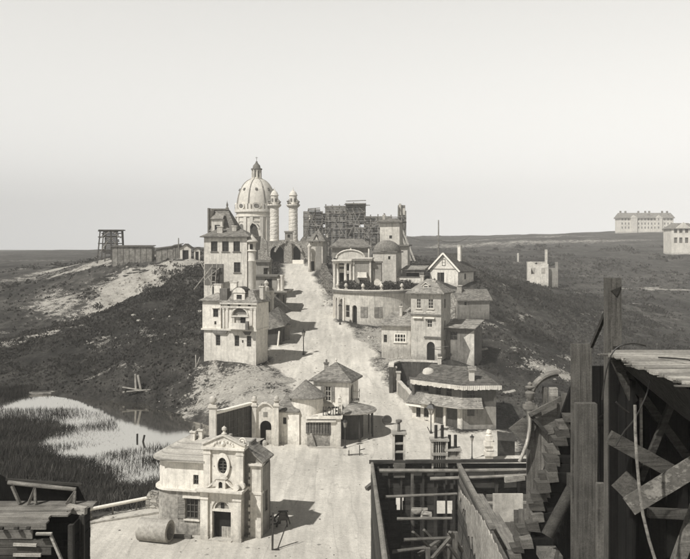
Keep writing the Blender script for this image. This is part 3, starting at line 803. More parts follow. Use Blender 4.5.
    MB().add([(1.22,.6,4.73),(1.22,2.9,4.73),(.02,2.9,5.5),(.02,.9,5.6),(1.22,.6,4.83),(1.22,2.9,4.83),(.02,2.9,5.6),(.02,.9,5.7)],[(0,1,2,3),(4,5,6,7),(0,1,5,4),(1,2,6,5),(2,3,7,6),(3,0,4,7)]).build('aisle_roof', M['tile_l'], t)
    MB().prism([(-.08,4.4),(1.0,4.4),(1.0,4.8),(.04,5.5),(-.08,5.5)],PF(1.0),0,.15).build('aisle_gable', M['grey'], t)
    MB().box(-.1,.02,1.75,2.9,4.4,5.8).build('party_wall', M['dim'], t)
    MB().add([(-2.5,1.6,5.55),(-.1,1.6,5.55),(-.1,5.1,5.3),(-2.5,5.1,5.3)],[(0,1,2,3)]).build('nave_roof', M['plank'], t)
    # curved house wing
    wx0, r = -6.2, 1.1
    Pw = PF(.55); 
    def Pcurve(a, c, b):      # a<0: quarter turn at the left corner, a>=0 straight run
        if a >= 0: return (wx0+r+a, .55+c, b)
        th = -a/r
        if th <= PI/2: return (wx0+r-(r-c)*math.sin(th), .55+r-(r-c)*math.cos(th), b)
        return (wx0+c, .55+r+(-a-r*PI/2), b)
    L = -2.5-wx0-r
    cw = L-(-2.5+3.52)   # window centre along the run
    lo = MB().wall(Pcurve,-r*PI/2-2.6,L,-1.0,2.78,[hole(cw,1.0,.86,1.3)],.25,.3); lo.build('lower_wall', M['rough'], t)
    def Pup(a,c,b): return Pcurve(a,c+.06,b)
    up = MB().wall(Pup,-r*PI/2-2.6,L,2.9,4.72,[hole(L-.78,3.2,.36,.62)],.22,.3); up.build('upper_wall', M['white'], t)
    co = MB().wall(lambda a,c,b: Pcurve(a,c-.2,b),-r*PI/2-2.6,L,2.78,2.9,(),.4,.3); co.build('string_course', M['trim'], t)
    ba = MB().wall(lambda a,c,b: Pcurve(a,c-.05,b),-r*PI/2-2.6,L,-1.0,.75,(),.05,.3); ba.build('plinth', M['rough'], t)
    window(t, Pcurve, cw, 1.0, .86, 1.3, (2,2), frame='frame_d', sill=True, hood=True, shut='shut', shw=.52)
    window(t, Pup, L-.78, 3.2, .36, .62, (1,1), frame='frame_d')
    # board roof, rounded at the left corner
    eave = []; 
    for i in range(9):
        th = PI/2*i/8; rr = r+.35
        eave.append((wx0+r-rr*math.cos(th), .55+r-rr*math.sin(th)))
    eave = [(wx0-.35,4.9)] + eave + [(-2.55,.2)]
    rf = MB(); z0 = 4.7; rz = 5.75; ridge_y = 3.3
    n = len(eave); vs = [(x,y,z0) for x,y in eave] + [(x,y,z0+.1) for x,y in eave] + [(-4.75,ridge_y,rz),(-2.55,ridge_y,rz)]
    fs = [(i,i+1,n+i+1,n+i) for i in range(n-1)]
    for i in range(n-1):
        fs.append((n+i,n+i+1,2*n+1,2*n) if i == n-2 else (n+i,n+i+1,2*n))
    fs.append((n-1,2*n-1,2*n+1)); rf.add(vs,fs); rf.add([(-4.75,ridge_y,rz),(-2.55,ridge_y,rz),(-2.55,4.9,4.8),(wx0-.35,4.9,4.8)],[(0,1,2,3)])
    ro = rf.build('wing_roof', M['plank'], t)
    st = MB()
    for i in range(7):          # visible board laps
        f = i/7; y = .2+(ridge_y-.2)*f; z = 4.83+(rz-4.83)*f
        x0 = (wx0+.45)+( -4.75-wx0-.45)*f
        st.beam((x0,y,z-.03),(-2.55,y+.02,z-.025+RND.uniform(-.01,.01)),.07,.03)
    st.build('roof_board', M['plank'], ro)
    chimney(t,-4.3,2.7,5.2,6.05,.28,.28,1,'white'); chimney(t,-3.85,2.9,5.2,6.15,.28,.28,1,'white')
chapel()

# ---------------------------------------------------------------- square furniture around the chapel
def drum():
    p = wp(150, 545.5, 51.4)
    t = thing('concrete_pipe', 'short wide concrete pipe lying on its side by the chapel wing', 'pipe', (p.x, p.y, 0), -14)
    mb = MB(); prof = [(.66,-1.02),(.70,-1.0),(.70,1.0),(.66,1.02),(.52,1.02),(.50,.9),(.50,-.9),(.52,-1.02),(.66,-1.02)]
    vs = []
    mb.lathe(prof,(0,.7,.69),28,axis='x'); mb.build('pipe_shell', M['concrete'], t, True)
    MB().beam((.2,1.5,.1),(2.0,1.7,.1),.25,.2).build('chock', M['wood'], t)
drum()
def trestle():
    p = wp(283, 527, 54.9)
    t = thing('trestle', 'small wooden trestle with slanted board standing right of the chapel', 'trestle', (p.x,p.y,0), -10)
    MB().beam((-.35,-.1,0),(-.2,0,.95),.07).beam((.3,-.1,0),(.22,0,.95),.07).beam((-.3,.5,0),(-.2,0,.95),.06).beam((.35,.5,0),(.22,0,.95),.06).build('leg', M['wood_d'], t)
    MB().beam((-.32,-.02,.95),(.34,-.02,1.0),.09).beam((-.3,-.05,.4),(.32,-.05,.45),.06).build('rail', M['wood_d'], t)
    MB().add([(-.3,-.12,.42),(.3,-.12,.46),(.22,.02,.92),(-.2,.02,.9)],[(0,1,2,3)]).build('board', M['wood'], t)
    q = wp(272.5, 550, 50.6)
    t2 = thing('wooden_post', 'thin dark post with a leaning prop in front of the chapel right corner', 'post', (q.x,q.y,0))
    MB().beam((0,0,-.3),(.02,0,2.25),.11).build('shaft', M['wood_dz'], t2)
    MB().beam((.3,.0,.0),(.86,.5,1.5),.05).build('prop', M['wood_d'], t2)
    MB().beam((.03,0,-.0),(.4,-.05,.05),.08).build('foot', M['wood_d'], t2)
    b = wp(263, 527, 55); t3 = thing('debris_heap', 'dark heap of scrap wood in the chapel shadow', 'heap', (b.x+.7,b.y,0))
    mb = MB()
    for i in range(9): a = RND.random()*6; mb.beam((RND.uniform(-.4,.4),RND.uniform(-.3,.3),.02+.06*i),(RND.uniform(-.6,.6),RND.uniform(-.4,.4),.12+.08*i),.1,.08)
    mb.build('scrap_wood', M['wood_d'], t3)
trestle()
def low_rail():
    a = wp(80,527,15327/273); b = wp(152,509,15327/257); 
    ax, ay = -17.6, 56.3; bx, by = -13.7, 59.0
    t = thing('low_rail', 'low white rail along the marsh edge beside the chapel', 'rail', (ax,ay,0))
    MB().tube([(.3,.15,.62),(3.9,2.6,.70)],.12,10).build('rail_beam', M['paint'], t, True)
    MB().tube([(1.6,1.1,-.4),(1.6,1.1,.6)],.06,6).build('rail_post', M['wood'], t); MB().tube([(3.0,2.05,-.4),(3.0,2.05,.62)],.06,6).build('rail_post', M['wood'], t)
    k = MB(); k.beam((-.4,-1.6,.04),(6.0,1.9,.06),.18,.14); k.build('kerb_edge', M['trim'], t)
    for (x,y,l) in ((ax-.1,ay,'rough stone pier at the near end of the low white rail'),(bx+.15,by,'rough stone pier at the chapel end of the low white rail')):
        s = thing('stone_pier', l, 'pier', (x,y,0)); mb = MB()
        for i in range(4):
            mb.box(-.45+RND.uniform(-.06,.06),.45+RND.uniform(-.06,.06),-.4+RND.uniform(-.05,.05),.4,-.4+.33*i,-.08+.33*i)
        mb.box(-.2,.35,-.3,.2,.93,1.12); mb.build('masonry', M['stone'], s, jit=.05)
low_rail()

# ---------------------------------------------------------------- creek fence
def fence():
    a = Vector((-11.45,72.2)); b = Vector((-8.6,76.9))
    t = thing('board_fence', 'dark gridded board fence with white coping along the creek', 'fence', (0,0,0))
    P = PE(a, b); L = (b-a).length
    f = MB().pbox(P,.2,L,.0,.12,-1.4,3.85); f.build('panel', M['dark'], t)
    g = MB()
    for i in range(9): g.pbox(P,.25+i*(L-.3)/8-.03,.25+i*(L-.3)/8+.03,-.05,-.002,-1.2,3.8)
    for i in range(7): g.pbox(P,.2,L,-.03,-.003,-.5+i*.68,-.45+i*.68)
    g.build('batten', M['wood'], t)
    MB().pbox(P,.2,L,-.18,.3,3.853,4.07).build('coping', M['paint'], t)
    q = thing('gate_pillar', 'tall white square pillar with ball finial at the fence end behind the chapel', 'pillar', (a.x,a.y,0))
    MB().box(-.3,.3,-.3,.3,-1.6,4.5).build('shaft', M['white'], q)
    MB().box(-.4,.4,-.4,.4,4.5,4.62).box(-.34,.34,-.34,.34,4.62,4.75).build('capital', M['trim'], q)
    MB().lathe([(.12,4.75),(.14,4.85),(.29,4.95),(.34,5.15),(.29,5.35),(.12,5.47),(0,5.5)],(0,0,0),14).build('ball_finial', M['trim'], q, True)
fence()

# ================================================================== INN
def inn():
    Y = 76.6; k = Y/FPX; u0, v0 = 341, 447
    x = lambda u: (u-u0)*k; z = lambda v: (v0-v)*k
    p = wp(u0,v0,Y)
    # archway
    g = thing('archway', 'white arched gateway between two ball topped pillars beside the inn', 'gateway', wp(265,447,Y))
    gx0, gx1 = -.98, .98
    mb = MB().wall(PF(.1),gx0,gx1,-.6,3.2,[hole(.05,-.6,1.05,3.0,1.0)],.35); mb.prism([(gx0,3.2),(gx1,3.2),(.55,3.72),(.2,3.95),(-.15,3.95),(-.55,3.72)],PF(.1),0,.35); mb.build('gate_wall', M['white'], g)
    mo = MB(); q = [(gx0,3.3),(-.55,3.8),(-.15,4.02),(.2,4.02),(.55,3.8),(gx1,3.3)]
    for (a,b),(c,d) in zip(q,q[1:]): mo.beam((a,.2,b),(c,.2,d),.55,.12)
    mo.build('gable_coping', M['trim'], g)
    MB().pbox(PF(.1),-.18,.22,-.03,.0,2.75,3.2).build('plaque', M['grey'], g)
    MB().pbox(PF(.1),-.5,.6,.7,.75,-.6,2.4).build('passage', M['void'], g)
    MB().pbox(PF(.1),.05,.56,.3,.36,-.1,1.45).lathe([(.0,0),(.28,.1),(.26,.4),(.12,.55),(0,.6)],(-.05,.2,0),8).build('gate_leaf', M['cream'], g)
    for sx in (-1.0,1.05):
        c = MB().box(sx-.2,sx+.2,-.12,.42,-.6,3.75).box(sx-.28,sx+.28,-.2,.5,3.75,3.9).box(sx-.22,sx+.22,-.14,.44,3.9,4.05).build('pillar', M['white'], g)
        MB().lathe([(.1,4.05),(.3,4.2),(.33,4.3),(.2,4.36),(.24,4.42),(.18,4.6),(.06,4.66),(0,4.7)],(sx,.15,0),12).build('urn', M['cream'], c, True)
    t = thing('inn', 'white inn with round tower, red tiled house, lettered sign and round canopy', 'inn', (p.x,p.y,0))
    # front annexe
    w = MB().wall(PF(0),x(307),x(336),-.3,2.62,[hole(x(317.5),1.3,2.55,1.0)],.3); w.wall(PR(0),.3,3.2,-.3,2.62,(),.3); w.build('annexe_wall', M['rough'], t)
    MB().pbox(PF(0),x(308),x(333),.2,.25,1.1,2.4).build('shop_opening', M['void'], t)
    sh = MB()
    for i in range(9): sh.pbox(PF(0),x(306)+i*.26,x(306)+i*.26+.2,-.08,-.02,1.25-.02*i,2.25)
    sh.build('shop_shutter', M['shut_d'], t)
    MB().pbox(PF(-.1),x(304),x(336),-.15,.1,2.32,2.5).build('awning_ledge', M['trim'], t)
    MB().pbox(PF(0),x(336),0,-.12,.28,-.3,2.62).pbox(PF(0),x(330),x(335.9),-.05,.28,-.3,2.3).build('pilaster', M['trim'], t)
    MB().slab([(x(306),-.3),(.12,-.3),(.12,1.4),(x(306),1.4)],2.62,2.76).slab([(x(318),-.22),(.16,-.22),(.16,1.2),(x(318),1.2)],2.763,2.92).build('cornice', M['trim'], t)
    MB().add([(x(306),.3,2.77),(.1,.3,2.93),(.1,3.4,3.4),(x(306),3.4,3.3)],[(0,1,2,3)]).build('annexe_roof', M['white'], t)
    MB().box(x(309),.2,-.75,-.45,-.2,.14).box(x(309),x(312),-.6,.0,-.2,.12).build('pavement_kerb', M['trim'], t)
    MB().prism([(x(308),-.2),(x(317),-.2),(x(312),1.3),(x(310),1.25)],PF(-.25),0,.25).build('buttress', M['rough'], t)
    # sign letters cut out of black boards standing on the cornice
    cu = bpy.data.curves.new('sign_text','FONT'); cu.body = 'HOTEL'; cu.size = 1.0; cu.extrude = .04; cu.align_x = 'LEFT'; cu.offset = .025
    so = bpy.data.objects.new('tmp', cu); COL.objects.link(so)
    dg = bpy.context.evaluated_depsgraph_get(); me = bpy.data.meshes.new_from_object(so.evaluated_get(dg)); bpy.data.objects.remove(so)
    me.name = 'hotel_sign'; me.materials.clear(); me.materials.append(M['ink'])
    xs = [v.co.x for v in me.vertices]; ys = [v.co.y for v in me.vertices]
    sx = 1.62/(max(xs)-min(xs)); sy = .82/(max(ys)-min(ys))
    for v in me.vertices: v.co = ((v.co.x-min(xs))*sx + x(323), -.14+v.co.z, 2.93+(v.co.y-min(ys))*sy)
    o = bpy.data.objects.new('hotel_sign', me); COL.objects.link(o); o.parent = t
    st = MB().pbox(PF(-.06),x(322.5),x(341),0,.03,2.925,2.96)
    st.build('sign_frame', M['ink'], o)
    cl = MB()
    for i in range(5): cl.box(x(338)+.02*(i%2),x(341.5)-.02*(i%2),.05,.4,2.93+i*.3,3.16+i*.3)
    cl.lathe([(.12,4.43),(.2,4.5),(.1,4.65),(0,4.8)],(x(339.7),.22,0),8); cl.build('stacked_pillar', M['trim'], t, jit=.03)
    # round tower
    cx, cy, r = x(306.5), 1.9, 1.5
    Pt = PC(cx,cy,r)
    tw = MB().wall(Pt,-PI*r,PI*r,-.3,4.45,[hole(-1.15,1.95,.34,.8),],.25,.3); tw.build('tower_wall', M['white'], t, True)
    window(t, Pt, -1.15, 1.95, .34, .8, (0,0), frame=None, name='window')
    rf = MB(); n = 22; vs = [];
    ap = (cx-.15,cy+.3,5.9)
    for i in range(n): th = 2*PI*i/n; vs.append((cx+1.85*math.cos(th),cy+1.85*math.sin(th),4.32))
    for i in range(n): th = 2*PI*i/n; vs.append((cx+1.83*math.cos(th),cy+1.83*math.sin(th),4.42))
    for i in range(n): th = 2*PI*i/n; vs.append((cx-.08+.9*math.cos(th),cy+.2+.9*math.sin(th),5.15))
    vs.append(ap)
    fs = [tuple(range(n))]
    for i in range(n):
        j = (i+1)%n; fs += [(i,j,n+j,n+i),(n+i,n+j,2*n+j,2*n+i),(2*n+i,2*n+j,3*n)]
    rf.add(vs,fs); rf.build('tower_roof', M['thatch'], t)
    # low wing between gateway and tower
    wl = PE((x(277),.9),(x(299),.35)); Lw = math.hypot(x(299)-x(277),.55)
    w = MB().wall(wl,0,Lw,-.5,3.1,[hole(Lw*.32,1.95,.36,.62),],.25); w.build('wing_wall', M['white'], t)
    window(t, wl, Lw*.32, 1.95, .36, .62, (0,0), frame=None)
    MB().add([(x(276),.7,3.05),(x(299),.2,3.1),(x(300),2.6,4.3),(x(284),3.0,4.35),(x(276),.7,3.15),(x(299),.2,3.2),(x(300),2.6,4.4),(x(284),3.0,4.45)],[(0,1,2,3),(4,5,6,7),(0,1,5,4),(1,2,6,5),(2,3,7,6),(3,0,4,7)]).build('wing_roof', M['tile'], t)
    # two storey house, turned a little
    hx0, hy0 = x(349), 3.0
    def rot(px,py,a=math.radians(-16)): return (hx0+px*math.cos(a)-py*math.sin(a), hy0+px*math.sin(a)+py*math.cos(a))
    W, D = 3.55, 3.4
    c = [rot(-W,0),rot(0,0),rot(0,D),rot(-W,D)]
    hw = MB(); holes_f = [hole(1.45,3.55,.62,1.45)]
    for i in range(4):
        a, b = c[i], c[(i+1)%4]; L = math.hypot(b[0]-a[0],b[1]-a[1])
        hw.wall(PE(a,b),0 if i%2==0 else .25,L if i%2==0 else L-.25,-.3,5.5,holes_f if i==0 else [hole(1.2,3.6,.9,1.5,1.0)] if i==1 else (),.25)
    hw.build('house_wall', M['white'], t)
    window(t, PE(c[0],c[1]), 1.45, 3.55, .62, 1.45, (1,2), frame='frame', shut='shut', shw=.34, sill=True)
    door(t, PE(c[1],c[2]), 1.2, 3.6, .9, 1.5)
    ap = rot(-W/2,D/2)
    MB().roof(c,5.58,[(ap[0],ap[1],7.15)],[0]*4,.38,.14).build('house_roof', M['tile'], t)
    MB().lathe([(.12,7.0),(.06,7.2),(.12,7.35),(.05,7.5),(0,7.65)],(ap[0],ap[1],0),8).build('roof_finial', M['trim'], t, True)
    q = rot(-W*.74,D*.36); chimney(t,q[0],q[1],5.7,7.0,.42,.42,1,'grey','dim')
    b = rot(.1,.7)
    bl = MB().box(b[0],b[0]+.75,b[1]-.2,b[1]+1.3,3.5,3.6); 
    for i in range(5): bl.box(b[0]+.02+.17*i,b[0]+.05+.17*i,b[1]-.2,b[1]-.17,3.6,4.45)
    bl.box(b[0],b[0]+.77,b[1]-.21,b[1]-.16,4.45,4.52).box(b[0]+.72,b[0]+.77,b[1]-.2,b[1]+1.3,4.45,4.52).box(b[0]+.72,b[0]+.77,b[1]-.2,b[1]+1.3,4.0,4.04).box(b[0]+.72,b[0]+.77,b[1]+1.24,b[1]+1.3,3.6,4.45)
    bl.build('balcony', M['wood_l'], t)
    # round canopy on posts
    kx, ky, R = x(350), 3.4, 2.5
    cn = MB(); n = 26; a0, a1 = -PI*.62, PI*.42; vs = []; fs = []
    ring = [(R,2.72),(R+.02,2.9),(R*.55,3.22),(.1,3.45)]
    for i in range(n+1):
        th = a0+(a1-a0)*i/n
        for (rr,zz) in ring: vs.append((kx+rr*math.cos(th),ky+rr*math.sin(th),zz))
        vs.append((kx,ky,2.74))
    for i in range(n):
        o = 5*i
        for j in range(3): fs.append((o+j,o+5+j,o+6+j,o+j+1))
        fs.append((o,o+5,o+9,o+4))
    cn.add(vs,fs); co_ = cn.build('canopy', M['tile_l'], t)
    rm = MB(); rm.tube([(kx+R*math.cos(a0+(a1-a0)*i/n),ky+R*math.sin(a0+(a1-a0)*i/n),2.8) for i in range(n+1)],.09,6); rm.build('canopy_rim', M['wood_l'], co_)
    for th in (-1.15,-.62,-.2,.25):
        MB().tube([(kx+(R-.3)*math.cos(th),ky+(R-.3)*math.sin(th),-.2),(kx+(R-.3)*math.cos(th),ky+(R-.3)*math.sin(th),2.75)],.085,8).build('canopy_post', M['wood_d'], t)
    MB().lathe([(R+.25,-.3),(R+.25,.16),(R-.1,.16),(R-.1,-.3)],(kx,ky,0),26,-1.35,.5).build('step_kerb', M['trim'], t)
    MB().wall(PC(kx,ky,1.3),-1.2,3.2,-.2,2.75,(),.2,.25).build('canopy_wall', M['dark'], t)
    sl = thing('street_lamp', 'slim street lamp at the inn corner beside the hitching rail', 'street lamp', (x(345)+p.x,p.y-.55,0))
    return sl
def fit_lamp(t, h=2.7, big=1.0):
    MB().lathe([(.14,-.3),(.14,.12),(.09,.2),(.055,.4),(.045,h-.45),(.08,h-.4)],(0,0,0),10).build('lamp_post', M['iron'], t, True)
    l = MB()
    for i in range(4):
        q = PI/4+i*PI/2; l.beam((.09*big*math.cos(q),.09*big*math.sin(q),h-.42),(.19*big*math.cos(q),.19*big*math.sin(q),h+.05*big),.025)
    l.lathe([(.27*big,h+.05*big),(.14*big,h+.2*big),(.05,h+.26*big),(.06,h+.32*big),(0,h+.4*big)],(0,0,0),4,PI/4*0)
    ln = l.build('lantern', M['iron'], t)
    MB().lathe([(.1*big,h-.42),(.2*big,h+.05*big)],(0,0,0),4).build('lamp_glass', M['glass'], ln)
lamp0 = inn(); fit_lamp(lamp0, 2.35)
lamp0['group'] = 'street lamps along the road'
def lamp(u, v, Y, label, s=1.0):
    q = wp(u,v,Y); dup(lamp0, (q.x,q.y,gz(q.x,q.y)), 0, label, s)
lamp(303.5,352,110.8,'lone street lamp at the left road edge below the three storey tower',1.25)
lamp(340,325,129,'street lamp in front of the round garden terrace wall',1.2)
lamp(472,459,72,'street lamp behind the roofless shell, before the stacked white stone marker',.8)
bl = thing('street_lamp', 'big lantern on a post before the grey tiled corner house', 'street lamp', (wp(431,437,80.6).x,80.6,gz(wp(431,437,80.6).x,80.6)), 20, 'street lamps along the road')
fit_lamp(bl, 2.35, 2.1)
MB().beam((-.05,0,.0),(-.5,-.2,.7),.05).build('stay', M['iron'], bl)
def hitch():
    q = wp(354,456,15327/209); t = thing('hitching_rail', 'low dark hitching rail beside the lamp at the inn corner', 'rail', (q.x,q.y,0), 8)
    MB().beam((-.55,0,.12),(.75,0,.16),.07).build('rail', M['wood_d'], t)
    for s in (-.45,.5): MB().beam((s,0,-.2),(s,0,.95 if s>0 else .5),.07).build('upright', M['wood_d'], t)
    MB().beam((.5,0,.5),(1.0,.2,.55),.06).build('arm', M['wood_d'], t)
    q = wp(387,429,15327/184.0); t = thing('cart_wheel', 'spoked wooden cart wheel standing near the inn canopy', 'wheel', (q.x,q.y,gz(q.x,q.y)), 8)
    MB().lathe([(.43,-.04),(.5,-.04),(.5,.04),(.43,.04),(.43,-.04)],(0,0,.5),28,axis='y').build('rim', M['wood'], t)
    MB().lathe([(.02,-.08),(.07,-.08),(.07,.08),(.02,.08)],(0,0,.5),12,axis='y').build('hub', M['wood'], t)
    sp = MB()
    for i in range(8): a = 2*PI*i/8; sp.beam((.08*math.cos(a),0,.5+.08*math.sin(a)),(.43*math.cos(a),0,.5+.43*math.sin(a)),.03)
    sp.build('spokes', M['wood_m'], t)
    MB().beam((.0,.05,.5),(.5,.9,.02),.07).beam((.3,.35,.06),(1.15,.2,.06),.09,.07).build('axle', M['wood'], t)
    q = wp(489,461,71.5); t = thing('stone_marker', 'white marker of stacked rusticated stones at the square edge', 'marker', (q.x,q.y,gz(q.x,q.y)))
    mb = MB()
    for i in range(6): r = .42 if i%2==0 else .3; mb.box(-r,r,-r,r,-.4+i*.42+.05,-.4+i*.42+.42)
    mb.lathe([(.3,2.1),(.34,2.2),(.2,2.3),(.28,2.45),(.2,2.65),(0,2.7)],(0,0,0),10); mb.build('stack', M['trim'], t, jit=.03)
    for (u,v,l) in ((495,462,'dark plank lean-to beside the white stone marker'),):
        q = wp(u,v,72); t = thing('plank_shelter', l, 'shelter', (q.x+.4,q.y+1,-.6))
        MB().add([(0,0,0),(1.6,.4,0),(1.6,.4,2.2),(0,0,2.6)],[(0,1,2,3)]).build('back_panel', M['wood_d'], t); MB().add([(-.1,-.6,2.2),(1.7,-.3,2.0),(1.6,.6,2.5),(0,.3,2.8)],[(0,1,2,3)]).build('roof', M['wood_d'], t)
hitch()
# ================================================================== left side of the ridge road
def town_tower():
    Y = 104; k = Y/FPX; p = wp(256,369,Y)
    t = thing('tower_house', 'white three storey tower house with arched balcony niche at the left of the road', 'house', (p.x,p.y,p.z), -17)
    z = lambda v: (369-v)*k
    W, D = 5.2, 3.9          # right, taller section; the left bay adds 2.9
    x1 = -4.55; x0 = -7.35
    F = PF(0)
    w = MB(); w.wall(F,x0+.2,0,-2.5,4.7,[hole(-2.6,2.75,.62,1.35),hole(-.95,2.75,.62,1.35),hole(-5.2,2.75,.62,1.35),hole(-1.8,3.2,.2,.35)],.3)
    w.wall(PR(0),.3,D,-2.5,4.7,(),.3).wall(PL(x0+.2),.3,D,-3.5,4.7,(),.3).wall(lambda a,c,b:(a,D-c,b),x0+.2,0,-2.5,4.7,(),.28)
    w.build('lower_wall', M['white'], t)
    for a in (-2.6,-.95,-5.2): window(t,F,a,2.75,.62,1.35,(1,3),frame='frame_d',depth=.14)
    MB().pbox(F,-1.9,-1.7,.1,.12,3.2,3.55).build('vent', M['pane'], t)
    MB().box(x0-.1,.18,-.28,D,4.7,4.92).build('string_course', M['trim'], t)
    for a,ww in ((-4.9,2.3),(-1.15,1.2)):
        MB().prism([(a-ww/2,4.7),(a+ww/2,4.7),(a+ww/2-.3,4.25),(a-ww/2+.35,4.25)],PF(-.24),0,.24).build('corbel', M['dim'], t)
    # loggia section
    Gf = PF(-.12)
    w = MB(); w.wall(Gf,x1,.1,4.92,8.2,[hole(-2.15,5.05,1.95,2.55,1.0)],.3); w.wall(PR(.1),.18,D,4.92,8.2,(),.3).wall(PL(x1),.18,D,4.92,8.6,(),.3); w.build('upper_wall', M['white'], t)
    for a in (-4.35,-3.85,-.55,-.05): MB().pbox(Gf,a-.14,a+.14,-.13,0,4.92,7.4).pbox(Gf,a-.19,a+.19,-.17,0,7.4,7.58).build('pilaster', M['trim'], t)
    MB().pbox(Gf,x1-.1,.2,-.22,0,7.583,7.78).pbox(Gf,x1-.05,.15,-.12,0,7.78,8.05).pbox(Gf,x1-.2,.3,-.34,.1,8.05,8.22).build('cornice', M['trim'], t)
    for a in (-3.6,-2.15,-.8): MB().pbox(Gf,a-.17,a+.17,-.16,-.12,7.83,8.0).build('vent', M['void'], t)
    ar = MB(); n = 12
    for i in range(n):
        a0, a1 = PI*i/n, PI*(i+1)/n
        ar.prism([(-2.15-1.2*math.cos(a0),6.7+1.0*math.sin(a0)),(-2.15-1.2*math.cos(a1),6.7+1.0*math.sin(a1)),(-2.15-1.02*math.cos(a1),6.7+.84*math.sin(a1)),(-2.15-1.02*math.cos(a0),6.7+.84*math.sin(a0))],Gf,-.12,0)
    ar.build('arch_moulding', M['trim'], t)
    MB().pbox(Gf,-3.1,-1.2,.25,.3,5.05,6.45).build('loggia_back', M['cream'], t)
    MB().prism([(-2.15-.97*math.cos(PI*i/10),6.75+.83*math.sin(PI*i/10)) for i in range(11)],Gf,.2,.25).build('tympanum', M['dim'], t)
    MB().pbox(Gf,-3.35,-.95,-.1,.2,6.45,6.62).build('lintel', M['trim'], t)
    MB().pbox(Gf,-2.15,-1.4,.18,.24,5.05,6.44).build('doorway', M['void'], t)
    MB().pbox(Gf,-1.35,-1.2,.0,.15,5.05,6.44).pbox(Gf,-3.05,-2.9,.0,.15,5.05,6.44).build('jamb', M['trim'], t)
    b = MB().pbox(Gf,-3.4,-.9,-.75,0,4.95,5.1)
    b.pbox(Gf,-3.35,-.95,-.72,-.62,5.1,5.75).pbox(Gf,-3.35,-3.25,-.62,0,5.1,5.75).pbox(Gf,-1.05,-.95,-.62,0,5.1,5.75); b.build('balcony', M['trim'], t)
    MB().box(-.98,-.62,-1.1,-.7,4.95,6.0).build('balcony_pier', M['dim'], t)
    # mansard with dormer
    P4 = [(x1-.05,-.12),(.1,-.12),(.1,D),(x1-.05,D)]
    MB().roof(P4,8.32,[(x1+.9,.75,9.75),(-.75,.75,9.75),(-.75,D-.6,9.75),(x1+.9,D-.6,9.75)],[0,1,2,3],.3,.1).add([(x1+.9,.75,9.752),(-.75,.75,9.752),(-.75,D-.6,9.752),(x1+.9,D-.6,9.752)],[(0,1,2,3)]).build('mansard_roof', M['tile_l'], t)
    dm = MB().wall(PF(-.2),-2.95,-1.45,8.25,9.5,[hole(-2.2,8.45,.72,.8)],.2)
    dm.prism([(-3.1,9.5),(-1.3,9.5),(-1.45,9.85),(-1.85,10.12),(-2.2,10.2),(-2.55,10.12),(-2.95,9.85)],PF(-.3),0,.5); d_ = dm.build('dormer', M['trim'], t)
    MB().pbox(PF(-.2),-2.57,-1.83,.1,.13,8.4,9.3).build('pane', M['pane'], d_)
    rr = MB(); vs=[]
    prof = [(-3.1,9.55),(-2.95,9.9),(-2.55,10.18),(-2.2,10.26),(-1.85,10.18),(-1.45,9.9),(-1.3,9.55)]
    for a,b_ in prof: vs += [(a,-.35,b_),(a,1.4,b_)]
    rr.add(vs,[(2*i,2*i+2,2*i+3,2*i+1) for i in range(6)]); rr.build('dormer_roof', M['tile_d'], d_)
    # left bay
    B = PF(-.05)
    w = MB().wall(B,x0,x1-.25,4.92,8.4,[hole(-5.5,6.35,.72,1.05),hole(-5.55,5.4,.3,.42)],.25).wall(PL(x0),.2,2.9,4.92,8.4,(),.25).wall(lambda a,c,b:(a,2.9-c,b),x0,x1-.05,4.92,8.4,(),.2)
    w.build('bay_wall', M['white'], t)
    window(t,B,-5.5,6.35,.72,1.05,(1,1),frame='frame_d',hood=True); MB().pbox(B,-5.7,-5.4,.1,.13,5.4,5.82).build('vent', M['pane'], t)
    MB().roof([(x0,-.05),(x1-.3,-.05),(x1-.3,2.9),(x0,2.9)],8.5,[(x0+1.5,1.4,9.45)],[0]*4,.35,.12).build('bay_roof', M['tile_l'], t)
    c = MB().box(x1-.28,x1+.75,-.3,.6,8.5,10.0).build('link_wall', M['dim'], t)
    chimney(t,-5.9,1.6,8.6,10.4,1.0,.6,0,'white'); chimney(t,-3.7,1.6,9.6,10.7,.9,.5,0,'white')
    chimney(t,.2,1.6,8.6,10.2,.5,.7,2,'cream')
    # sagging cable and leaning stakes at left foot
    for i,(u,v,du,l) in enumerate(((199,367,2.4,1.3),(200,346,-.2,1.5))):
        q = wp(u-1,v,105); s = thing('leaning_stake', 'pale leaning stake beside the tower house left foot, %s' % ('lower of two' if i==0 else 'upper of two'), 'stake', (q.x-.4,q.y,gz(q.x-.4,q.y)))
        MB().beam((0,0,-.3),(.25*du,.1,l),.1).build('shaft', M['wood_lz'], s)
town_tower()

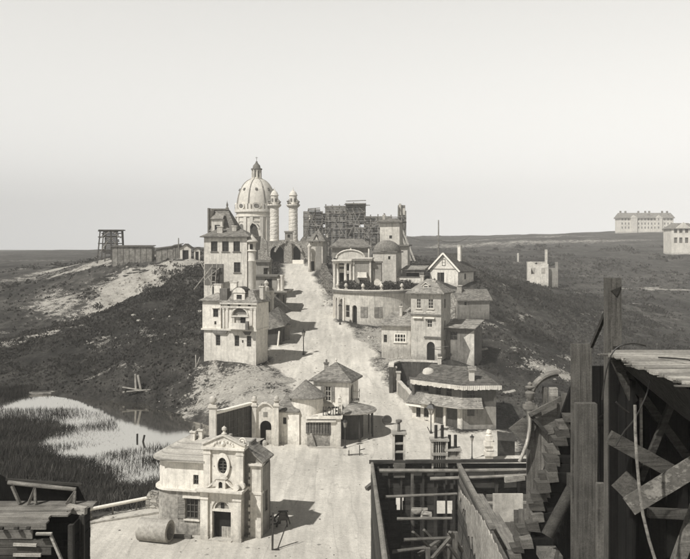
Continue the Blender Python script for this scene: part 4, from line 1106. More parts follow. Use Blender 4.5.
def tall_house():
    Y = 118; k = Y/FPX; p = wp(247,330,Y); zz = p.z
    t = thing('tall_house', 'tall white house with row of three dark windows, rising behind the tower house', 'house', (p.x,p.y,zz), -6)
    x = lambda u: (u-247)*k; z = lambda v: (330-v)*k
    F = PF(0); hs = [hole(x(213.5),z(251.5),.95,1.45),hole(x(225),z(251.5),.95,1.45),hole(x(236.5),z(251.5),.95,1.45),hole(x(237),z(272.5),.95,1.45),hole(x(218),z(272.5),.95,1.2)]
    w = MB().wall(F,x(203),0,-4,z(237),hs[:4],.3).wall(PR(0),.3,4.6,-1,z(237),(),.3).wall(PL(x(203)),.3,4.6,-4,z(237),(),.3).wall(lambda a,c,b:(a,4.6-c,b),x(203),0,-4,z(237),(),.28)
    w.build('wall', M['white'], t)
    for h in hs[:4]: window(t,F,(h[0]+h[1])/2,h[2],.95,1.45,(1,1),frame='frame_d',sill=True,depth=.15,sillm='dim')
    MB().roof([(x(203),0),(0,0),(0,4.6),(x(203),4.6)],z(236.3),[(x(212),2.6,z(228.5)),(x(238),2.6,z(228.5))],[0,1,1,0],.5,.14).build('roof', M['tile'], t)
    chimney(t,x(217.5),1.2,z(236),z(226.5),.75,.6,0,'cream'); chimney(t,x(231),2.0,z(233),z(226),.6,.6,0,'cream')
    MB().box(x(203)+.1,x(223),-.06,-.003,z(285),z(264)).build('weather_boarding', M['dim'], t)
    # slender corner turret
    cx = x(251.5); r = .55
    MB().lathe([(r,-1),(r,z(262)),(r+.1,z(261)),(r,z(260)),(r,z(252)),(r+.18,z(251)),(r,z(249.5)),(r,z(243)),(r+.3,z(242)),(r+.3,z(241)),(r+.05,z(239)),(.28,z(236.5)),(.06,z(235)),(0,z(233.5))],(cx,.4,0),14).build('corner_turret', M['trim'], t, True)
    MB().box(cx-.2,cx+.2,-.2,.0,z(249),z(244)).build('turret_opening', M['void'], t)
    q = wp(206,285,117)
    s = thing('propped_frame', 'pale crossed timbers and ladder propped against the left of the tall house', 'props', (q.x,q.y-.6,q.z))
    for a,b in (((-1.6,0,-.6),(.9,0,2.6)),((-.9,.1,3.6),(1.1,.1,-.2)),((-.4,.15,.5),(1.9,.15,2.4))):
        MB().beam(a,b,.13).build('prop', M['wood_lz'], s)
    MB().beam((.7,.1,-.4),(1.0,.1,3.0),.1).beam((1.3,.1,-.4),(1.6,.1,3.0),.1).beam((.75,.1,.5),(1.4,.1,.5),.08).beam((.8,.1,1.3),(1.45,.1,1.3),.08).beam((.9,.1,2.1),(1.5,.1,2.1),.08).build('ladder', M['wood_l'], s)
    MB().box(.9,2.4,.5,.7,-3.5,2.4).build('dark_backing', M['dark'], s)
tall_house()

def gable_house():
    Y = 150; k = Y/FPX; p = wp(236,232,Y)
    g = gz(p.x,p.y)
    t = thing('gabled_house', 'pale house with steep slate roof, dormer and pinnacle left of the dome', 'house', (p.x,p.y,g-.5), -4)
    x = lambda u: (u-236)*k; z = lambda v: EYE-(v-VH)*k-g+.5
    MB().wall(PF(0),x(209),0,0,z(231),(),.3).wall(PR(0),.3,6,0,z(231),(),.3).wall(PL(x(209)),.3,6,0,z(209),(),.3).build('wall', M['cream'], t)
    MB().add([(x(209),-.4,z(231)),(x(237),-.4,z(231)),(x(225),2.6,z(209)),(x(209),2.6,z(209)),(x(237),6.2,z(231)),(x(225),4,z(209)),(x(209),4,z(209)),(x(209),6.2,z(231))],[(0,1,2,3),(1,4,5,2),(4,7,6,5),(3,2,5,6),(0,3,6,7)]).build('roof', M['tile'], t)
    MB().box(x(207.5),x(209)-.01,-.3,3,z(236),z(208)).build('gable_wall', M['dim'], t)
    MB().beam((x(209),2.5,z(208.6)),(x(226),2.5,z(208.6)),.3).build('ridge', M['dim'], t)
    d = MB().wall(PF(-.7),x(212),x(223),z(235),z(219),[hole(x(218),z(231),1.0,1.1)],.25).wall(PR(x(223)),-.4,1.6,z(235),z(219),(),.2).wall(PL(x(212)),-.4,1.6,z(235),z(219),(),.2); dd = d.build('dormer', M['white'], t)
    window(dd,PF(-.7),x(218),z(231),1.0,1.1,(1,0),frame=None)
    MB().add([(x(211),-1,z(219)),(x(224),-1,z(219)),(x(222.5),1.4,z(213)),(x(212.5),1.4,z(213))],[(0,1,2,3)]).build('dormer_roof', M['tile_l'], dd)
    MB().lathe([(.25,z(210)),(.3,z(207)),(.12,z(206)),(.2,z(204)),(.05,z(201)),(0,z(199))],(x(223.5),3,0),8).build('pinnacle', M['dim'], t, True)
gable_house()

def ruin_wall():
    Y = 150; k = Y/FPX; q = wp(262,300,Y); g = gz(q.x,q.y); z = lambda v: EYE-(v-VH)*k-g+.5; x = lambda u: (u-262)*k
    t = thing('ruined_tower', 'dark broken tower wall with arched head standing below the dome', 'ruin', (q.x,q.y,g-.5))
    w = MB(); w.prism([(x(250),-2),(x(260),-2),(x(260),z(236)),(x(258.5),z(229)),(x(255.5),z(225)),(x(252),z(223)),(x(250),z(226))],PF(0),0,1.2); w.build('arched_wall', M['dark'], t)
    tr = MB(); pts=[(x(249.5),z(226)),(x(252),z(222.3)),(x(256),z(224)),(x(259),z(228.5)),(x(260.6),z(236))]
    for (a,b),(c,d) in zip(pts,pts[1:]): tr.beam((a,-.05,b),(c,-.05,d),.5,.25)
    tr.build('coping', M['trim'], t)
    w = MB(); w.prism([(x(258.5),-2),(x(271),-2),(x(271),z(258)),(x(268),z(256)),(x(267),z(242)),(x(264),z(238)),(x(261),z(238)),(x(260.2),z(250)),(x(258.5),z(250))],PF(-.6),0,1.4); w.build('broken_wall', M['stone'], t)
    w = MB().wall(PF(-1.8),x(257),x(270),-1,z(262),[hole(x(268),z(281),1.2,2.4)],.4).wall(PR(x(270)),-1.4,2.2,-1,z(262),(),.3); w.build('lower_wall', M['grey'], t)
    MB().box(x(256),x(271.5),-2.2,2.4,z(262),z(259.5)).build('cornice', M['dim'], t)
ruin_wall()

def row_houses():
    Y = 138; k = Y/FPX; q = wp(281,303,Y); t = thing('corner_house', 'small grey house with flat cornice at the upper left of the road', 'house', (q.x,q.y,gz(q.x,q.y)-.2), -6)
    x = lambda u: (u-281)*k; z = lambda v: (303-v)*k
    w = MB().wall(PF(0),x(262),0,-.8,z(283),[hole(x(276),1.6,.9,1.6)],.3).wall(PR(0),.3,5,-.8,z(283),[hole(2.3,1.0,1.2,2.0)],.3).wall(PL(x(262)),.3,5,-.8,z(283),(),.3); w.build('lower_wall', M['dim'], t)
    window(t,PF(0),x(276),1.6,.9,1.6,(0,0),frame=None); door(t,PR(0),2.3,1.0,1.2,2.0)
    MB().slab([(x(260.5),-.7),(.9,-.7),(.9,5.4),(x(260.5),5.4)],z(283),z(281.5)).slab([(x(259.5),-1),(1.15,-1),(1.15,5.6),(x(259.5),5.6)],z(281.4),z(279.8)).build('cornice', M['grey'], t)
    w = MB().wall(PF(.2),x(254),x(277),z(279.8),z(266),[hole(x(268),z(277),1.2,1.5)],.3).wall(PR(x(277)),.5,4.6,z(279.8),z(266),(),.3); w.build('attic_wall', M['grey'], t)
    MB().slab([(x(252),-.2),(x(278),-.2),(x(278),5),(x(252),5)],z(266),z(264.5)).build('attic_cornice', M['dim'], t)
    window(t,PF(.2),x(268),z(277),1.2,1.5,(0,0),frame=None)
    MB().lathe([(.28,z(279.8)),(.3,z(279)),(.22,z(278)),(.2,z(270)),(.3,z(269)),(.3,z(268))],(x(279),-.2,0),10).build('column', M['white'], t, True)
    MB().lathe([(.3,z(279.8)),(.3,z(266)),(.4,z(265)),(.4,z(264))],(x(282.5),-.2,0),10).build('column', M['white'], t, True)
    MB().lathe([(.35,z(279.8)),(.45,z(276)),(.25,z(275)),(.4,z(272)),(.2,z(270)),(0,z(269))],(x(267),-.7,0),10).build('urn', M['cream'], t, True)
    Y = 126; k2 = Y/FPX; q = wp(279,322,Y); t = thing('lean_to_house', 'low house with slanting tiled roof halfway down the left row', 'house', (q.x,q.y,gz(q.x,q.y)-.2), -8)
    x = lambda u: (u-279)*k2; z = lambda v: (322-v)*k2
    w = MB().wall(PF(0),x(262),0,-.8,z(301),[hole(x(273),z(311),.8,1.2)],.3).wall(PR(0),.3,4.6,-.8,z(301),[hole(2.2,.6,1.0,2.0)],.3); w.build('wall', M['grey'], t); window(t,PF(0),x(273),z(311),.8,1.2,(0,0),frame=None); door(t,PR(0),2.2,.6,1.0,2.0)
    MB().add([(x(260),-.4,z(302)),(1.2,-.6,z(305)),(1.2,4.8,z(305)),(x(266),4.4,z(287)),(x(266),.6,z(289)),(x(260),4.8,z(302))],[(0,1,4),(1,2,3,4),(0,4,3,5)]).build('roof', M['tile'], t)
    MB().lathe([(.32,z(303)),(.32,z(285)),(.4,z(284)),(.4,z(282.8))],(x(272),-.2,0),10).build('chimney', M['white'], t)
    MB().add([(x(264),-1.2,z(291)),(x(272),-1.2,z(291)),(x(277),-.2,z(286.5)),(x(266),-.2,z(283))],[(0,1,2,3)]).build('porch_roof', M['white'], t)
    Y = 116; k3 = Y/FPX; q = wp(282,338,Y); t = thing('round_end_house', 'dark walled house with broad tiled lean-to roof next to the tower house', 'house', (q.x,q.y,gz(q.x,q.y)-.2), -6)
    x = lambda u: (u-282)*k3; z = lambda v: (338-v)*k3
    w = MB().wall(PF(0),x(266),-.4,-1,z(318),(),.3).wall(PR(-.1),.3,4.4,-1,z(314),[hole(1.6,.2,1.3,2.1,1.0)],.3); w.build('wall', M['dark'], t); door(t,PR(-.1),1.6,.2,1.3,2.1)
    MB().add([(x(264),-.4,z(322)),(x(285.5),-.6,z(317)),(x(285.5),4.8,z(313)),(x(272),4.4,z(300)),(x(268),.4,z(304)),(x(264),4.8,z(318))],[(0,1,4),(1,2,3,4),(0,4,3,5)]).build('roof', M['tile'], t)
    MB().lathe([(.8,-1),(.8,z(319)),(.95,z(318)),(0,z(315))],(-.3,3.6,0),14).build('round_bay', M['dim'], t)
    MB().tube([(x(278),-.6,-.5),(x(280),-.5,z(322))],.12,7).build('pale_post', M['paint'], t)
row_houses()

# ================================================================== crest of the road: gate, columns, church
def crest_gate():
    Y = 200; k = Y/FPX; q = wp(289,264,Y); g = gz(q.x,q.y); t = thing('crest_gate', 'rough stone double archway closing the top of the road', 'gateway', (q.x,q.y,g))
    x = lambda u: (u-289)*k; z = lambda v: EYE-(v-VH)*k-g
    w = MB().wall(PF(0),x(268),x(284.5),-1,z(243),[hole(x(277),-1,x(284)-x(270.5),z(246)+1,.9)],1.2); w.wall(PF(0),x(292),x(312),-1,z(241),[hole(x(297),-1,x(300.5)-x(293),z(246)+1,.9)],1.2); w.build('arch_wall', M['stone'], t)
    MB().box(x(284.5),x(292),-.5,1.4,-1,z(240)).build('pier', M['stone'], t)
    for sg in (-1,1):
        s = MB()
        for i in range(7):
            f = i/6; s.beam((x(288.3)+sg*(.6+2.3*f),-.55,z(241)-2.0*f*f+.3),(x(288.3)+sg*(.9+2.3*f),-.55,z(241)-2.0*f*f-.6),.6,.5)
        s.build('voussoir_ring', M['rock'], t)
    MB().box(x(285),x(292.5),-.3,1.2,z(240),z(232.5)).box(x(284.3),x(293.2),-.5,1.4,z(232.5),z(231)).build('attic', M['grey'], t)
    MB().pbox(PF(-.3),x(287.6),x(290),-.03,0,z(237.5),z(234.5)).build('niche', M['void'], t)
    MB().box(x(270),x(284.4),1.6,1.8,-1,z(244)).box(x(292.2),x(301),1.6,1.8,-1,z(244)).build('passage', M['void'], t)
    MB().prism([(x(300),-1),(x(313),-1),(x(313),z(256)),(x(311),z(250)),(x(309),z(246)),(x(306),z(232)),(x(303),z(236)),(x(300),z(240))],PF(1.3),0,1.0).build('rock_mass', M['stone_w'], t)
    MB().box(x(293),x(304),-2.4,-1.6,-.5,z(259.8)).build('bench_wall', M['paint'], t)
    for i,(u,h,l) in enumerate(((305.6,1.75,'person in dark clothes standing at the crest gate, nearer the wall'),(308,1.65,'person in dark clothes standing at the crest gate, nearer the little gatehouse'))):
        pp = wp(u,262,190); person(pp.x,pp.y,h,l)
def person(px,py,h,l):
    me = bpy.data.meshes.new('person'); s = h/1.75
    J = [(0,0,.98,.15),(0,0,1.2,.14),(0,0,1.45,.16),(0,0,1.53,.06),(0,0,1.62,.10),(0,0,1.73,.07),(.1,0,.9,.11),(.11,.02,.5,.075),(.11,.04,.06,.05),(.11,-.12,.03,.045),(-.1,0,.9,.11),(-.12,-.06,.5,.075),(-.13,-.04,.06,.05),(-.13,-.2,.03,.045),(.21,0,1.42,.065),(.26,.02,1.15,.05),(.24,-.08,.9,.04),(-.21,0,1.42,.065),(-.26,.02,1.15,.05),(-.25,-.05,.9,.04)]
    E = [(0,1),(1,2),(2,3),(3,4),(4,5),(0,6),(6,7),(7,8),(8,9),(0,10),(10,11),(11,12),(12,13),(2,14),(14,15),(15,16),(2,17),(17,18),(18,19)]
    me.from_pydata([(a*s,b*s,c*s) for a,b,c,_ in J],E,[])
    o = bpy.data.objects.new('person', me); COL.objects.link(o); o.location = (px,py,gz(px,py)); 
    m = o.modifiers.new('skin','SKIN'); 
    for i,v in enumerate(me.skin_vertices[0].data): v.radius = (J[i][3]*s,)*2; v.use_root = (i==0)
    ss = o.modifiers.new('sub','SUBSURF'); ss.levels = 1; ss.render_levels = 2
    me.materials.append(M['cloth']); tag(o, l, 'person', 'people at the crest gate')
crest_gate()

def columns():
    Y = 205; k = Y/FPX
    for i,(u,r0,vb,vt,lab) in enumerate(((274.4,5.0,240,189,'carved round column with lantern top, left one beside the dome'),(293.2,5.6,240,189,'carved round column with lantern top, right one standing clear of the dome'))):
        q = wp(u,vb,Y); g = gz(q.x,q.y); z = lambda v: EYE-(v-VH)*k-g
        t = thing('carved_column', lab, 'column', (q.x,q.y,g), 0, 'pair of carved columns')
        r = 5.0*k*.92; prof = [(r+.35,-1),(r+.35,z(246)),(r+.1,z(245))]
        MB().box(-r-.6,r+.6,-r-.6,r+.6,-1,z(241)).build('plinth', M['grey'], t)
        sh = MB(); n = 26; rows = 60; vs=[]; fs=[]
        for j in range(rows+1):
            b = z(241)+(z(208)-z(241))*j/rows
            for a in range(n):
                th = 2*PI*a/n; ph = (j/rows*9 - a/n)%1.0
                rr = r*(1-.06*j/rows)*(1+.022*(1 if ph<.72 else -.6)) + RND.uniform(-.03,.03)
                vs.append((rr*math.cos(th),rr*math.sin(th),b))
        for j in range(rows):
            for a in range(n): fs.append((j*n+a,j*n+(a+1)%n,(j+1)*n+(a+1)%n,(j+1)*n+a))
        sh.add(vs,fs); sh.build('shaft', M['dome'], t)
        MB().lathe([(r*.95,z(208)),(r*1.25,z(206.8)),(r*1.5,z(205.6)),(r*1.5,z(204.4)),(r*.8,z(204.3))],(0,0,0),20).build('capital', M['trim'], t)
        for a in range(4):
            th = PI/4+a*PI/2; e = MB(); cx,cy = r*1.35*math.cos(th), r*1.35*math.sin(th)
            e.lathe([(.2,z(204.4)),(.34,z(203.4)),(.22,z(202.2)),(.3,z(201.4)),(.1,z(200)),(0,z(199.4))],(cx,cy,0),8); e.beam((cx,cy,z(203)),(cx+.55*math.cos(th),cy+.55*math.sin(th),z(201.3)),.2); e.build('eagle', M['grey'], t, True)
        l = MB().lathe([(r*.82,z(204.4)),(r*.8,z(196)),(r*.95,z(195.6)),(r*.95,z(195)),(r*.8,z(194.6)),(r*.72,z(193)),(r*.45,z(191.2)),(.2,z(190.4)),(.22,z(189.8)),(.05,z(189.2)),(.05,z(187.5)),(0,z(187.4))],(0,0,0),18).build('lantern', M['dome'], t, True)
        for a in range(6):
            th = -PI/2+a*PI/3; P = PC(0,0,r*.8); 
            MB().pbox(P,(a-2.5)*r*.83-.25,(a-2.5)*r*.83+.25,-.06,-.01,z(202),z(198.5)).build('lantern_opening', M['dim'], l)
columns()

def church():
    Y = 228; k = Y/FPX; q = wp(256.6,262,Y); g = gz(q.x,q.y); z = lambda v: EYE-(v-VH)*k-g
    t = thing('domed_church', 'large pale church with ribbed dome, lantern and drum windows crowning the hill', 'church', (q.x,q.y,g))
    R = 21.2*k
    # drum
    P = PC(0,0,R*.97)
    dr = MB().lathe([(R*.97,-1),(R*.97,z(217))],(0,0,0),48); dr.build('drum', M['dome'], t)
    for v0_,v1_,e in ((212.8,209.8,.35),(217.6,216.4,.3)):
        MB().lathe([(R*.97,z(v0_)),(R*.97+e,z(v0_)+.1),(R*.97+e,z(v1_)),(R*.97,z(v1_))],(0,0,0),48).build('cornice', M['trim'], t)
    MB().lathe([(R*.95,z(217)),(R*.95,z(209))],(0,0,0),48).build('attic', M['dome'], t)
    for i in range(8):
        th = (i+.5)*PI/4 - PI*.47
        for off in (-.16,.16):
            a = R*.97*(((th+off+PI)%(2*PI))-PI); 
            MB().pbox(P,a-.42,a+.42,-.3,.2,-1,z(217.6)).build('pilaster', M['trim'], t)
        a = R*.97*(((i*PI/4-PI*.47+PI)%(2*PI))-PI)
        wn = MB().prism([(a-.75,z(238)),(a+.75,z(238)),(a+.75,z(227))]+[(a+.75*math.cos(PI*j/6),z(227)+.75*math.sin(PI*j/6)) for j in range(1,6)]+[(a-.75,z(227))],P,-.08,.2).build('window', M['dim'], t)
        MB().pbox(P,a-1.1,a+1.1,-.25,.1,z(222.2),z(221)).build('hood', M['trim'], wn)
        # oculus dormers on the attic
        d = MB(); 
        rr = [(1.15*math.cos(2*PI*j/16), .95*math.sin(2*PI*j/16)) for j in range(16)]
        d.prism([(a+x_,z(206.6)+y_) for x_,y_ in rr],P,-.25,.9)
        od = d.build('oculus', M['trim'], t)
        MB().prism([(a+x_*.58,z(206.6)+y_*.58) for x_,y_ in rr],P,-.3,-.252).build('pane', M['dim'], od)
        for s_ in (-1.75,1.75): MB().pbox(P,a+s_-.3,a+s_+.3,-.3,.4,z(209.8),z(204.5)).build('pinnacle', M['trim'], t)
    # dome shell with ribs
    H_ = z(179.2)-z(209); prof = []
    for i in range(17):
        f = i/16; th = f*PI/2*.87
        prof.append((R*.955*math.cos(th)**.82, z(209)+H_*math.sin(th)/math.sin(PI/2*.87)))
    MB().lathe(prof,(0,0,0),64).build('dome', M['dome'], t, True)
    for i in range(8):
        th = (i+.5)*PI/4 - PI*.47 - PI/2
        rb = MB(); pts = [((r_+.08)*math.cos(th),(r_+.08)*math.sin(th),z_) for r_,z_ in prof]
        rb.tube(pts,[.22-.1*j/16 for j in range(17)],6); rb.build('rib', M['dome_s'], t, True)
        for (f,dth) in ((8,0.39),):
            r_,z_ = prof[f]; th2 = th+dth
            MB().beam((r_*1.0*math.cos(th2),r_*math.sin(th2),z_-.1),((r_+.25)*math.cos(th2),(r_+.25)*math.sin(th2),z_+.05),.55,.65).build('vent', M['dim'], t)
    lr = prof[-1][0]*.86
    MB().lathe([(lr*1.25,z(179.6)),(lr*1.3,z(178.6)),(lr*1.0,z(178.4)),(lr*.82,z(178.3)),(lr*.82,z(169.6))],(0,0,0),16).build('lantern', M['dome'], t)
    for i in range(8):
        th = i*PI/4+.2
        MB().beam((lr*.95*math.cos(th),lr*.95*math.sin(th),z(178.4)),(lr*.95*math.cos(th),lr*.95*math.sin(th),z(169.6)),.3).build('lantern_column', M['trim'], t)
        th += PI/8; MB().beam((lr*.82*math.cos(th),lr*.82*math.sin(th),z(177)),(lr*.82*math.cos(th),lr*.82*math.sin(th),z(171)),.32,.1).build('lantern_opening', M['dim'], t)
    MB().lathe([(lr*1.2,z(169.6)),(lr*1.2,z(168.6)),(lr*.85,z(168.2)),(lr*.75,z(165.5)),(lr*.45,z(164)),(.28,z(162.5)),(.3,z(161.8)),(.07,z(161)),(.06,z(158.5)),(0,z(155.5))],(0,0,0),14).build('spire', M['dim'], t, True)
    MB().beam((-.3,0,z(157.6)),(.3,0,z(157.6)),.12).build('cross', M['dim'], t)
    # low body
    MB().box(-R*1.3,R*1.9,-R*.4,R*1.4,-1,z(240)).build('body_wall', M['grey'], t)
church()
# ================================================================== right side of the ridge road
def poly_house_walls(mb, pts, z0, z1, holes={}, t=.25, shrink=.25):
    n = len(pts)
    for i in range(n):
        a, b = pts[i], pts[(i+1)%n]; L = math.hypot(b[0]-a[0],b[1]-a[1])
        mb.wall(PE(a,b), 0 if i%2==0 else 0, L, z0, z1, holes.get(i,()), t)
    return mb

def gatehouse():
    Y = 182; k = Y/FPX; q = wp(316,263,Y); g = gz(q.x,q.y); z = lambda v: EYE-(v-VH)*k-g; x = lambda u: (u-316)*k
    t = thing('gatehouse', 'small square gatehouse with steep tiled roof and cross gables at the top of the road', 'gatehouse', (q.x,q.y,g), -14)
    MB().wall(PF(0),x(309.5),x(323),-1.2,z(242),[hole(x(312),.0,.9,2.0)],.3).wall(PR(x(323)),.3,3.2,-1.2,z(242),(),.3).wall(PL(x(309.5)),.3,3.2,-1.2,z(242),(),.3).build('wall', M['cream'], t)
    door(t,PF(0),x(312),0,.9,2.0)
    MB().pbox(PF(0),x(315.5),x(321.5),-.06,-.003,0,z(246)).build('panel', M['grey'], t)
    MB().slab([(x(308.5),-.4),(x(324),-.4),(x(324),3.5),(x(308.5),3.5)],z(242.5),z(241)).build('cornice', M['trim'], t)
    MB().roof(rect(x(309),x(323.5),-.1,3.2),z(241),[(x(316.5),1.6,z(229))],[0]*4,.7,.12).build('roof', M['tile'], t)
    MB().gable(x(313.5),x(320),-.6,1.6,z(241),z(234.5)-z(241),.15,.1,.1,'y').build('gable_roof', M['tile_d'], t)
    MB().prism([(x(314),z(241)),(x(319.6),z(241)),(x(316.8),z(236))],PF(-.5),0,.2).build('gable', M['cream'], t)
    MB().lathe([(.36,-1),(.36,z(248)),(.48,z(247)),(.48,z(245.5)),(.25,z(245)),(.1,z(243.2))],(x(310.5),-1.0,0),10).build('corner_pillar', M['white'], t, True)
    w = thing('dry_stone_wall', 'tall rough dry stone retaining wall along the right road edge below the gatehouse', 'wall', (0,0,0))
    mb = MB(); pts = [(-4.9,176),(-4.3,168),(-3.2,158),(-1.5,148),(.2,139.5)]
    for (a,b),(c,d) in zip(pts,pts[1:]):
        n = 7
        for i in range(n):
            f = i/n; X, Yy = a+(c-a)*f, b+(d-b)*f; zb = gz(X,Yy)
            for lev in range(4): 
                s = .75
                mb.box(X-.5+RND.uniform(-.12,.12)+lev*.12,X+.9,Yy-.8,Yy+.72,zb-.6+lev*s,zb-.6+(lev+1)*s-.04+RND.uniform(-.05,.08))
    mb.build('wall_face', M['stone_w'], w, jit=.1)
gatehouse()

def hip_house():
    Y = 172; k = Y/FPX; q = wp(350,262,Y); g = gz(q.x,q.y); z = lambda v: EYE-(v-VH)*k-g; x = lambda u: (u-350)*k
    t = thing('long_hipped_house', 'long low house with hipped tiled roof in front of the scaffolding', 'house', (q.x,q.y,g), -3)
    MB().wall(PF(0),x(332),x(369),-2,z(247),[hole(x(336),1.6,1,1.5),hole(x(345),1.6,1,1.5),hole(x(362),1.6,1,1.5)],.3).wall(PR(x(369)),.3,6,-2,z(247),(),.3).wall(PL(x(332)),.3,6,-2,z(247),(),.3).build('wall', M['grey'], t)
    for u in (336,345,362): window(t,PF(0),x(u),1.6,1,1.5,(0,0),frame=None)
    MB().roof(rect(x(332),x(369),0,6),z(246.6),[(x(338.5),3,z(238.5)),(x(362),3,z(238.5))],[0,1,1,0],.6,.3).build('roof', M['tile'], t)
    MB().box(x(368),x(369.5),-.5,-.2,-2,z(247.5)).build('corner_post', M['white'], t)
    # segment-headed pediment in front
    p = MB(); poly = [(x(338.5),0),(x(365),0)]+[(x(351.7)+(x(365)-x(351.7))*math.cos(PI*i/12),z(258)+ (z(250.5)-z(258))*math.sin(PI*i/12)) for i in range(13)]
    p.prism(poly,PF(-5),0,3); p.build('arched_front', M['white'], t)
    MB().tube([(x(351.7)+(x(365.5)-x(351.7))*math.cos(PI*i/12),-5,z(258)+(z(250)-z(258))*math.sin(PI*i/12)) for i in range(13)],.22,6).build('arch_moulding', M['trim'], t)
    MB().lathe([(.15,z(251)),(.32,z(249.8)),(.1,z(248.5)),(0,z(248))],(x(351.7),-4.6,0),8).build('finial', M['trim'], t)
hip_house()

def tall_tower():
    Y = 160; k = Y/FPX; q = wp(399.5,266,Y); g = gz(q.x,q.y); z = lambda v: EYE-(v-VH)*k-g; x = lambda u: (u-399.5)*k
    t = thing('square_tower', 'tall plain square tower with flat pyramid cap behind the half domed tower', 'tower', (q.x,q.y,g), -14)
    hs = [hole(x(390.5),z(238.5),.55,.6)]
    MB().wall(PF(0),x(379.5),0,-2,z(221),hs,.3).wall(PR(0),.3,3.6,-2,z(221),(),.3).wall(PL(x(379.5)),.3,3.6,-2,z(221),(),.3).wall(lambda a,c,b:(a,3.6-c,b),x(379.5),0,-2,z(221),(),.28).build('wall', M['cream'], t)
    window(t,PF(0),x(390.5),z(238.5),.55,.6,(0,0),frame=None)
    MB().roof(rect(x(379.5),0,0,3.6),z(221),[(x(389),1.8,z(217.6))],[0]*4,.62,.3).build('roof', M['tile'], t)
    chimney(t,x(383),.8,z(220),z(215),.5,.5,1,'cream')
    MB().prism([(0.02,-2),(1.5,-2),(1.5,z(246)),(0.02,z(244))],PF(.4),0,2.4).build('lower_annexe', M['cream'], t)
    MB().slab([(-.2,-.2),(1.9,-.2),(1.9,3.2),(-.2,3.2)],z(246),z(244.6)).build('annexe_roof', M['tile'], t)
    MB().prism([(1.55,-2),(2.6,-2),(2.6,.8),(1.55,1.2)],PF(.6),0,2).build('buttress', M['cream'], t)
    # half dome tower in front
    Y = 150; k2 = Y/FPX; q = wp(396,286,Y); g = gz(q.x,q.y); z2 = lambda v: EYE-(v-VH)*k2-g; x2 = lambda u: (u-396)*k2
    t = thing('domed_tower', 'stout tower under a low shingled half dome beside the pavilion', 'tower', (q.x,q.y,g), -18)
    MB().wall(PF(0),x2(372),0,-2,z2(252),[hole(x2(389),z2(259.5),.42,.6)],.3).wall(PR(0),.3,4,-2,z2(252),(),.3).wall(PL(x2(372)),.3,4,-2,z2(252),(),.3).build('wall', M['cream'], t)
    window(t,PF(0),x2(389),z2(259.5),.42,.6,(0,0),frame=None)
    MB().slab([(x2(371),-.25),(.3,-.25),(.3,4.3),(x2(371),4.3)],z2(252.6),z2(251.3)).build('eave_board', M['dim'], t)
    h = z2(240)-z2(251.3); W = -x2(371)/2
    MB().lathe([( (W+.25)*math.cos(PI/2*i/9), z2(251.3)+h*math.sin(PI/2*i/9)) for i in range(10)],(x2(383.5),2.0,0),28,sy=.95).build('half_dome', M['thatch'], t)
    MB().prism([(x2(372.3),-2),(x2(380),-2),(x2(372.3),z2(259))],PF(-1.2),0,1.2).build('shadow_wedge', M['dim'], t)  # dim wedge added to draw the diagonal shadow across the tower wall
    # lean-to with shadowed slope at its right
    q = wp(412,283,150); g = gz(q.x,q.y)
    t = thing('low_outbuilding', 'low outbuilding with dark open front between the domed tower and the cottage', 'outbuilding', (q.x,q.y,g-.2), -16)
    MB().wall(PF(0),-2.9,1.6,-1,1.3,(),.2).build('front_wall', M['white'], t)
    MB().wall(PF(1.6),-2.2,1.9,-1,2.6,[hole(-.2,-.5,2.4,2.6)],.2).build('back_wall', M['dim'], t)
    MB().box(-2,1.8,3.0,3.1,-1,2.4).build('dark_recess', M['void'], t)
    MB().add([(-2.3,1.3,2.55),(2.1,1.3,2.65),(2.3,4.6,3.2),(-2.0,4.6,3.2),(-2.3,1.3,2.72),(2.1,1.3,2.8),(2.3,4.6,3.35),(-2.0,4.6,3.35)],[(0,1,2,3),(4,5,6,7),(0,1,5,4),(1,2,6,5),(2,3,7,6),(3,0,4,7)]).build('roof', M['tile_l'], t)
    MB().box(-3.0,1.7,-.1,.3,1.3,1.42).build('coping', M['dim'], t)
tall_tower()

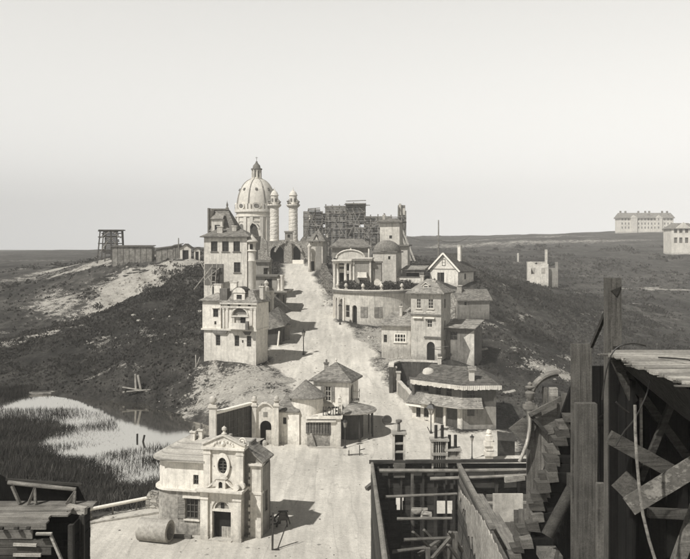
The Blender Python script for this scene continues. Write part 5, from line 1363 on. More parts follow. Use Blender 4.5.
def terrace():
    cx, cy, R = 5.1, 136.2, 7.0
    t = thing('garden_terrace', 'broad round terrace wall with arches and shuttered windows carrying a hedge', 'terrace', (cx,cy,6.0))
    P = PC(0,0,R); ztop = 5.55
    A = lambda u: R*math.asin(max(-1,min(1,((u-345)/FPX*(cy-R*.75)-cx)/R)))
    hs = [hole(A(336.5),.6,.95,3.7,1),hole(A(341.5),.4,.95,3.8,1),hole(A(354.5),-.2,.85,3.5,1),hole(A(364),1.4,1.2,1.7),hole(A(378),1.4,1.25,1.7),hole(A(347.5),1.3,.9,2.0)]
    MB().wall(P,-R*1.65,R*1.5,-2.5,ztop,hs,.35,.45).build('round_wall', M['cream'], t, False)
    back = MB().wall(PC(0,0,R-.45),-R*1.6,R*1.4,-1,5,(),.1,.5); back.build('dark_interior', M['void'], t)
    for i,h in enumerate(hs[3:5]):
        a = (h[0]+h[1])/2; w = window(t,P,a,h[2],1.1,1.7,(0,1),frame='frame_d',depth=.1)
        for s in (-1,1):
            MB().pbox(P,a+s*.29-.27,a+s*.29+.27,-.05,.0,h[2],h[3]).build('shutter', M['shut'], w)
    window(t,P,A(347.5),1.3,.9,2.0,(0,1),frame='frame',depth=.1)
    for u in (334,339,344.2): MB().pbox(P,A(u)-.2,A(u)+.2,-.22,0,-.5,4.4).build('pilaster', M['white'], t)
    MB().wall(PC(0,0,R+.3),-R*1.65*1.04,R*1.5*1.04,ztop-.35,ztop,(),.3,.5).build('cornice', M['dim'], t)
    MB().wall(PC(0,0,R+.15),-R*1.65*1.02,R*1.5*1.02,ztop,ztop+.16,(),.6,.5).build('coping', M['trim'], t)
    MB().slab([((R-.3)*math.cos(2*PI*i/40),(R-.3)*math.sin(2*PI*i/40)) for i in range(40)],ztop-.4,ztop+.02).build('terrace_floor', M['grey'], t)
    # urns on the parapet
    first = None
    for i,(u,l) in enumerate(((337,'leftmost'),(345.5,'second from left'),(362.5,'third from left'),(381,'fourth from left'),(402,'rightmost'))):
        a = A(u); p = P(a,.1,ztop+.16)
        loc = (cx+p[0],cy+p[1],6.0+p[2])
        lab = 'pale stone urn on the terrace parapet before the hedge, %s of five' % l
        if first is None:
            first = thing('stone_urn', lab, 'urn', loc, 0, 'urns along the terrace parapet')
            MB().box(-.25,.25,-.25,.25,0,.2).build('plinth', M['trim'], first)
            MB().lathe([(.12,.2),(.1,.3),(.28,.5),(.3,.7),(.2,.78),(.24,.84),(.1,.95),(0,1.05)],(0,0,0),12).build('vase', M['trim'], first, True)
        else: dup(first, loc, 0, lab)
    hd = MB()
    for i in range(8000):
        th = RND.uniform(-PI*1.02,-PI*.02); r = R-.75-RND.random()*2.2; x0, y0 = r*math.cos(th), r*math.sin(th); b = ztop+.05+RND.random()*1.5*(.7+.3*math.sin(th*9))
        s = RND.uniform(.1,.26); v = [Vector((RND.uniform(-s,s),RND.uniform(-s,s),RND.uniform(-s,s)))+Vector((x0,y0,b)) for _ in range(3)]
        hd.add(v,[(0,1,2)])
    core = hd; 
    o = hd.build('hedge', M['leaf'], None, loc=(0,0,0)); o.location = (cx,cy,6.0); tag(o,'ragged dark hedge growing along the round terrace parapet','hedge')
    # garden stair / ramp parapet at right
    w = thing('stair_parapet', 'sloping rubble parapet climbing from the road toward the terrace', 'wall', (0,0,0))
    mb = MB(); a = wp(386,326,121); b = wp(414,306,126)
    for i in range(14):
        f = i/14; p0 = a.lerp(b,f); p1 = a.lerp(b,(i+1)/14)
        mb.beam(p0+Vector((0,0,-.6)),p1+Vector((0,0,-.6)),.55,1.3)
    mb.build('coping', M['stone'], w, jit=.05)
terrace()

def pavilion():
    Y = 140; k = Y/FPX; q = wp(353,290,Y); zb = 11.55; z = lambda v: EYE-(v-VH)*k-zb; x = lambda u: (u-353)*k
    t = thing('pavilion', 'half ruined pavilion with columned porch and balcony standing on the round terrace', 'pavilion', (q.x,q.y,zb), -6)
    MB().wall(PF(0),x(353),x(371),-.3,z(260),[hole(x(362.5),z(283.5),.9,1.4),],.3).wall(PR(x(371)),.3,4,-.3,z(260),(),.3).wall(PL(x(353)),.3,4,-.3,z(260),[hole(1.6,0,1.4,3.2)],.3).build('block_wall', M['grey'], t)
    door(t,PF(0),x(362.5),z(283.5),.9,1.4)
    for u in (353.6,370.2): MB().pbox(PF(0),x(u)-.16,x(u)+.16,-.12,0,-.3,z(261)).build('pilaster', M['trim'], t)
    MB().slab([(x(352),-.4),(x(372),-.4),(x(372),4.3),(x(352),4.3)],z(260.5),z(259)).slab([(x(351.5),-.55),(x(372.6),-.55),(x(372.6),4.4),(x(351.5),4.4)],z(258.9),z(257.6)).build('cornice', M['trim'], t)
    b = MB().pbox(PF(0),x(357.5),x(367.5),-.9,0,z(277.5),z(276.4)).pbox(PF(0),x(358),x(367),-.85,-.72,z(276.4),z(272)); b.pbox(PF(0),x(358),x(359),-.72,0,z(276.4),z(272)).pbox(PF(0),x(366),x(367),-.72,0,z(276.4),z(272)); b.build('balcony', M['white'], t)
    MB().prism([(x(358.5),z(277.5)),(x(366.5),z(277.5)),(x(366),z(280.5)),(x(360),z(279.5))],PF(-.6),0,.6).build('bracket', M['dim'], t)
    # porch
    MB().slab([(x(333),-.5),(x(352.2),-.5),(x(352.2),2.6),(x(333),2.6)],z(263),z(261.2)).slab([(x(332),-.7),(x(351.8),-.7),(x(351.8),2.8),(x(332),2.8)],z(261.1),z(259.8)).build('porch_roof', M['trim'], t)
    for u,yy in ((334.5,-.1),(337,1.6),(345.5,-.1),(350.5,-.1)):
        MB().lathe([(.34,-.3),(.34,.1),(.26,.25),(.22,z(265)),(.32,z(263.6)),(.32,z(263))],(x(u),yy,0),12).build('column', M['white'], t, True)
    MB().wall(PF(2.2),x(333.5),x(352),-.3,z(263),[hole(x(341.5),0,1.2,2.4),hole(x(348),.6,.9,2.2)],.25).build('porch_back', M['dim'], t)
    door(t,PF(2.2),x(341.5),0,1.2,2.4)
    MB().pbox(PF(1.0),x(338.5),x(344.5),0,.3,z(273),z(269)).pbox(PF(1.0),x(338.5),x(345),-.1,.3,z(267),z(265)).build('tablet', M['white'], t)
    # side tower piece toward the dome
    MB().wall(PF(.6),x(371.6),x(381),-.3,z(263),[hole(x(374),1.9,.3,1.4)],.25).wall(PR(x(381)),.85,3,-.3,z(263),(),.25).build('side_wall', M['grey'], t)
    MB().box(x(371.5),x(381.6),.4,3.2,z(263),z(261.5)).build('side_cornice', M['dim'], t)
    MB().lathe([(.5,-.1),(.5,.1)],(x(377),.55,1.0),14,axis='y').build('roundel', M['trim'], t)
    MB().wall(PF(.3),x(374),x(381.5),-.2,1.1,(),.2).build('low_wall', M['trim'], t)
pavilion()

def cottage():
    Y = 150; k = Y/FPX; q = wp(458,285,Y); g = q.z; z = lambda v: (285-v)*k
    t = thing('gabled_cottage', 'white gabled cottage with dark door and attic window on the hill crest', 'cottage', (q.x,q.y,g), -32)
    W, D = 5.6, 7.0; F = PF(0); h = 2.9; ap = 5.7
    MB().wall(F,-W,0,-.8,h,[hole(-W*.56,-.1,.8,2.3)],.25).wall(PR(0),.25,D,-1.2,h,[hole(3.2,.9,.8,1.1)],.25).wall(PL(-W),.25,D,-1.2,h,(),.25).wall(lambda a,c,b:(a,D-c,b),-W+.25,-.25,-1.2,h,(),.25).build('wall', M['white'], t)
    MB().prism([(-W,h),(0,h),(-W/2,ap-.1)],F,0,.25).build('gable', M['white'], t)
    MB().pbox(F,-W,0,-.06,-.003,h-.12,h).build('string_course', M['dim'], t)
    dr = door(t,F,-W*.56,-.1,.8,2.3); MB().pbox(F,-W*.56-.95,-W*.56-.42,-.05,-.005,-.05,2.2).build('door_leaf', M['wood_d'], dr)
    window(t,F,-W*.5,h+.55,.7,1.2,(0,1),frame='frame_d',depth=-.02)
    window(t,PR(0),3.2,.9,.8,1.1,(1,0),frame='frame_d')
    MB().gable(-W,0,0,D,h,ap-h,.5,.4,.14,'y').build('roof', M['tile_d'], t)
    b = MB()
    for s in (-1,1): b.beam((-W/2,-.42,ap+.02),(-W/2+s*(W/2+.5),-.42,h-.52),.08,.3)
    b.build('bargeboard', M['paint'], t)
    chimney(t,-W/2+1.5,3.6,4.2,7.0,.6,.6,0,'white')
cottage()

def barn():
    Y = 125; k = Y/FPX; q = wp(457,318,Y); t = thing('stone_barn', 'low grey barn with rough stone gable end on the right slope', 'barn', (q.x,q.y,q.z), 11)
    W, D, h = 5.5, 4.4, 2.75
    MB().wall(PF(0),0,W-.4,-1.2,h,[hole(1.35,1.9,.35,.5),hole(1.75,1.9,.2,.5)],.3).wall(PE((W-.4,0),(W,.9)),0,.98,-1.2,h,(),.3).wall(PR(W),.9,D,-1.2,h,(),.3).build('front_wall', M['grey'], t)
    window(t,PF(0),1.35,1.9,.35,.5,(0,0),frame=None)
    MB().wall(PL(0),.3,D,-1.2,h,(),.35).prism([(0.3,h),(D,h),(D/2+.15,h+1.3)],PL(0),0,.35).build('stone_gable', M['rock'], t, jit=.03)
    MB().gable(0,W,0,D,h+.05,1.4,.25,.05,.15,'x').build('roof', M['tile'], t)
    chimney(t,.9,1.6,h+.8,h+2.0,.6,.5,0,'rough')
    w = thing('garden_ruin_wall', 'broken pale stone wall joining the stone barn on its left', 'wall', (q.x-1.7,q.y+.8,q.z-.9))
    mb = MB()
    for i in range(7): mb.box(-.9+i*.34,-.55+i*.34,-.3,.3,-.6,1.0+i*.28+RND.uniform(-.15,.15))
    mb.build('masonry', M['rock'], w, jit=.05)
barn()

def belvedere():
    Y = 105; k = Y/FPX; q = wp(441,361,Y); t = thing('square_house_tower', 'tall square house tower with white framed paired windows halfway up the right side', 'house', (q.x,q.y,q.z), -24)
    z = lambda v: (361-v)*k
    W, D = 4.0, 4.1; F = PF(0)
    hs = [hole(-2.95,z(309),.62,1.25),hole(-1.35,z(309),.72,1.25),hole(-1.35,.0,1.05,2.35,1),hole(-1.5,z(328),.7,1.0)]
    MB().wall(F,-W,0,-1,z(293.5),hs,.25).wall(PR(0),.25,D,-1.5,z(293.5),[hole(1.7,z(309),.55,1.2),hole(1.7,z(331),.55,1.2),hole(1.7,z(351),.55,1.2)],.25).wall(PL(-W),.25,D,-1,z(293.5),(),.25).wall(lambda a,c,b:(a,D-c,b),-W,0,-1,z(293.5),(),.22).build('wall', M['cream'], t)
    for h in hs[:2]:
        a = (h[0]+h[1])/2; window(t,F,a,h[2],h[1]-h[0],1.25,(1,2),frame='frame',sill=True,depth=.08)
        MB().pbox(F,a-.62,a+.62,-.05,-.003,z(311)-.25,z(311)-.12).build('apron', M['trim'], t)
    window(t,F,-1.5,z(328),.7,1.0,(1,1),frame='frame')
    for a in (-3.0,-1.4): MB().pbox(F,a-.68,a+.6,-.3,0,z(319),z(317.8)).build('canopy', M['paint'], t)
    MB().pbox(F,-W-.1,.1,-.14,-.003,z(316.2),z(314.6)).pbox(F,-1.9-.3,.1,-.2,-.003,z(338.5),z(337)).build('string_course', M['dim'], t)
    door(t,F,-1.35,0,1.05,2.35)
    for b in (309,331,351): window(t,PR(0),1.7,z(b),.55,1.2,(1,1),frame='frame_d')
    MB().roof(rect(-W,0,0,D),z(293),[(-W*.62,D*.45,z(279.5)),(-W*.38,D*.45,z(279.5))],[0,1,1,0],.55,.14).build('roof', M['tile_l'], t)
    d = MB().wall(PF(.35),-2.5,-1.75,z(291),z(285),[hole(-2.12,z(290.5),.5,.5)],.15); d.gable(-2.55,-1.7,.3,1.8,z(285),.35,.1,.05,.08,'y'); dd = d.build('dormer', M['cream'], t); MB().pbox(PF(.35),-2.4,-1.85,.1,.13,z(290.5),z(286)).build('pane', M['pane'], dd)
    chimney(t,-3.0,1.6,z(287),z(277),.4,.4,2,'cream'); chimney(t,-1.3,1.4,z(289),z(282),.35,.35,1,'cream')
    MB().beam((-1.05,-.1,1.6),(1.2,-.6,2.0),.05).build('sign_bracket', M['wood'], t)
    # right annexe
    P = PE((.15,1.8),(3.9,1.6))
    MB().wall(P,0,3.75,-1.6,z(329),[hole(1.0,2.5,1.0,1.1)],.25).wall(PR(3.9),1.85,5.2,-1.8,z(329),(),.25).build('annexe_wall', M['dim'], t)
    window(t,P,1.0,2.5,1.0,1.1,(1,1),frame='frame_d')
    MB().prism([(2.4,-1.4),(3.7,-1.4),(3.7,z(330)),(2.35,2.9),(3.2,1.3)],lambda a,c,b: P(a,c-.01,b),-.03,0).build('sunlit_patch', M['cream'], t)  # cream sheet painting a triangle of sunlight on the dim wall
    MB().add([(.1,1.2,z(328.6)),(4.2,1.0,z(328.6)),(4.2,5.4,z(323)),(.1,5.4,z(323)),(.1,1.2,z(327.6)),(4.2,1.0,z(327.6)),(4.2,5.4,z(322)),(.1,5.4,z(322))],[(0,1,2,3),(4,5,6,7),(0,1,5,4),(1,2,6,5),(2,3,7,6),(3,0,4,7)]).build('annexe_roof', M['tile_l'], t)
    # low wing to the left, its own house
    Y = 108; k2 = Y/FPX; q = wp(410,350,Y); t = thing('low_wing_house', 'low house with hipped roof and wide white window left of the square house tower', 'house', (q.x,q.y,q.z), -14)
    z2 = lambda v: (350-v)*k2; x2 = lambda u: (u-410)*k2
    F = PF(0); a1 = -1.4
    MB().wall(F,x2(381),0,-1.2,z2(326),[hole(x2(400),.95,1.55,1.15),hole(x2(385),.9,.45,1.0)],.25).wall(PE((0,0),(1.9,.9)),0,2.1,-1.2,z2(326),[hole(1.1,.6,.6,1.2)],.25).wall(PL(x2(381)),.25,4,-1.2,z2(326),(),.25).wall(PR(1.9),.9,4,-1.2,z2(326),(),.2).build('wall', M['cream'], t)
    window(t,F,x2(400),.95,1.55,1.15,(3,1),frame='paint',sill=True,ft=.12,depth=.02); window(t,F,x2(385),.9,.45,1.0,(0,1),frame='frame_d'); window(t,PE((0,0),(1.9,.9)),1.1,.6,.6,1.2,(1,1),frame='frame')
    MB().roof([(x2(381),0),(0,0),(1.9,.9),(1.9,4),(x2(381),4)],z2(325.4),[(x2(390),2.4,z2(312.5)),(-.2,2.6,z2(314))],[0,1,1,1,0],.45,.12).build('roof', M['tile_l'], t)
    chimney(t,x2(398.5),1.8,z2(318),z2(308),.35,.35,1,'cream')
belvedere()

def yard_wall():
    t = thing('yard_wall', 'curved dark retaining wall with pale coping above the lower street', 'wall', (0,0,0))
    zt = 4.85
    pts = [wp(440,348,97.5),wp(428,349.5,98.2),wp(412,351.5,98.6),wp(398,354,98.5),wp(391.5,358,96.5),wp(391,362,94)]
    path = [(p.x,p.y) for p in pts]; fine = []
    for i in range(len(path)-1):
        for j in range(4):
            f = j/4; fine.append((path[i][0]*(1-f)+path[i+1][0]*f, path[i][1]*(1-f)+path[i+1][1]*f))
    fine.append(path[-1])
    w = MB(); c = MB()
    for (a,b),(d,e) in zip(fine,fine[1:]):
        w.beam((a,b,(zt+gz(a,b)-1)/2),(d,e,(zt+gz(d,e)-1)/2),.45,zt-gz(a,b)+1)
        c.beam((a,b,zt+.08),(d,e,zt+.08),.62,.18)
    w.build('wall_face', M['dark'], t); c.build('coping', M['trim'], t)
    g = thing('garden_gate', 'low garden wall with two gate posts descending to the lower street', 'wall', (0,0,0))
    for i,(u,v,Y,h) in enumerate(((394.5,389,95.2,2.5),(398.5,392,93.6,2.4))):
        q = wp(u,v,Y); 
        MB().box(q.x-.2,q.x+.2,q.y-.2,q.y+.2,gz(q.x,q.y)-.5,gz(q.x,q.y)+h).box(q.x-.28,q.x+.28,q.y-.28,q.y+.28,gz(q.x,q.y)+h,gz(q.x,q.y)+h+.15).build('gate_post', M['cream'], g)
    mb = MB(); pts = [(5.9,95.0),(6.1,93.4),(6.7,90.6),(7.2,88.0),(7.6,86.4)]
    for (a,b),(c,d) in zip(pts,pts[1:]):
        za, zb2 = gz(a,b), gz(c,d); mb.beam((a,b,za+.5),(c,d,zb2+.4),.3,1.9)
    mb.build('garden_wall', M['grey'], g)
    mb = MB(); 
    for (a,b),(c,d) in zip(pts,pts[1:]): mb.beam((a,b,gz(a,b)+1.5),(c,d,gz(c,d)+1.4),.42,.12)
    mb.build('coping', M['trim'], g)
    s = thing('plank_hut', 'small sloping plank roofed hut behind the two garden gate posts', 'hut', (8.2,91.5,gz(8.2,91.5)))
    MB().box(-.8,.9,-.6,.8,-.5,1.5).build('wall', M['dim'], s); MB().add([(-1.1,-.9,1.45),(1.2,-.9,1.2),(1.2,1.2,1.9),(-1.1,1.2,2.3)],[(0,1,2,3)]).build('roof', M['wood'], s)
yard_wall()

def corner_house():
    t = thing('tavern_house', 'two storey grey house with sweeping tiled canopies where the road meets the square', 'house', (11.45,82.0,0))
    o = Vector((11.45,82.0))
    P0 = Vector((6.9,85.6))-o; P1 = Vector((0,0)); P2 = Vector((3.45,.12)); P3 = Vector((4.0,6.4)); P4 = Vector((-2.5,8.4))
    L = (P1-P0).length; PLf = PE(P0,P1); PRt = PE(P1,P2); LR = (P2-P1).length
    z0 = -.5
    # lower storey
    hs = [hole(.75,1.0,.55,1.0),hole(1.7,1.1,.6,1.0,1),hole(1.75,-.1,.9,.95,1),hole(3.2,.1,1.0,2.3),hole(4.7,.1,1.3,2.3)]
    MB().wall(PLf,0,L,z0,2.9,hs,.3).build('street_wall', M['cream'], t)
    for h in hs[:2]: window(t,PLf,(h[0]+h[1])/2,h[2],h[1]-h[0],1.0,(1,1),frame='frame_d')
    MB().pbox(PLf,1.3,2.2,.25,.3,-.2,.9).build('cellar_arch', M['void'], t)
    for h in hs[3:]: door(t,PLf,(h[0]+h[1])/2,h[2],h[1]-h[0],2.3,'dark')
    MB().pbox(PLf,3.85,4.05,-.1,0,z0,2.7).pbox(PLf,2.55,2.7,-.1,0,z0,2.7).build('pilaster', M['trim'], t)
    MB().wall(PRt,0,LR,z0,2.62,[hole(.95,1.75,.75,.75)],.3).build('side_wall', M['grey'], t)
    window(t,PRt,.95,1.75,.75,.75,(1,0),frame='shut_d',pane='frame_d')
    MB().pbox(PRt,-.05,.1,-.08,0,z0,2.75).build('corner_strip', M['cream'], t)
    # upper storey
    U0 = P0+Vector((.9,.5)); PU = PE(U0,P1+Vector((.12,.25))); LU = (P1+Vector((.12,.25))-U0).length
    hu = [hole(.7,3.55,.8,.75),hole(2.35,3.4,.75,.95),hole(3.7,3.4,.75,.95)]
    MB().wall(PU,0,LU,2.6,4.65,hu,.25).build('upper_wall', M['dim'], t)
    for h in hu: window(t,PU,(h[0]+h[1])/2,h[2],h[1]-h[0],h[3]-h[2],(1,1),frame='frame_d')
    PU2 = PE(P1+Vector((.12,.25)),P2+Vector((-.02,.25)))
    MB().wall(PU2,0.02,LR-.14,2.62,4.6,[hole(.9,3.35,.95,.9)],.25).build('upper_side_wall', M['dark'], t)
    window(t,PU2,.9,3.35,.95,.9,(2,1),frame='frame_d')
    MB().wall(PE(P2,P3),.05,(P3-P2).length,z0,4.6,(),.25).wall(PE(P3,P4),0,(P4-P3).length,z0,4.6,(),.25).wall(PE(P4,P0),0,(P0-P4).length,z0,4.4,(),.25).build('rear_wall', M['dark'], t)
    # skirt canopy sweeping round the corner
    def skirt(path, zi, zo, out, inn, mat, name, par):
        m = MB(); n = len(path); vs = []; 
        for i in range(n):
            p = path[i]; a = path[max(0,i-1)]; b = path[min(n-1,i+1)]; d = (b-a).normalized(); nn = Vector((d.y,-d.x))
            for (k_,zz) in ((-inn,zi),(out*.45,zi*.45+zo*.55-.08),(out,zo),(out,zo-.12)): vs.append((p.x+nn.x*k_,p.y+nn.y*k_,zz))
            vs.append((p.x-nn.x*inn,p.y-nn.y*inn,zi-.14))
        fs = []
        for i in range(n-1):
            q = 5*i
            for j in range(4): fs.append((q+j,q+5+j,q+6+j,q+j+1))
            fs.append((q+4,q+9,q+5,q))
        m.add(vs,fs); return m.build(name, M[mat], par)
    d1 = (P1-P0).normalized()
    path = [P0+d1*1.5, P0+d1*2.8, P0+d1*4.2, P1-d1*.7, P1+Vector((.05,-.05)), P1+Vector((1.0,.03)), P1+Vector((2.0,.06))]
    cn = skirt(path,3.55,2.72,.95,-.0,'tile_l','street_canopy',t)
    e = MB(); pts = []
    for i in range(len(path)):
        p = path[i]; a = path[max(0,i-1)]; b = path[min(len(path)-1,i+1)]; d = (b-a).normalized(); nn = Vector((d.y,-d.x)); pts.append((p.x+nn.x*.97,p.y+nn.y*.97,2.66))
    e.tube(pts,.07,6); e.build('canopy_edge', M['wood_l'], cn)
    # left lower porch roof with white front
    porch = skirt([P0+d1*-.3+Vector((.0,.0)), P0+d1*.6, P0+d1*1.6],3.6,2.55,.75,.6,'thatch','porch_roof',t)
    MB().pbox(PLf,-.35,1.9,-.72,-.55,2.2,2.56).build('porch_fascia', M['paint'], porch)
    # main roof with scalloped eave
    foot = [tuple(P0+Vector((.55,.1))), tuple(P1+Vector((.05,.1))), tuple(P2+Vector((0,.1))), tuple(P3), tuple(P4)]
    rf = MB(); rf.roof(foot,4.72,[(P0.x+2.2,P0.y+2.0,6.15),(2.2,3.2,6.05)],[0,1,1,1,0],.5,.16)
    r_ = rf.build('roof', M['tile_d'], t)
    sc = MB()
    Q0, Q1, Q2 = Vector(foot[0])+Vector((-.75,-.2)), Vector(foot[1])+Vector((-.12,-.52)), Vector(foot[2])+Vector((.5,-.48))
    for A_, B_ in ((Q0,Q1),(Q1,Q2)):
        n = int((B_-A_).length/.2); dd = (B_-A_)/n
        for i in range(n):
            c = A_+dd*(i+.5); sc.beam((c.x,c.y,4.8),(c.x+RND.uniform(-.02,.02),c.y-.03,4.38+RND.uniform(-.05,.05)),.17,.09)
    sc.build('scalloped_eave', M['trim'], r_)
    MB().lathe([(.5,4.9),(.5,5.45),(.42,5.7),(.25,5.84),(0,5.9)],(P0.x+1.75,P0.y+.8,0),16,sx=1.25).build('oven_dome', M['cream'], t, True)
    chimney(t,P0.x+3.0,P0.y+1.7,5.6,6.8,.35,.35,2,'cream')
    chimney(t,1.15,.9,4.9,6.15,.5,.5,0,'white'); MB().gable(.8,1.5,.6,1.2,6.25,.3,.08,.08,.06,'x').build('chimney_hood', M['tile_l'], t)
corner_house()
# ================================================================== the skyline
def scaffold():
    Y = 236; k = Y/FPX; q = wp(345,245,Y); g = gz(q.x,q.y); z = lambda v: EYE-(v-VH)*k-g; x = lambda u: (u-345)*k
    t = thing('film_set_scaffold', 'huge timber scaffold with boarded backs of set walls filling the hilltop', 'scaffold', (q.x,q.y,g))
    def boards(u0,u1,v0,v1,y,mat,skip=.08,gap=.0):
        mb = MB(); b = z(v1); top = z(v0)
        while b < top:
            h = RND.uniform(.5,.8); a = x(u0)
            while a < x(u1):
                L = RND.uniform(2,4); e = min(a+L,x(u1))
                if RND.random() > skip: mb.box(a,e-.02,y+RND.uniform(-.03,.03),y+.08,b,min(top,b+h-.025))
                a = e
            b += h
        mb.build('board_wall', M[mat], t)
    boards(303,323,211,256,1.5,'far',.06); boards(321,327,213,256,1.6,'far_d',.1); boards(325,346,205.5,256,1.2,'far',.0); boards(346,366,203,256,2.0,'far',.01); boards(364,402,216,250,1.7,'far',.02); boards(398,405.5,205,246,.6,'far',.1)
    for (u,v,w,h) in ((310,217,1.3,1.2),(327.5,236,.9,1.0),(316,228,1.6,1.2),(350,232,1.6,2.2),(375,232,1.2,1.6)): MB().box(x(u)-w/2,x(u)+w/2,.8,1.0,z(v)-h/2,z(v)+h/2).build('opening', M['paint'] if u in (310,327.5) else M['far_d'], t)
    for (u,v) in ((304,210),(308.5,209),(315,207.5),(322,211),(325.5,204),(332,205),(339.5,203.5),(346.5,203),(354,202),(359,203),(364.5,203),(371,214),(378,213.5),(385,214),(391,213),(398,206),(401.5,203),(405.5,209)):
        MB().beam((x(u),0,-1.2),(x(u)+RND.uniform(-.15,.15),0,z(v)-.4+RND.uniform(-.2,.6)),.3).build('standard', M['far'], t)
    for (u0,u1,v) in ((303,324,217),(303,324,226),(324,366,207),(324,366,213.5),(324,366,221),(324,366,229),(344,370,204.5),(364,406,217),(364,406,225),(364,406,233),(308,320,208.8),(346,366,201.2)):
        MB().beam((x(u0),-.25,z(v)),(x(u1),-.25,z(v)+RND.uniform(-.25,.25)),.24).build('ledger', M['far'], t)
    for (u0,v0,u1,v1) in ((304,238,315,212),(322,236,309,214),(325,238,339,215),(346,238,332,216),(340,214,346,206),(347,214,356,229),(360,214,348,236),(352,208,363,232),(365,238,377,218),(390,236,378,217),(316,236,323,220),(355,204,364,212),(399,207,405,222),(405,222,399,240)):
        MB().beam((x(u0),-.5,z(v0)),(x(u1),-.5,z(v1)),.22).build('brace', M['far'], t)
    MB().box(x(345),x(366),-1.2,3,z(204.4),z(203.2)).build('platform', M['far'], t); MB().box(x(308),x(320),-1,2.5,z(210.3),z(209.4)).build('platform', M['far'], t)
    MB().box(x(399),x(401.5),.2,.7,z(215),z(203.5)).box(x(401.8),x(405),.1,.7,z(215),z(208)).build('plaster_fin', M['dome'], t)
    for i,(u,v,u2,v2,l) in enumerate(((401.5,228,415,251,'long pale timber raking down from the scaffold, upper one'),(400,232,411.5,250,'long pale timber raking down from the scaffold, lower one'))):
        a = wp(u,v,222); b = wp(u2,v2,216); b.z = gz(b.x,b.y)
        s = thing('raking_shore', l, 'timber', tuple(b)); d = a-b
        MB().beam((0,0,-.2),tuple(d),.34).build('shaft', M['wood_l'], s)
scaffold()

def far_sheds():
    Y = 222; k = Y/FPX; q = wp(111,258,Y); g = gz(q.x,q.y); z = lambda v: EYE-(v-VH)*k-g; x = lambda u: (u-111)*k
    t = thing('timber_frame_tower', 'dark tapering timber framework standing on the left hilltop', 'scaffold', (q.x,q.y,g), 6)
    for (u0,u1,yy) in ((97.5,100.5,0),(123.5,121.5,0),(105,106,0),(111,111,0),(117.5,116.5,0),(99,101.5,3.5),(122,120.5,3.5)):
        MB().beam((x(u0),yy,-1),(x(u1),yy,z(230)),.28).build('post', M['far_d'], t)
    for v in (231,237,243.5,250): MB().beam((x(98.5),-.2,z(v)),(x(123),-.2,z(v)),.26).build('rail', M['far_d'], t)
    for a,b,c,d in ((99,255,110,238),(122,255,112,238),(101,238,110,231),(121,238,112,231)): MB().beam((x(a),-.35,z(b)),(x(c),-.35,z(d)),.22).build('brace', M['far'], t)
    mb = MB(); b = z(254)
    while b < z(231):
        mb.box(x(100)+RND.random(),x(121)-RND.random()*1.5,2.2,2.3,b,b+.3); b += .36
    mb.build('boarding', M['wood_d'], t)
    MB().box(x(99),x(123),-.6,3.6,z(230.6),z(229.6)).build('platform', M['far_d'], t)
    def shed(u0,u1,v0,v1,Yy,label,roofmat='tile_d',wall='far',dv=0,lean=0,door_=None,gable=False):
        kk = Yy/FPX; qq = wp(u0,v1,Yy); gg = gz(qq.x+1,qq.y); zz = lambda v: EYE-(v-VH)*kk-gg; W = (u1-u0)*kk
        s = thing('shed', label, 'shed', (qq.x,qq.y,gg))
        h0 = zz(v0); h1 = zz(v0+lean)
        if gable:
            MB().wall(PF(0),0,W,-.8,h0,[hole(W*.5,-.2,W*.55,h0*.85)],.2).prism([(0,h0),(W,h0),(W/2,h0+W*.34)],PF(0),0,.2).build('wall', M['dome'], s); door(s,PF(0),W*.5,-.2,W*.55,h0*.85)
            MB().gable(0,W,0,3.5,h0,W*.36,.25,.3,.12,'y').build('roof', M[roofmat], s)
        else:
            MB().prism([(0,-.8),(W,-.8),(W,h1),(0,h0)],PF(0),0,.15).box(0,.15,.15,3,-.8,h0).box(W-.15,W,.15,3,-.8,h1).build('wall', M[wall], s)
            MB().add([(-.3,-.3,h0),(W+.3,-.3,h1),(W+.3,3.2,h1+.35),(-.3,3.2,h0+.35),(-.3,-.3,h0+.16),(W+.3,-.3,h1+.16),(W+.3,3.2,h1+.5),(-.3,3.2,h0+.5)],[(0,1,2,3),(4,5,6,7),(0,1,5,4),(1,2,6,5),(2,3,7,6),(3,0,4,7)]).build('roof', M[roofmat], s)
            bt = MB()
            n = max(3,int(W/1.3))
            for i in range(n+1): bt.box(W*i/n-.05,W*i/n+.05,-.06,-.003,-.6,h0+(h1-h0)*i/n)
            bt.build('battens', M['far_d'], s)
        return s
    shed(112,152,247,257.5,214,'long low boarded shed beside the dark timber framework')
    shed(156,173,249.5,257.5,212,'lean-to boarded shed in the middle of the left hilltop row','tile_d','far',0,-2.5)
    shed(173,180,246.5,257,211,'narrow pale shed with lean roof beside the flag pole','tile_d','far',0,-1.5)
    shed(180,191,247.5,257,209,'pale gabled hut with wide dark doorway on the left hilltop','tile_d','dome',gable=True)
    shed(194,200,249,256,208,'tiny gabled hut next to the tall house','tile_d','dome',gable=True)
    q = wp(178.5,257,208); s = thing('flag_pole', 'thin bare pole rising beside the pale gabled hut', 'pole', (q.x,q.y,gz(q.x,q.y))); MB().tube([(0,0,-.5),(0,0,5.4)],.13,7).build('shaft', M['far'], s)
    # pile of timber on the bank edge
    q = wp(122,263,206); s = thing('timber_pile', 'stack of dark beams and boards along the edge of the sandy bank', 'timber pile', (q.x,q.y,gz(q.x,q.y)))
    mb = MB()
    for i in range(26):
        X = RND.uniform(-8,14); Yy = RND.uniform(-1.5,1.5); h = gz(q.x+X,q.y+Yy)-gz(q.x,q.y); mb.beam((X,Yy,h+.15+RND.random()*.3),(X+RND.uniform(1.5,3.5),Yy+RND.uniform(-.5,.5),h+.2+RND.random()*.5),.3,.25)
    mb.build('beams', M['wood_d'], s)
far_sheds()

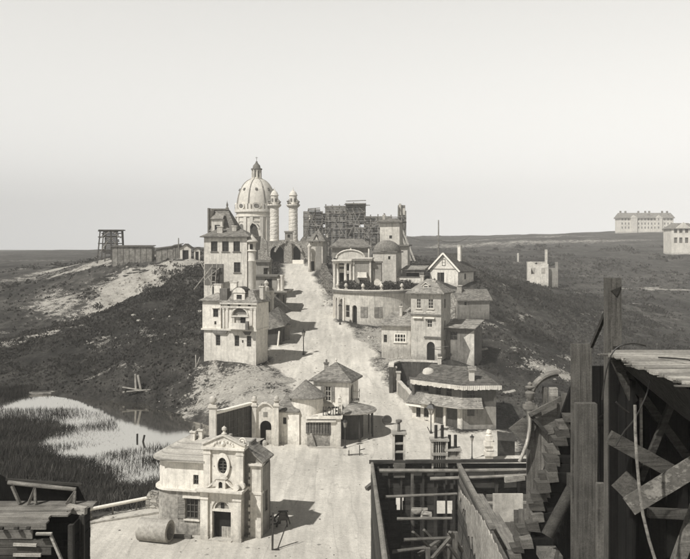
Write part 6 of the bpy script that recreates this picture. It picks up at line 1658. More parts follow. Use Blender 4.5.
def telegraph():
    q = wp(438.5,255,190); g = gz(q.x,q.y); h = EYE+27/FPX*190-g
    t = thing('telegraph_pole', 'tall telegraph pole behind the gabled cottage', 'pole', (q.x,q.y,g))
    MB().tube([(0,0,-.5),(0,0,h)],[.18,.13],8).build('shaft', M['far'], t)
    MB().beam((-.7,0,h-4.6),(.7,0,h-4.6),.16).beam((-.5,0,h-3.6),(.5,0,h-3.6),.14).build('crossarm', M['far'], t)
    for i,(u,v,Y,d) in enumerate(((402,233.5,215,.8),(470,236,260,1.2))):
        e = wp(u,v,Y); s = thing('telegraph_wire', 'thin wire sagging %s from the telegraph pole' % ('left to the scaffold' if i == 0 else 'right over the plain'), 'wire', (q.x,q.y,g+h-4.5))
        b = Vector((e.x-q.x,e.y-q.y,e.z-(g+h-4.5)))
        MB().tube([tuple(b*f+Vector((0,0,-d*4*f*(1-f)))) for f in [j/10 for j in range(11)]],.05,5).build('strand', M['far_d'], s)
telegraph()

def ruin():
    Y = 224; k = Y/FPX; q = wp(527.5,284,Y); g = gz(q.x+3,q.y); z = lambda v: EYE-(v-VH)*k-g; x = lambda u: (u-527.5)*k
    t = thing('roofless_ruin', 'pale roofless cottage ruin with two empty windows alone on the right plain', 'ruin', (q.x,q.y,g), -10)
    w = MB().wall(PF(0),0,x(548),-1,z(265),[hole(x(533),z(274),1.1,1.7),hole(x(543),z(274),1.1,1.7)],.5)
    w.prism([(0,z(265)),(x(548),z(265)),(x(548),z(264)),(x(544),z(263.4)),(x(540),z(265)-.1+.3),(x(536),z(264.4)),(x(531),z(261.5)),(x(528),z(262.5)),(0,z(264))],PF(0),0,.5); w.build('front_wall', M['white'], t, jit=.04)
    MB().wall(PR(x(548)),.5,5,-1,z(266.5),(),.5).wall(PL(0),.5,5,-1,z(264),(),.5).wall(PF(5),0,x(548),-1,z(262),[hole(x(538),z(274),1.2,1.6)],.5).build('side_wall', M['cream'], t, jit=.05)
    MB().box(x(545),x(547.5),2.4,3.2,0,z(249.5)).build('chimney_stack', M['cream'], t)
    MB().box(x(549),x(556),1.5,2.0,-1,z(268)).box(x(555),x(557.5),1,3.5,-1,z(262)).build('outer_wall', M['grey'], t, jit=.08)
    mb = MB()
    for i in range(5): a = x(530+i*5); mb.beam((a,1+.3*i,z(266)),(a+RND.uniform(1,3),3.5,z(261+RND.random()*5)),.3)
    mb.build('fallen_rafters', M['wood_d'], t)
ruin()

def barracks():
    Y = 600; k = Y/FPX; q = wp(620,231,Y); g = gz(q.x+18,q.y); zb = 31.5; z = lambda v: EYE-(v-VH)*k-g; x = lambda u: (u-620)*k
    t = thing('barracks_building', 'long pale three storey building with hipped roof and two gabled bays on the right skyline', 'building', (q.x,q.y,g))
    W = x(673.5); F = PF(0)
    MB().box(0,W,0,11,-6,z(218)).build('wall', M['dome'], t)
    for a,b in ((630.5,637),(655.5,662)):
        MB().box(x(a),x(b),-.8,-.01,-6,z(218)).prism([(x(a)-.6,z(218)),(x(b)+.6,z(218)),((x(a)+x(b))/2,z(215.2))],PF(-.9),0,2).build('gabled_bay', M['dome'], t)
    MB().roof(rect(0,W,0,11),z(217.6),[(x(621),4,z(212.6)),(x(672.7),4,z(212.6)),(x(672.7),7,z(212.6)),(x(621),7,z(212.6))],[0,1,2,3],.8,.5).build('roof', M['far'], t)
    wm = [MB()]; 
    for row,v in enumerate((228.6,224.6,220.4)):
        for i in range(16):
            u = 622.2+i*3.27
            if abs(u-633.7)<1.4 or abs(u-658.7)<1.4: off = -.84
            else: off = -.04
            MB().box(x(u)-.42,x(u)+.42,off-.02,off+.01 if off>-.5 else off+.03,z(v),z(v)+1.5).build('window', M['dim'], t)
    for u in (623,628,641,648,652,665,670): MB().box(x(u)-.6,x(u)+.6,5,6,z(213),z(210.6)).build('chimney', M['far'], t)
    Y = 345; k2 = Y/FPX; q = wp(671.5,251,Y); g2 = gz(q.x+4,q.y); z2 = lambda v: EYE-(v-VH)*k2-g2; x2 = lambda u: (u-671.5)*k2
    t = thing('gabled_hall', 'tall pale hall with pointed gable and two rows of dark windows at the right edge', 'building', (q.x,q.y,g2), -8)
    W = x2(696); hs = []
    for b in (243,233):
        for u in (675.5,680.5,686,692): hs.append(hole(x2(u),z2(b),1.3,2.3))
    MB().wall(PF(0),0,W,-3,z2(228.5),hs,.6).wall(PL(0),.6,14,-3,z2(228.5),(),.6).wall(PR(W),.6,14,-3,z2(228.5),(),.5).build('wall', M['dome'], t)
    for h in hs: MB().pbox(PF(0),h[0],h[1],.4,.5,h[2],h[3]).build('window', M['dim'], t)
    MB().prism([(x2(675),z2(228.5)),(x2(690.5),z2(228.5)),(x2(683),z2(222.3))],PF(-.3),0,1).build('gable', M['dome'], t)
    MB().roof(rect(0,W,0,14),z2(228.2),[(x2(676),7,z2(222.6)),(x2(692),7,z2(222.6))],[0,1,1,0],.5,.3).build('roof', M['far'], t)
    for i,(u,v,Y,h) in enumerate(((518,259,300,1.8),)):
        p = wp(u,v,Y); s = thing('boundary_stone', 'small pale marker post standing on the open right plain', 'post', (p.x,p.y,gz(p.x,p.y))); MB().box(-.3,.3,-.2,.2,-.5,h+1).lathe([(.35,h+1),(.2,h+1.3),(0,h+1.4)],(0,0,0),8).build('shaft', M['dome'], s)
barracks()

def pond_things():
    for i,(u,v,Y,h,d,l) in enumerate(((137,440,84,.75,.03,'dark stake standing upright in the pond'),(141,441,83,.85,.35,'dark stake leaning to the right in the pond'))):
        q = wp(u,v,Y); s = thing('pond_stake', l, 'stake', (q.x,q.y,WZ-.6)); MB().tube([(0,0,-.3),(d,0,h+.4)],.1,7).build('shaft', M['wood_d'], s)
    for i,(u,v,Y,h,d,l) in enumerate(((136,391,104,2.1,-.1,'pale upright post on the creek bank, left of a pair'),(141.5,391,104,2.0,-.45,'pale leaning post on the creek bank, right of a pair'))):
        q = ground_hit(u,v); s = thing('bank_post', l, 'post', (q.x,q.y,gz(q.x,q.y))); MB().beam((0,0,-.3),(d,0,h),.24).build('shaft', M['wood_lz'], s)
    q = ground_hit(137,392.5); s = thing('plank_landing', 'pale planks laid as a landing around two posts on the creek bank', 'landing', (q.x,q.y,gz(q.x,q.y)))
    mb = MB()
    for a in ((-1.9,.3,.55,1.6,-.3,.1),(-1.2,-.5,.12,2.0,-.2,.35),(-.8,.5,.3,2.1,.9,.5)): mb.beam(a[:3],a[3:],.34,.1)
    mb.build('plank', M['wood_l'], s)
    for i,(u,v,Y,l) in enumerate(((42,396,110,'small pale punt lying at the far pond edge'),)):
        q = wp(u,v,Y); s = thing('punt', l, 'boat', (q.x,q.y,WZ), 10)
        MB().slab([(-1.6,-.2),(-1.2,-.45),(1.2,-.45),(1.7,0),(1.2,.45),(-1.2,.45),(-1.6,.2)],-.1,.28).build('hull', M['wood_l'], s); MB().slab([(-1.3,-.2),(-1.0,-.35),(1.0,-.35),(1.3,0),(1.0,.35),(-1.0,.35),(-1.3,.2)],.283,.285).build('floor', M['wood_d'], s)
    for i,(u,v,Y,l) in enumerate(((482,350,110,'white sheet of fallen plaster on the slope right of the square house tower'),(509,388,95,'pale fallen board on the dark slope beyond the tavern roof'))):
        q = wp(u,v,Y); s = thing('fallen_board', l, 'board', (q.x,q.y,gz(q.x,q.y)+.25), 25); MB().add([(-.8,-.25,-.1),(.9,-.1,.1),(1.0,.3,.22),(-.6,.4,.05),(-.8,-.25,-.16),(.9,-.1,.04),(1.0,.3,.16),(-.6,.4,-.01)],[(0,1,2,3),(4,5,6,7),(0,1,5,4),(1,2,6,5),(2,3,7,6),(3,0,4,7)]).build('sheet', M['wood_l'], s)
    s = thing('track_boards', 'two long pale boards lying on the square left of the roofless shell', 'boards', (.2,46.8,0), 0)
    MB().beam((-1.1,.2,.05),(.95,-.1,.05),.14,.08).build('board', M['wood'], s); MB().beam((-.9,-.25,.05),(.9,-.5,.05),.12,.08).build('board', M['wood'], s)
pond_things()
# ================================================================== near set backs, seen from behind and above
def plankwall(mb, P, a0, a1, b0, b1, t=.05, h=.2, rag=.0, holes=(), vertical=False, gap=.012):
    b = b0 if not vertical else a0; end = b1 if not vertical else a1
    while b < end-.02:
        hh = min(h*RND.uniform(.8,1.2), end-b)
        lo, hi = (a0,a1) if not vertical else (b0,b1)
        segs = [(lo+RND.uniform(0,rag), hi-RND.uniform(0,rag))]
        for (h0,h1,h2,h3) in holes:
            p0,p1,q0,q1 = (h0,h1,h2,h3) if not vertical else (h2,h3,h0,h1)
            if b+hh > q0 and b < q1:
                ns = []
                for (s,e) in segs:
                    if p1 <= s or p0 >= e: ns.append((s,e)); continue
                    if p0 > s: ns.append((s,p0+RND.uniform(-.04,.04)))
                    if p1 < e: ns.append((p1+RND.uniform(-.04,.04),e))
                segs = ns
        c = RND.uniform(-.012,.012)
        for (s,e) in segs:
            if e-s < .03: continue
            if vertical: mb.pbox(P,b,b+hh-gap,c,c+t,s,e)
            else: mb.pbox(P,s,e,c,c+t,b,b+hh-gap)
        b += hh
    return mb

def roofless_shell():
    Y = 44.6; k = Y/FPX; X = lambda u: (u-345)*k; Z = lambda v: EYE-(v-VH)*k
    x0, x1, xm = X(371), X(530), 6.02
    t = thing('roofless_shell', 'dark roofless timber shell of a set building seen from behind in the foreground', 'set building', (0,0,0))
    P = PF(Y)
    # far wall, boards on the inside
    w = MB(); hs = [(X(396),X(403),Z(510),Z(499)),(X(436),X(452),Z(513),Z(503))]
    plankwall(w,P,x0,x1,-.3,Z(463),.06,.24,0,hs); w.build('end_wall', M['wood_d'], t)
    MB().pbox(P,x0-.15,x1+.05,.07,.25,-.3,Z(466)).build('outer_render', M['dark'], t) if False else None
    pl = MB().beam((x0-.1,Y-.12,Z(461.5)),(x1+.1,Y-.12,Z(460)),.2,.16); pl.build('wall_plate', M['wood_d'], t)
    for (ua,ub,v,v2,y,r) in ((379,529,469,468,Y-.35,.11),(429,530,476,472,Y-.55,.10)):
        MB().tube([(X(ua),y,Z(v)),(X((ua+ub)/2),y,Z((v+v2)/2)-.03),(X(ub),y,Z(v2))],[r,r*.9,r*.8],8).build('log_beam', M['wood_m'], t, True)
    for u in (411.5,434.5,495,517): MB().beam((X(u),Y-.3,-.3),(X(u)+.02,Y-.3,Z(470)),.14).build('stud', M['wood_z'] if u in (411.5,517) else M['wood_dz'], t)
    for u in (378,389,401,423,446,454): MB().beam((X(u),Y-.12,-.3),(X(u),Y-.12,Z(466)),.1).build('stud', M['wood_dz'], t)
    # left side wall running toward the viewer
    YN = 26.5; PLft = PL(x0)   # a = y
    w = MB(); plankwall(w,PL(x0),YN,Y,-.3,Z(464),.05,.24,.0); w.build('side_wall', M['wood_d'], t)
    MB().tube([(x0+.1,YN,6.75),(x0+.08,35,6.9),(x0+.05,Y,6.86)],[.12,.11,.09],8).build('side_rail', M['wood_m'], t, True)
    MB().beam((x0+.35,Y-3,5.4),(x0+.55,28,5.0),.12).build('leaning_rail', M['wood_m'], t)
    MB().beam((x0-.25,Y-.4,Z(487)),(x0+.2,Y-.1,Z(482)),.25,.2).build('corbel_stub', M['wood'], t)
    # cross poles inside
    for (ua,va,ub,vb,yy,m) in ((385,497,457,494,41,'wood_m'),(397,519,452,518.5,38.5,'wood_m'),(404,540,450,538,36,'wood'),(392,552,424,548,34,'wood')):
        a = wp(ua,va,yy); b = wp(ub,vb,yy+.2); b.x = min(b.x, xm-.12)
        MB().tube([tuple(a),tuple(b)],[.075,.065],7).build('cross_pole', M[m], t, True)
    for (ua,va,ub,vb,yy) in ((413,532,430,548,36),(432,559,450,538,35.5),(450,532,462,552,35),(418,555,440,540,36.5),(448,545,470,575,33),(424,530,452,560,37)):
        MB().beam(tuple(wp(ua,va,yy)),tuple(wp(ub,vb,yy+.6)),.16,.1).build('brace', M['wood'], t)
    for (u,v0,v1,yy) in ((455,532,700,35.2),(449.5,534,700,36.4),(428,548,700,36.0)): 
        a = wp(u,v0,yy); MB().beam((a.x,yy,-.3),tuple(a),.2).build('post', M['wood_z'], t)
    MB().box(x0+.1,xm-.1,28.5,Y-.4,-.25,-.18).build('floor_boards', M['wood_d'], t)
    for (u,v,yy,sx,sy) in ((420,513,41,.8,.3),(427,517,40,.5,.25)):
        a = wp(u,v,yy); MB().box(a.x-sx/2,a.x+sx/2,yy,yy+.3,a.z-.1,a.z+.15).build('plaster_lump', M['rock'], t, jit=.05)
    MB().box(X(399),X(458),40.0,40.2,2.2,2.36).box(X(399),X(458),42.6,42.8,2.9,3.05).build('floor_joist', M['wood'], t)
    # partition wall: boards with broken plaster on the left face
    w = MB(); plankwall(w,PL(xm),29.2,Y-.1,-.3,6.75,.08,.26); w.build('partition', M['wood'], t)
    MB().beam((xm+.04,34.2,6.86),(xm+.02,Y-.4,6.86),.2,.14).build('partition_cap', M['wood_m'], t)
    top = []; bot = []; y = 29.6
    while y < 43.6:
        tp = 6.68 - max(0,y-36)*.12 - RND.random()*.22; bt = tp - max(.25, (2.9 if y < 36 else 2.9-(y-36)*.36) + RND.uniform(-.5,.5))
        top.append((y,tp)); bot.append((y+RND.uniform(-.05,.05),bt)); y += RND.uniform(.16,.34)
    MB().prism(top+bot[::-1],PL(xm),-.05,-.004).build('broken_plaster', M['rough'], t)
    bb = MB()
    for i,(ya,yb,xx,zz) in enumerate(((30.6,38.6,xm+.32,6.93),(31.0,36.3,xm+.6,6.80))): bb.beam((xx,ya,zz),(xx-.1,yb,zz),.3,.07)
    bb.build('loose_plank', M['wood_y'], t)
    MB().box(xm+.1,xm+.75,30.2,30.4,5.6,6.75).box(xm+.18,xm+.7,30.8,31.0,5.0,6.4).build('end_board', M['wood_z'], t)
    # right bay
    w = MB(); plankwall(w,PF(42.9),X(481),X(530),4.9,5.65,.08,.34); w.build('bay_board', M['wood'], t)
    MB().beam((X(478),42.5,Z(493)+.1),(X(528),42.5,Z(492)+.1),.1).build('bay_rail', M['wood_l'], t)
    a = wp(493,533,40.5); b = wp(523,494,40.5)
    MB().box(a.x,b.x,40.5,40.6,a.z-.8,b.z).build('white_panel', M['cream'], t)
    w = MB(); plankwall(w,PF(39.6),wp(500,0,39.6).x,wp(516,0,39.6).x,-.3,wp(0,521,39.6).z,.06,.25,.12,(),True); plankwall(w,PF(39.2),wp(514,0,39.2).x,wp(531,0,39.2).x,-.3,wp(0,509,39.2).z,.06,.22,.25,(),True); plankwall(w,PF(38.6),wp(481,0,38.6).x,wp(503,0,38.6).x,-.3,wp(0,536,38.6).z,.06,.25,.1,(),True); w.build('bay_planking', M['wood_z'], t)
    w = MB(); plankwall(w,PR(x1),30,Y-.1,-.3,6.6,.06,.25); w.build('right_wall', M['wood'], t)
    MB().beam((X(522),Y-.6,Z(474)),(X(502),Y-.8,Z(475.5)),.2,.3).build('wall_block', M['wood_l'], t)
    # chimneys built on the end wall
    Yc = Y+.1
    c = thing('set_chimney', 'tall open backed chimney box with single pot on the rim of the roofless shell', 'chimney', (X(399),Yc,Z(466)))
    h = Z(434)-Z(466); W = .33
    MB().box(-W,-W+.1,-.25,.35,0,h).box(W-.1,W,-.25,.35,0,h).box(-W+.1,W-.1,.3,.35,0,h).build('casing', M['cream'], c)
    MB().box(-W+.1,W-.1,.2,.28,0,h).build('dark_back', M['wood_d'], c)
    for f in (.42,.68): MB().box(-W+.1,W-.1,-.2,-.1,h*f,h*f+.1).build('cross_piece', M['wood_l'], c)
    MB().box(-W-.08,W+.08,-.32,.42,h,h+.1).build('cap', M['wood_l'], c)
    MB().tube([(0,.05,h+.1),(0,.05,h+.55)],[.09,.07],8).lathe([(.07,h+.55),(.17,h+.62),(.17,h+.72),(.1,h+.74)],(0,.05,0),10).build('pot', M['dim'], c)
    MB().box(-W*.9,W*.9,-.4,-.3,-.55,.2).build('hanging_board', M['wood'], c)
    for (uc,w,vb,vt,pots,pv,l) in ((439.5,.86,468,441,(-.17,.17),426,'wide slatted chimney box with two dark pots, left of a pair on the shell rim'),(453,.78,467,451,(-.16,.16),436,'lower slatted chimney box with two dark pots, right of a pair on the shell rim')):
        c = thing('set_chimney', l, 'chimney', (X(uc),Yc+(.0 if uc<445 else .05),Z(vb))); h = Z(vt)-Z(vb); W = w/2
        MB().box(-W,-W+.09,-.22,.4,0,h).box(W-.09,W,-.22,.4,0,h).build('casing', M['cream'], c)
        MB().box(-W+.09,W-.09,.3,.38,0,h).build('dark_back', M['wood_d'], c)
        s = MB()
        for i in range(6): f = -W+.13+(w-.26)*i/5; s.box(f-.025,f+.025,-.15,-.08,.05,h-.05)
        s.build('slats', M['wood_l'], c)
        MB().box(-W,W,-.25,-.16,h*.48,h*.48+.14).build('cross_piece', M['wood_l'], c)
        MB().box(-W-.07,W+.07,-.28,.46,h,h+.1).build('cap', M['wood_l'], c)
        for px in pots: MB().tube([(px,.1,h+.1),(px,.1,Z(pv)-Z(vb))],[.085,.085],8).build('pot', M['ink'], c)
roofless_shell()

def gable_flat():
    """stepped scenery gable seen from its timber back"""
    Y = 24.0; k = Y/FPX; X = lambda u: (u-345)*k; Z = lambda v: EYE-(v-VH)*k
    t = thing('scenery_gable', 'tall boarded scenery gable with curved strut seen from its raw back', 'scenery', (0,0,0))
    P = PF(Y); w = MB()
    u = 527
    while u < 582:
        du = RND.uniform(5,9); top = 398-(u-535)*.15 if u > 545 else 420-(u-527)*1.2
        if u > 562: top = 405
        w.pbox(P,X(u),X(u+du)-.012,RND.uniform(0,.03),.07,-.3,Z(top+RND.uniform(-3,3))); u += du
    w.build('boarding', M['wood_z'], t)
    MB().prism([(X(508),Z(428)),(X(522),Z(417)),(X(536),Z(424)),(X(530),Z(440)),(X(525),Z(443))],P,-.12,-.07).build('patch_board', M['wood'], t)
    st = MB(); pts = []
    for i in range(9): f = i/8; pts.append((X(527.5-9.5*f**1.6+ (2.5*math.sin(f*PI))),Y-.2,Z(410+50*f)))
    st.tube(pts,[.05]*9,8); st.build('curved_strut', M['wood_lz'], t, True)
    MB().beam((X(528),Y-.25,Z(412)),(X(545),Y-.25,Z(432)),.07,.1).build('brace', M['wood_d'], t)
    MB().beam((X(527),Y-.3,Z(413)),(X(558),Y-.3,Z(397)),.1,.12).build('sloping_edge', M['wood'], t)
    MB().prism([(X(529),Z(414)),(X(556),Z(399)),(X(556),Z(432)),(X(547),Z(434))],P,-.1,-.04).build('slant_board', M['wood'], t)
    # arch head behind the gable
    ar = thing('scenery_arch', 'pale curved arch band rising behind the scenery gable', 'arch', (0,0,0))
    for r0,r1,y in ((0,2.2,.0),(4.2,6.4,.25)):
        m = MB(); n = 12
        cxu, cyv, ru, rv = 570, 408, 33, 31
        ptsA = []; 
        for i in range(n+1):
            th = PI*(1.0-.5*i/n)
            o = lambda e: (X(cxu+(ru-e)*math.cos(th)), Z(cyv-(rv-e)*math.sin(th)))
            ptsA.append((o(r0),o(r1)))
        for (a,b),(c,d) in zip(ptsA,ptsA[1:]): m.prism([a,c,d,b],PF(Y+1.0+y),0,.35)
        m.build('arch_band', M['wood_m'], ar)
    MB().box(X(536.5),X(540),Y+1.0,Y+1.35,-.3,Z(408)).box(X(553),X(556),Y+1.0,Y+1.3,-.3,Z(394)).build('arch_post', M['wood_z'], ar)
    MB().box(X(557),X(565),Y+.8,Y+1.0,Z(412),Z(393)).build('arch_block', M['wood_l'], ar)
    uq = wp(530,408,Y-.1)
    un = thing('stone_urn', 'pale plaster urn with knob lid on top of the scenery gable, near the arch', 'urn', (uq.x,uq.y,uq.z), 0); un.scale = (.72,.72,.78)
    MB().box(-.26,.26,-.2,.2,-.02,.12).box(-.17,.17,-.15,.15,.12,.2).build('plinth', M['grey'], un)
    MB().lathe([(.1,.2),(.07,.26),(.17,.42),(.2,.56),(.13,.62),(.06,.66),(.1,.7)],(0,0,0),14).build('vase', M['grey'], un, True)
    MB().lathe([(.04,.68),(.18,.74),(.2,.79),(.08,.82),(.1,.9),(0,.97)],(0,0,0),14).build('lid', M['grey'], un, True)
gable_flat()

def stepped_frame():
    Y = 18.0; k = Y/FPX; X = lambda u: (u-345)*k; Z = lambda v: EYE-(v-VH)*k
    t = thing('stepped_frame', 'dark stepped timber framing descending beside the upright boards at the right', 'framing', (0,0,0))
    steps = [(590,383,7,8),(586,396,8,9),(580,408,9,10),(571,424,11,10),(564,440,11,11),(557,457,11,12),(552,471,10,11),(549,484,11,12),(545,497,12,12),(540,515,13,10),(531,531,11,12),(526,543,12,10),(519,556,11,10)]
    dense = []
    for a,b in zip(steps,steps[1:]):
        dense.append(a); dense.append(tuple((p+q)/2+RND.uniform(-1,1) for p,q in zip(a,b)))
    steps = [(u+RND.uniform(-1.5,1.5),v,w*RND.uniform(.65,1.05),h*RND.uniform(.45,.6)) for u,v,w,h in dense+[steps[-1]]]
    for i,(u,v,w,h) in enumerate(steps):
        y = Y+RND.uniform(-.25,.25)
        b = MB().prism([(X(u-w),Z(v+RND.uniform(-1,1))),(X(u+2),Z(v-1)),(X(u+3.5),Z(v+h+2)),(X(u-w*.8),Z(v+h+2+RND.uniform(-1,1)))],PF(y),0,.3)
        s = b.build('step_board', M['fore_x'] if i%3 else M['wood'], t, jit=.02)
        MB().prism([(X(u+2.4),Z(v+1)),(X(u+24),Z(v+1)),(X(u+24),Z(v+h+4)),(X(u-w*.3),Z(v+h+4)),(X(u+3.7),Z(v+h+2))],PF(y+.1),0,.3).build('riser', M['black'], s)
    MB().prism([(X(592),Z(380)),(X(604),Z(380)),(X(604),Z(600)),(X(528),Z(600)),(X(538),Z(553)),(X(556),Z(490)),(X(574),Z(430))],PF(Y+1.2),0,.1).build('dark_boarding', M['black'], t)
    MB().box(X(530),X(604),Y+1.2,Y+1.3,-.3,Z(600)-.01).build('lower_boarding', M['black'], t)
    MB().tube([tuple(wp(547,536,17.2)),tuple(wp(574,484,17.4))],[.13,.12],9).build('strut', M['wood_d'], t, True)
    MB().box(X(533),X(552),Y-.9,Y-.3,Z(549),Z(541)).build('ledge', M['wood'], t)
    MB().tube([tuple(wp(548,570,16.2)),tuple(wp(554,549,16.3))],[.15,.12],8).build('stub_post', M['wood_z'], t, True)
    MB().box(X(561),X(577),Y-.7,Y-.45,Z(479),Z(467)).build('cleat', M['fore_x'], t)
    for a,b in (((585,379),(592,369)),((591,402),(598,391))): MB().box(X(a[0]),X(b[0]),Y-.1,Y+.2,Z(a[1]),Z(b[1])).build('block', M['wood_l'], t)
stepped_frame()

def uprights():
    def board(name, label, cat, u0, u1, v0, Y, mat, th=.14, rag=0, lean=0):
        a, b = wp(u0,v0,Y), wp(u1,v0,Y); s = thing(name, label, cat, ((a.x+b.x)/2,Y,0)); W = (b.x-a.x)/2
        n = 26; m = MB(); vs = []
        for i in range(n+1):
            zz = -.3+(a.z+.3)*i/n; e = lambda: RND.uniform(-.006,.006)
            vs += [(-W+e()+lean*i/n,e(),zz),(W+e()+lean*i/n,e(),zz),(W+lean*i/n,th,zz),(-W+lean*i/n,th,zz)]
        fs = [(4*i+j,4*i+(j+1)%4,4*i+4+(j+1)%4,4*i+4+j) for i in range(n) for j in range(4)]+[(0,1,2,3),(4*n,4*n+1,4*n+2,4*n+3)]
        m.add(vs,fs); m.build('shaft', M[mat], s); return s, W, a.z
    s,W,zt = board('timber_post','tall weathered square timber post rising above all others at the right','post',608,622,278,12.0,'fore_z',.2)
    MB().prism([(-W*.6,zt-.18),(W*.85,zt-.12),(W*.2,zt-.27)],PF(-.004),-.01,.0).build('gash', M['wood_d'], s)
    MB().box(-.03,.05,-.02,-.003,zt-1.06,zt-.98).build('nail_plate', M['iron'], s)
    s,W,zt = board('wide_board','wide upright board with saw cut at its top, left of the tall post','board',571.5,592,344,13.6,'fore_z',.06)
    board('wide_board','wide upright board overlapping the first, its top level with the deck beams','board',577,597.5,404,13.1,'fore_z',.16)
    board('timber_post','dark round shouldered post standing right behind the tall timber post','post',626,640,396,12.6,'wood_dz',.15)
    board('timber_post','short split post filling the dark gap between the wide boards and the tall post','post',597.5,605,484,12.9,'wood_z',.1)
    a = wp(591.5,346,13.4); s = thing('thin_strut','thin dark strut slanting from the wide board to the tall post','strut',tuple(a)); b = wp(608,308,12.25)-a
    MB().beam((0,0,0),tuple(b),.045,.07).build('shaft', M['wood_d'], s)
    for (u,v,w,h,Y) in ((592,368,5,4,13.3),(589,380,7,6,13.3)):
        pass
    # near-black boarding added as the shade in the gap
    bk = thing('shade_screen','added near-black boarding standing for the shade in the gap behind the tall post','screen',(0,0,0))
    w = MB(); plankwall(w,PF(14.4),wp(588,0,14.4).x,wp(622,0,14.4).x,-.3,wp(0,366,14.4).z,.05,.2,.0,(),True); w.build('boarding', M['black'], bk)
    a = wp(597,405,14.2); MB().prism([(wp(596,0,14.2).x,wp(0,420,14.2).z),(wp(604,0,14.2).x,wp(0,414,14.2).z),(wp(604,0,14.2).x,wp(0,424,14.2).z),(wp(597,0,14.2).x,wp(0,430,14.2).z)],PF(14.2),0,.05).build('scrap_board', M['wood_d'], bk)
uprights()

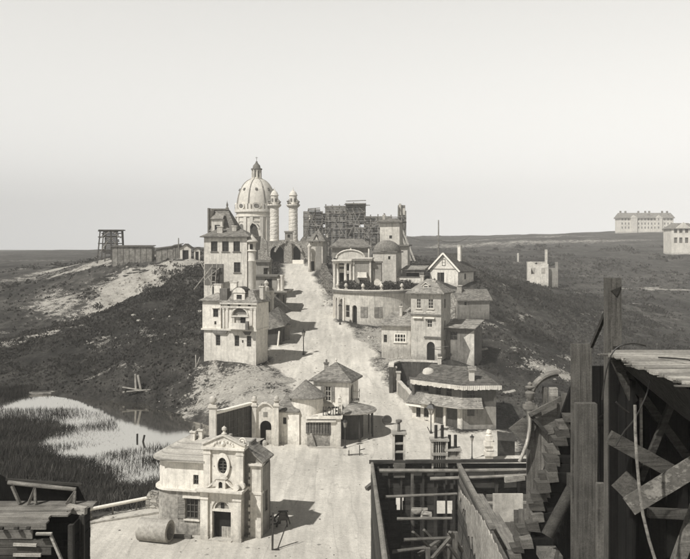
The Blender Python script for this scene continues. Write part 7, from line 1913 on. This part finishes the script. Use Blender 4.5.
def m_limed():
    k = NT('plaster_smeared_board'); n = k.noise(k.coord((1,1,1.4)), 5.5, 7, .7)
    f = k.rng(n, .5, .56, 0, 1); g = k.noise(k.coord((6,6,6)), 4, 5, .7)
    return k.done(k.mixf(f, k.rng(g,.3,.7,.07,.14), k.rng(g,.3,.7,.14,.27)), k.math('ADD', f, g), .6, .01)
def deck():
    zt = 17.2
    t = thing('plank_deck', 'ragged deck of sun bleached planks over a dark void at the right edge', 'deck', (0,0,0))
    w = MB(); n = 20; rg = 0
    for i in range(n):
        y0 = 7.25+(9.72-7.25)*i/n; y1 = 7.25+(9.72-7.25)*(i+1)/n-.012
        f = 1-i/(n-1)
        rg = rg*.6+RND.uniform(-.055,.055); xs = 3.03 - .10*math.sin(f*3.0) + rg
        x = xs; 
        while x < 6.4:
            L = RND.uniform(1.6,3); e = min(6.4,x+L); h = RND.uniform(-.004,.004); w.box(x,e-.01,y0,y1,zt-.03+h,zt+h); x = e
    w.build('planks', M['wood_l'], t)
    # chewed front edge: many little splinters of board
    e = MB()
    for i in range(40):
        y = RND.uniform(7.2,9.6); x = 2.93+RND.uniform(-.06,.12)
        e.beam((3.22,y,zt-.02),(x,y+RND.uniform(-.03,.03),zt-.022),RND.uniform(.02,.06),.016,0,.6)
    e.build('splintered_edge', M['wood'], t)
    m = MB(); m.add([(3.06,9.62,zt-.05),(3.02,7.25,zt-.05),(6.4,7.25,zt-.05),(6.4,7.4,zt-.55),(3.3,7.5,zt-.5),(3.42,8.4,zt-.52),(3.2,9.5,zt-.2)],[(0,1,5,6),(1,2,3,4),(1,4,5)]); m.build('fascia', M['wood_d'], t)
    for i in range(5):
        MB().beam((3.35+.62*i,9.65,zt-.14),(3.9+.62*i,7.45,zt-.14),.12,.16).build('joist', M['wood_d'], t)
    w = MB(); plankwall(w,PF(9.8),3.12,6.6,7.5,zt-.06,.05,.22,.0,(),True); w.build('back_boarding', M['black'], t)  # boards added to close the void, near-black to hold its shade
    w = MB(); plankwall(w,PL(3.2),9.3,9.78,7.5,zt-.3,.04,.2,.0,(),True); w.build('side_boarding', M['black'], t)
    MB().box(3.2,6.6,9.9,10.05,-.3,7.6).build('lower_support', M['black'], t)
    # timbers in the dark bay, each set in its own plane
    def tim(label, p, q, w, h, mat, name='loose_timber'):
        a, b = Vector(p), Vector(q); s = thing(name, label, 'timber', tuple(a))
        n = 10; m = MB()
        m.beam((0,0,0),tuple(b-a),w,h); m.build('plank', M[mat], s); return s, b-a
    s,d = tim('broad diagonal plank smeared with pale plaster, rising to the right in the dark bay', wp(629,506,8.9), wp(705,460,8.6), .05, .205, 'wood','plastered_plank')
    s.children[0].data.materials[0] = m_limed()
    dn = d.normalized(); up = Vector((-dn.z,0,dn.x)); pm = MB()
    for i in range(0):
        f = RND.uniform(.02,.62); o = dn*(d.length*f)+up*RND.uniform(-.10,.09); r = RND.uniform(.012,.035)
        pm.beam(tuple(o+Vector((0,-.045,0))-dn*r*1.6),tuple(o+Vector((0,-.045,0))+dn*r*1.6),.016,r*1.3)
    tim('broad dark plank sloping down right from the tall post', wp(609,437,9.15), wp(676,474,9.2), .05, .155, 'fore_x')
    tim('short broad board leaning steeply beside the tall post', wp(619,478,9.1), wp(637,496,9.0), .04, .23, 'fore_x')
    tim('grey horizontal beam low in the dark bay', wp(648,513,9.3), wp(705,515,9.3), .08, .10, 'fore_x')
    tim('dark diagonal beam under the deck, crossing from upper left', wp(624,372,9.55), wp(690,462,9.6), .07, .09, 'wood_d')
    tim('dark diagonal beam under the deck, leaning from upper right', wp(678,388,9.45), wp(640,480,9.4), .06, .07, 'wood_d')
    tim('slanting prop rising to the right at the lower corner', wp(672,575,9.0), wp(698,505,9.0), .1, .12, 'wood')
    tim('split board hanging from the deck corner across the tall post', wp(614,358,9.35), wp(634,402,9.4), .05, .09, 'fore_x')
    tim('pale narrow batten upright behind the tall post', wp(640.5,398,9.5), wp(641,470,9.5), .03, .03, 'wood_l')
    s = thing('bent_pipe','long thin pale pipe curving down across the dark bay','pipe',tuple(wp(635,405,8.3))); o = wp(635,405,8.3)
    pts = [wp(u,v,8.3)-o for u,v in ((635,405),(635.3,430),(636.5,455),(639,485),(643,515),(649,540),(657,566))]
    MB().tube([tuple(p) for p in pts],.016,8).build('tube', M['wood_m'], s, True)
    def cord(label, pts, r=.008):
        o = Vector(pts[0]); s = thing('loose_wire', label, 'wire', tuple(o))
        q = []
        for i in range(len(pts)-1):
            p0, p1, p2, p3 = pts[max(0,i-1)], pts[i], pts[i+1], pts[min(len(pts)-1,i+2)]
            for j in range(5):
                f = j/5; q.append(.5*((2*p1)+(p2-p0)*f+(2*p0-5*p1+4*p2-p3)*f*f+(3*p1-p0-3*p2+p3)*f**3)-o)
        q.append(pts[-1]-o); MB().tube([tuple(v) for v in q],r,5).build('strand', M['iron'], s)
    cord('black wire looping up from the tall post over the deck corner', [wp(u,v,8.9) for u,v in ((602,400),(606,372),(612,354),(620,346),(634,343.5),(646,346))])
    cord('black wire lying in a wave over the bleached deck planks', [Vector((x,y,z)) for x,y,z in ((3.35,8.9,zt+.02),(3.5,8.5,zt+.05),(3.62,8.3,zt+.015),(3.9,8.5,zt+.03),(4.3,8.35,zt+.015))])
    cord('black wire hanging below the deck toward the tall post', [wp(u,v,8.6) for u,v in ((651,372),(648,390),(642,405),(634,420),(624,432),(616,446))])
    cord('short black wire crossing the tall post below the deck', [wp(u,v,9.0) for u,v in ((616,402),(622,408),(629,413))], .012)
deck()

def left_platform():
    zt = 11.35
    t = thing('plank_platform', 'broken plank platform with low braced rail in the lower left corner', 'platform', (0,0,0))
    w = MB(); n = 9; ya, yb = 21.2, 22.9
    for i in range(n):
        y0 = ya+(yb-ya)*i/n; f = i/(n-1)
        x1 = -7.75+.85*f+RND.uniform(-.2,.2)
        h = RND.uniform(-.02,.03); w.beam((-10.5,y0+.13,zt+h),(x1,y0+.13+RND.uniform(-.03,.03),zt+h+RND.uniform(-.02,.02)),.25,.05)
    w.build('deck_boards', M['wood_m'], t)
    fr = MB(); z = 7.0
    while z < zt-.1:
        hh = RND.uniform(.17,.24); xr = -8.0+RND.uniform(-.25,.45)+(.0 if z < 10.3 else .25); fr.pbox(PF(21.15),-10.5,xr,RND.uniform(-.03,.02),.04,z,z+hh-.015); z += hh
    fr.build('front_boards', M['wood'], t)
    br = MB()
    for i in range(7): 
        z = 9.3+i*.26; br.beam((-8.4,21.1,z),(-7.85+RND.uniform(-.3,.25)+i*.03,21.08,z+RND.uniform(-.03,.03)),.05,.07)
    br.build('broken_board_ends', M['wood_l'], t)
    for (x,y,m) in ((-9.55,21.05,'wood_dz'),(-6.95,22.0,'wood_dz'),(-7.0,21.3,'wood_dz'),(-10.3,22.6,'wood_dz')): MB().beam((x,y,-1.3),(x,y,zt-.05),.13).build('leg', M[m], t)
    w = MB(); plankwall(w,PR(-7.0),21.3,22.9,-1.2,zt-.1,.05,.24); w.build('side_boarding', M['black'], t)
    w = MB(); plankwall(w,PF(22.6),-10.5,-7.1,-1.2,zt-.15,.05,.24); w.build('inner_boarding', M['black'], t)
    for (ua,va,ub,vb,y) in ((51,536,68,575,21.05),(36,534,52,534,21.0)):
        MB().beam(tuple(wp(ua,va,y)),tuple(wp(ub,vb,y)),.08,.06).build('brace', M['wood_l'], t)
    for (u) in (1,16,28): 
        a = wp(u,522,21.0); MB().beam((a.x,21.02,a.z-.2),(a.x,21.02,zt-.02),.1).build('bearer_end', M['wood_d'], t)
    # rail
    rz = 11.95; y = 22.75
    MB().tube([tuple(wp(8,482.5,y)),tuple(wp(30,485,y)),tuple(wp(76,489.5,y))],[.06,.06,.055],9).build('rail_log', M['wood_m'], t, True)
    for (ua,va,ub,vb) in ((12,486,20,504),(35,488,27,508),(35,488,35.5,504),(75,492,66,504),(75,491,74,508),(75,492,68,510)):
        a = wp(ua,va,y-.05); b = wp(ub,vb,y-.15); b.z = max(b.z, zt-.02) if b.z < zt+.1 else b.z
        MB().beam(tuple(a),tuple(b),.07).build('rail_brace', M['wood'], t)
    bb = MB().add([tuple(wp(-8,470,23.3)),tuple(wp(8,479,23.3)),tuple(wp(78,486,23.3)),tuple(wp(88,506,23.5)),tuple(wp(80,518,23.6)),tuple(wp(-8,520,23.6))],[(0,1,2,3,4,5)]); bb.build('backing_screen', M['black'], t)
    MB().beam(tuple(wp(6,479.5,23.2)),tuple(wp(82,485,23.2)),.08,.07).build('screen_edge', M['wood_d'], t)
    MB().beam(tuple(wp(68,508,22.5)),tuple(wp(86,511,22.4)),.16,.2).build('end_log', M['wood_l'], t)
    MB().beam((-7.6,23.4,-1.2),(-7.6,23.4,zt),.12).build('screen_leg', M['wood_dz'], t)
left_platform()
# ================================================================== camera, sky, sun
cam = bpy.data.cameras.new('camera'); co = bpy.data.objects.new('camera', cam); COL.objects.link(co)
co.location = (0,0,EYE); co.rotation_euler = (math.radians(90),0,0)
cam.sensor_width = 36; cam.lens = FPX/690*36; cam.shift_y = -(559/2-VH)/690
cam.clip_start = .3; cam.clip_end = 6000
SC.camera = co
EL, AZ = math.radians(49), (-.72,-.70)        # sun stands behind the viewer's left shoulder
wd = bpy.data.worlds.new('World'); SC.world = wd; wd.use_nodes = True
nt = wd.node_tree; nt.nodes.clear()
out = nt.nodes.new('ShaderNodeOutputWorld'); bg = nt.nodes.new('ShaderNodeBackground'); sky = nt.nodes.new('ShaderNodeTexSky')
sky.sky_type = 'NISHITA'; sky.sun_disc = False; sky.sun_elevation = EL
sky.sun_rotation = math.atan2(AZ[0], AZ[1]); sky.dust_density = 4.0; sky.air_density = 1.4
tc = nt.nodes.new('ShaderNodeTexCoord'); sx = nt.nodes.new('ShaderNodeSeparateXYZ'); nt.links.new(tc.outputs['Generated'], sx.inputs[0])
mx = nt.nodes.new('ShaderNodeMath'); mx.operation = 'MAXIMUM'; nt.links.new(sx.outputs[2], mx.inputs[0]); mx.inputs[1].default_value = .07
cx = nt.nodes.new('ShaderNodeCombineXYZ'); nt.links.new(sx.outputs[0], cx.inputs[0]); nt.links.new(sx.outputs[1], cx.inputs[1]); nt.links.new(mx.outputs[0], cx.inputs[2]); nt.links.new(cx.outputs[0], sky.inputs[0])
bw = nt.nodes.new('ShaderNodeRGBToBW'); nt.links.new(sky.outputs[0], bw.inputs[0])
pw = nt.nodes.new('ShaderNodeMath'); pw.operation = 'POWER'; nt.links.new(bw.outputs[0], pw.inputs[0]); pw.inputs[1].default_value = SKY_POW
hz = nt.nodes.new('ShaderNodeMapRange'); nt.links.new(sx.outputs[2], hz.inputs[0])
hz.interpolation_type = 'SMOOTHSTEP'
for i_, v_ in enumerate((.27,.52,1.0,.13)): hz.inputs[i_+1].default_value = v_
pm = nt.nodes.new('ShaderNodeMath'); pm.operation = 'MULTIPLY'; nt.links.new(pw.outputs[0], pm.inputs[0]); nt.links.new(hz.outputs[0], pm.inputs[1]); pw = pm
h2 = nt.nodes.new('ShaderNodeMapRange'); nt.links.new(sx.outputs[2], h2.inputs[0])
for i_, v_ in enumerate((.02,.30,1.06,.86)): h2.inputs[i_+1].default_value = v_
p2 = nt.nodes.new('ShaderNodeMath'); p2.operation = 'MULTIPLY'; nt.links.new(pw.outputs[0], p2.inputs[0]); nt.links.new(h2.outputs[0], p2.inputs[1]); pw = p2
cc = nt.nodes.new('ShaderNodeCombineColor')
for i, t in enumerate((1.0,.982,.935)):
    m = nt.nodes.new('ShaderNodeMath'); m.operation = 'MULTIPLY'; nt.links.new(pw.outputs[0], m.inputs[0]); m.inputs[1].default_value = t; nt.links.new(m.outputs[0], cc.inputs[i])
nt.links.new(cc.outputs[0], bg.inputs[0]); bg.inputs[1].default_value = SKY_STR
nt.links.new(bg.outputs[0], out.inputs[0])
sl = bpy.data.lights.new('sun','SUN'); so = bpy.data.objects.new('sun', sl); COL.objects.link(so)
sl.energy = SUN; sl.angle = math.radians(.9); sl.color = (1,.975,.93)
d = Vector((-AZ[0]*math.cos(EL), -AZ[1]*math.cos(EL), -math.sin(EL)))
so.rotation_euler = d.to_track_quat('-Z','Y').to_euler(); so.location = (-60,-60,90)
if HAZE:
    hm = bpy.data.materials.new('valley_haze'); hm.use_nodes = True; t = hm.node_tree; t.nodes.clear()
    o = t.nodes.new('ShaderNodeOutputMaterial'); v = t.nodes.new('ShaderNodeVolumeScatter'); v.inputs['Density'].default_value = HAZE
    v.inputs['Color'].default_value = (.97,.95,.91,1); v.inputs['Anisotropy'].default_value = -.5
    t.links.new(v.outputs[0], o.inputs['Volume'])
    hb = MB().box(-1450,1450,-110,2450,-40,150).build('haze', hm, kind='structure')
SC.view_settings.view_transform = 'Standard'; SC.view_settings.look = 'None'; SC.view_settings.exposure = 0; SC.view_settings.gamma = 1
SC.cycles.max_bounces = 5; SC.cycles.diffuse_bounces = 3; SC.cycles.glossy_bounces = 2; SC.cycles.volume_bounces = 0; SC.cycles.use_denoising = True
SC.cycles.caustics_reflective = False; SC.cycles.caustics_refractive = False
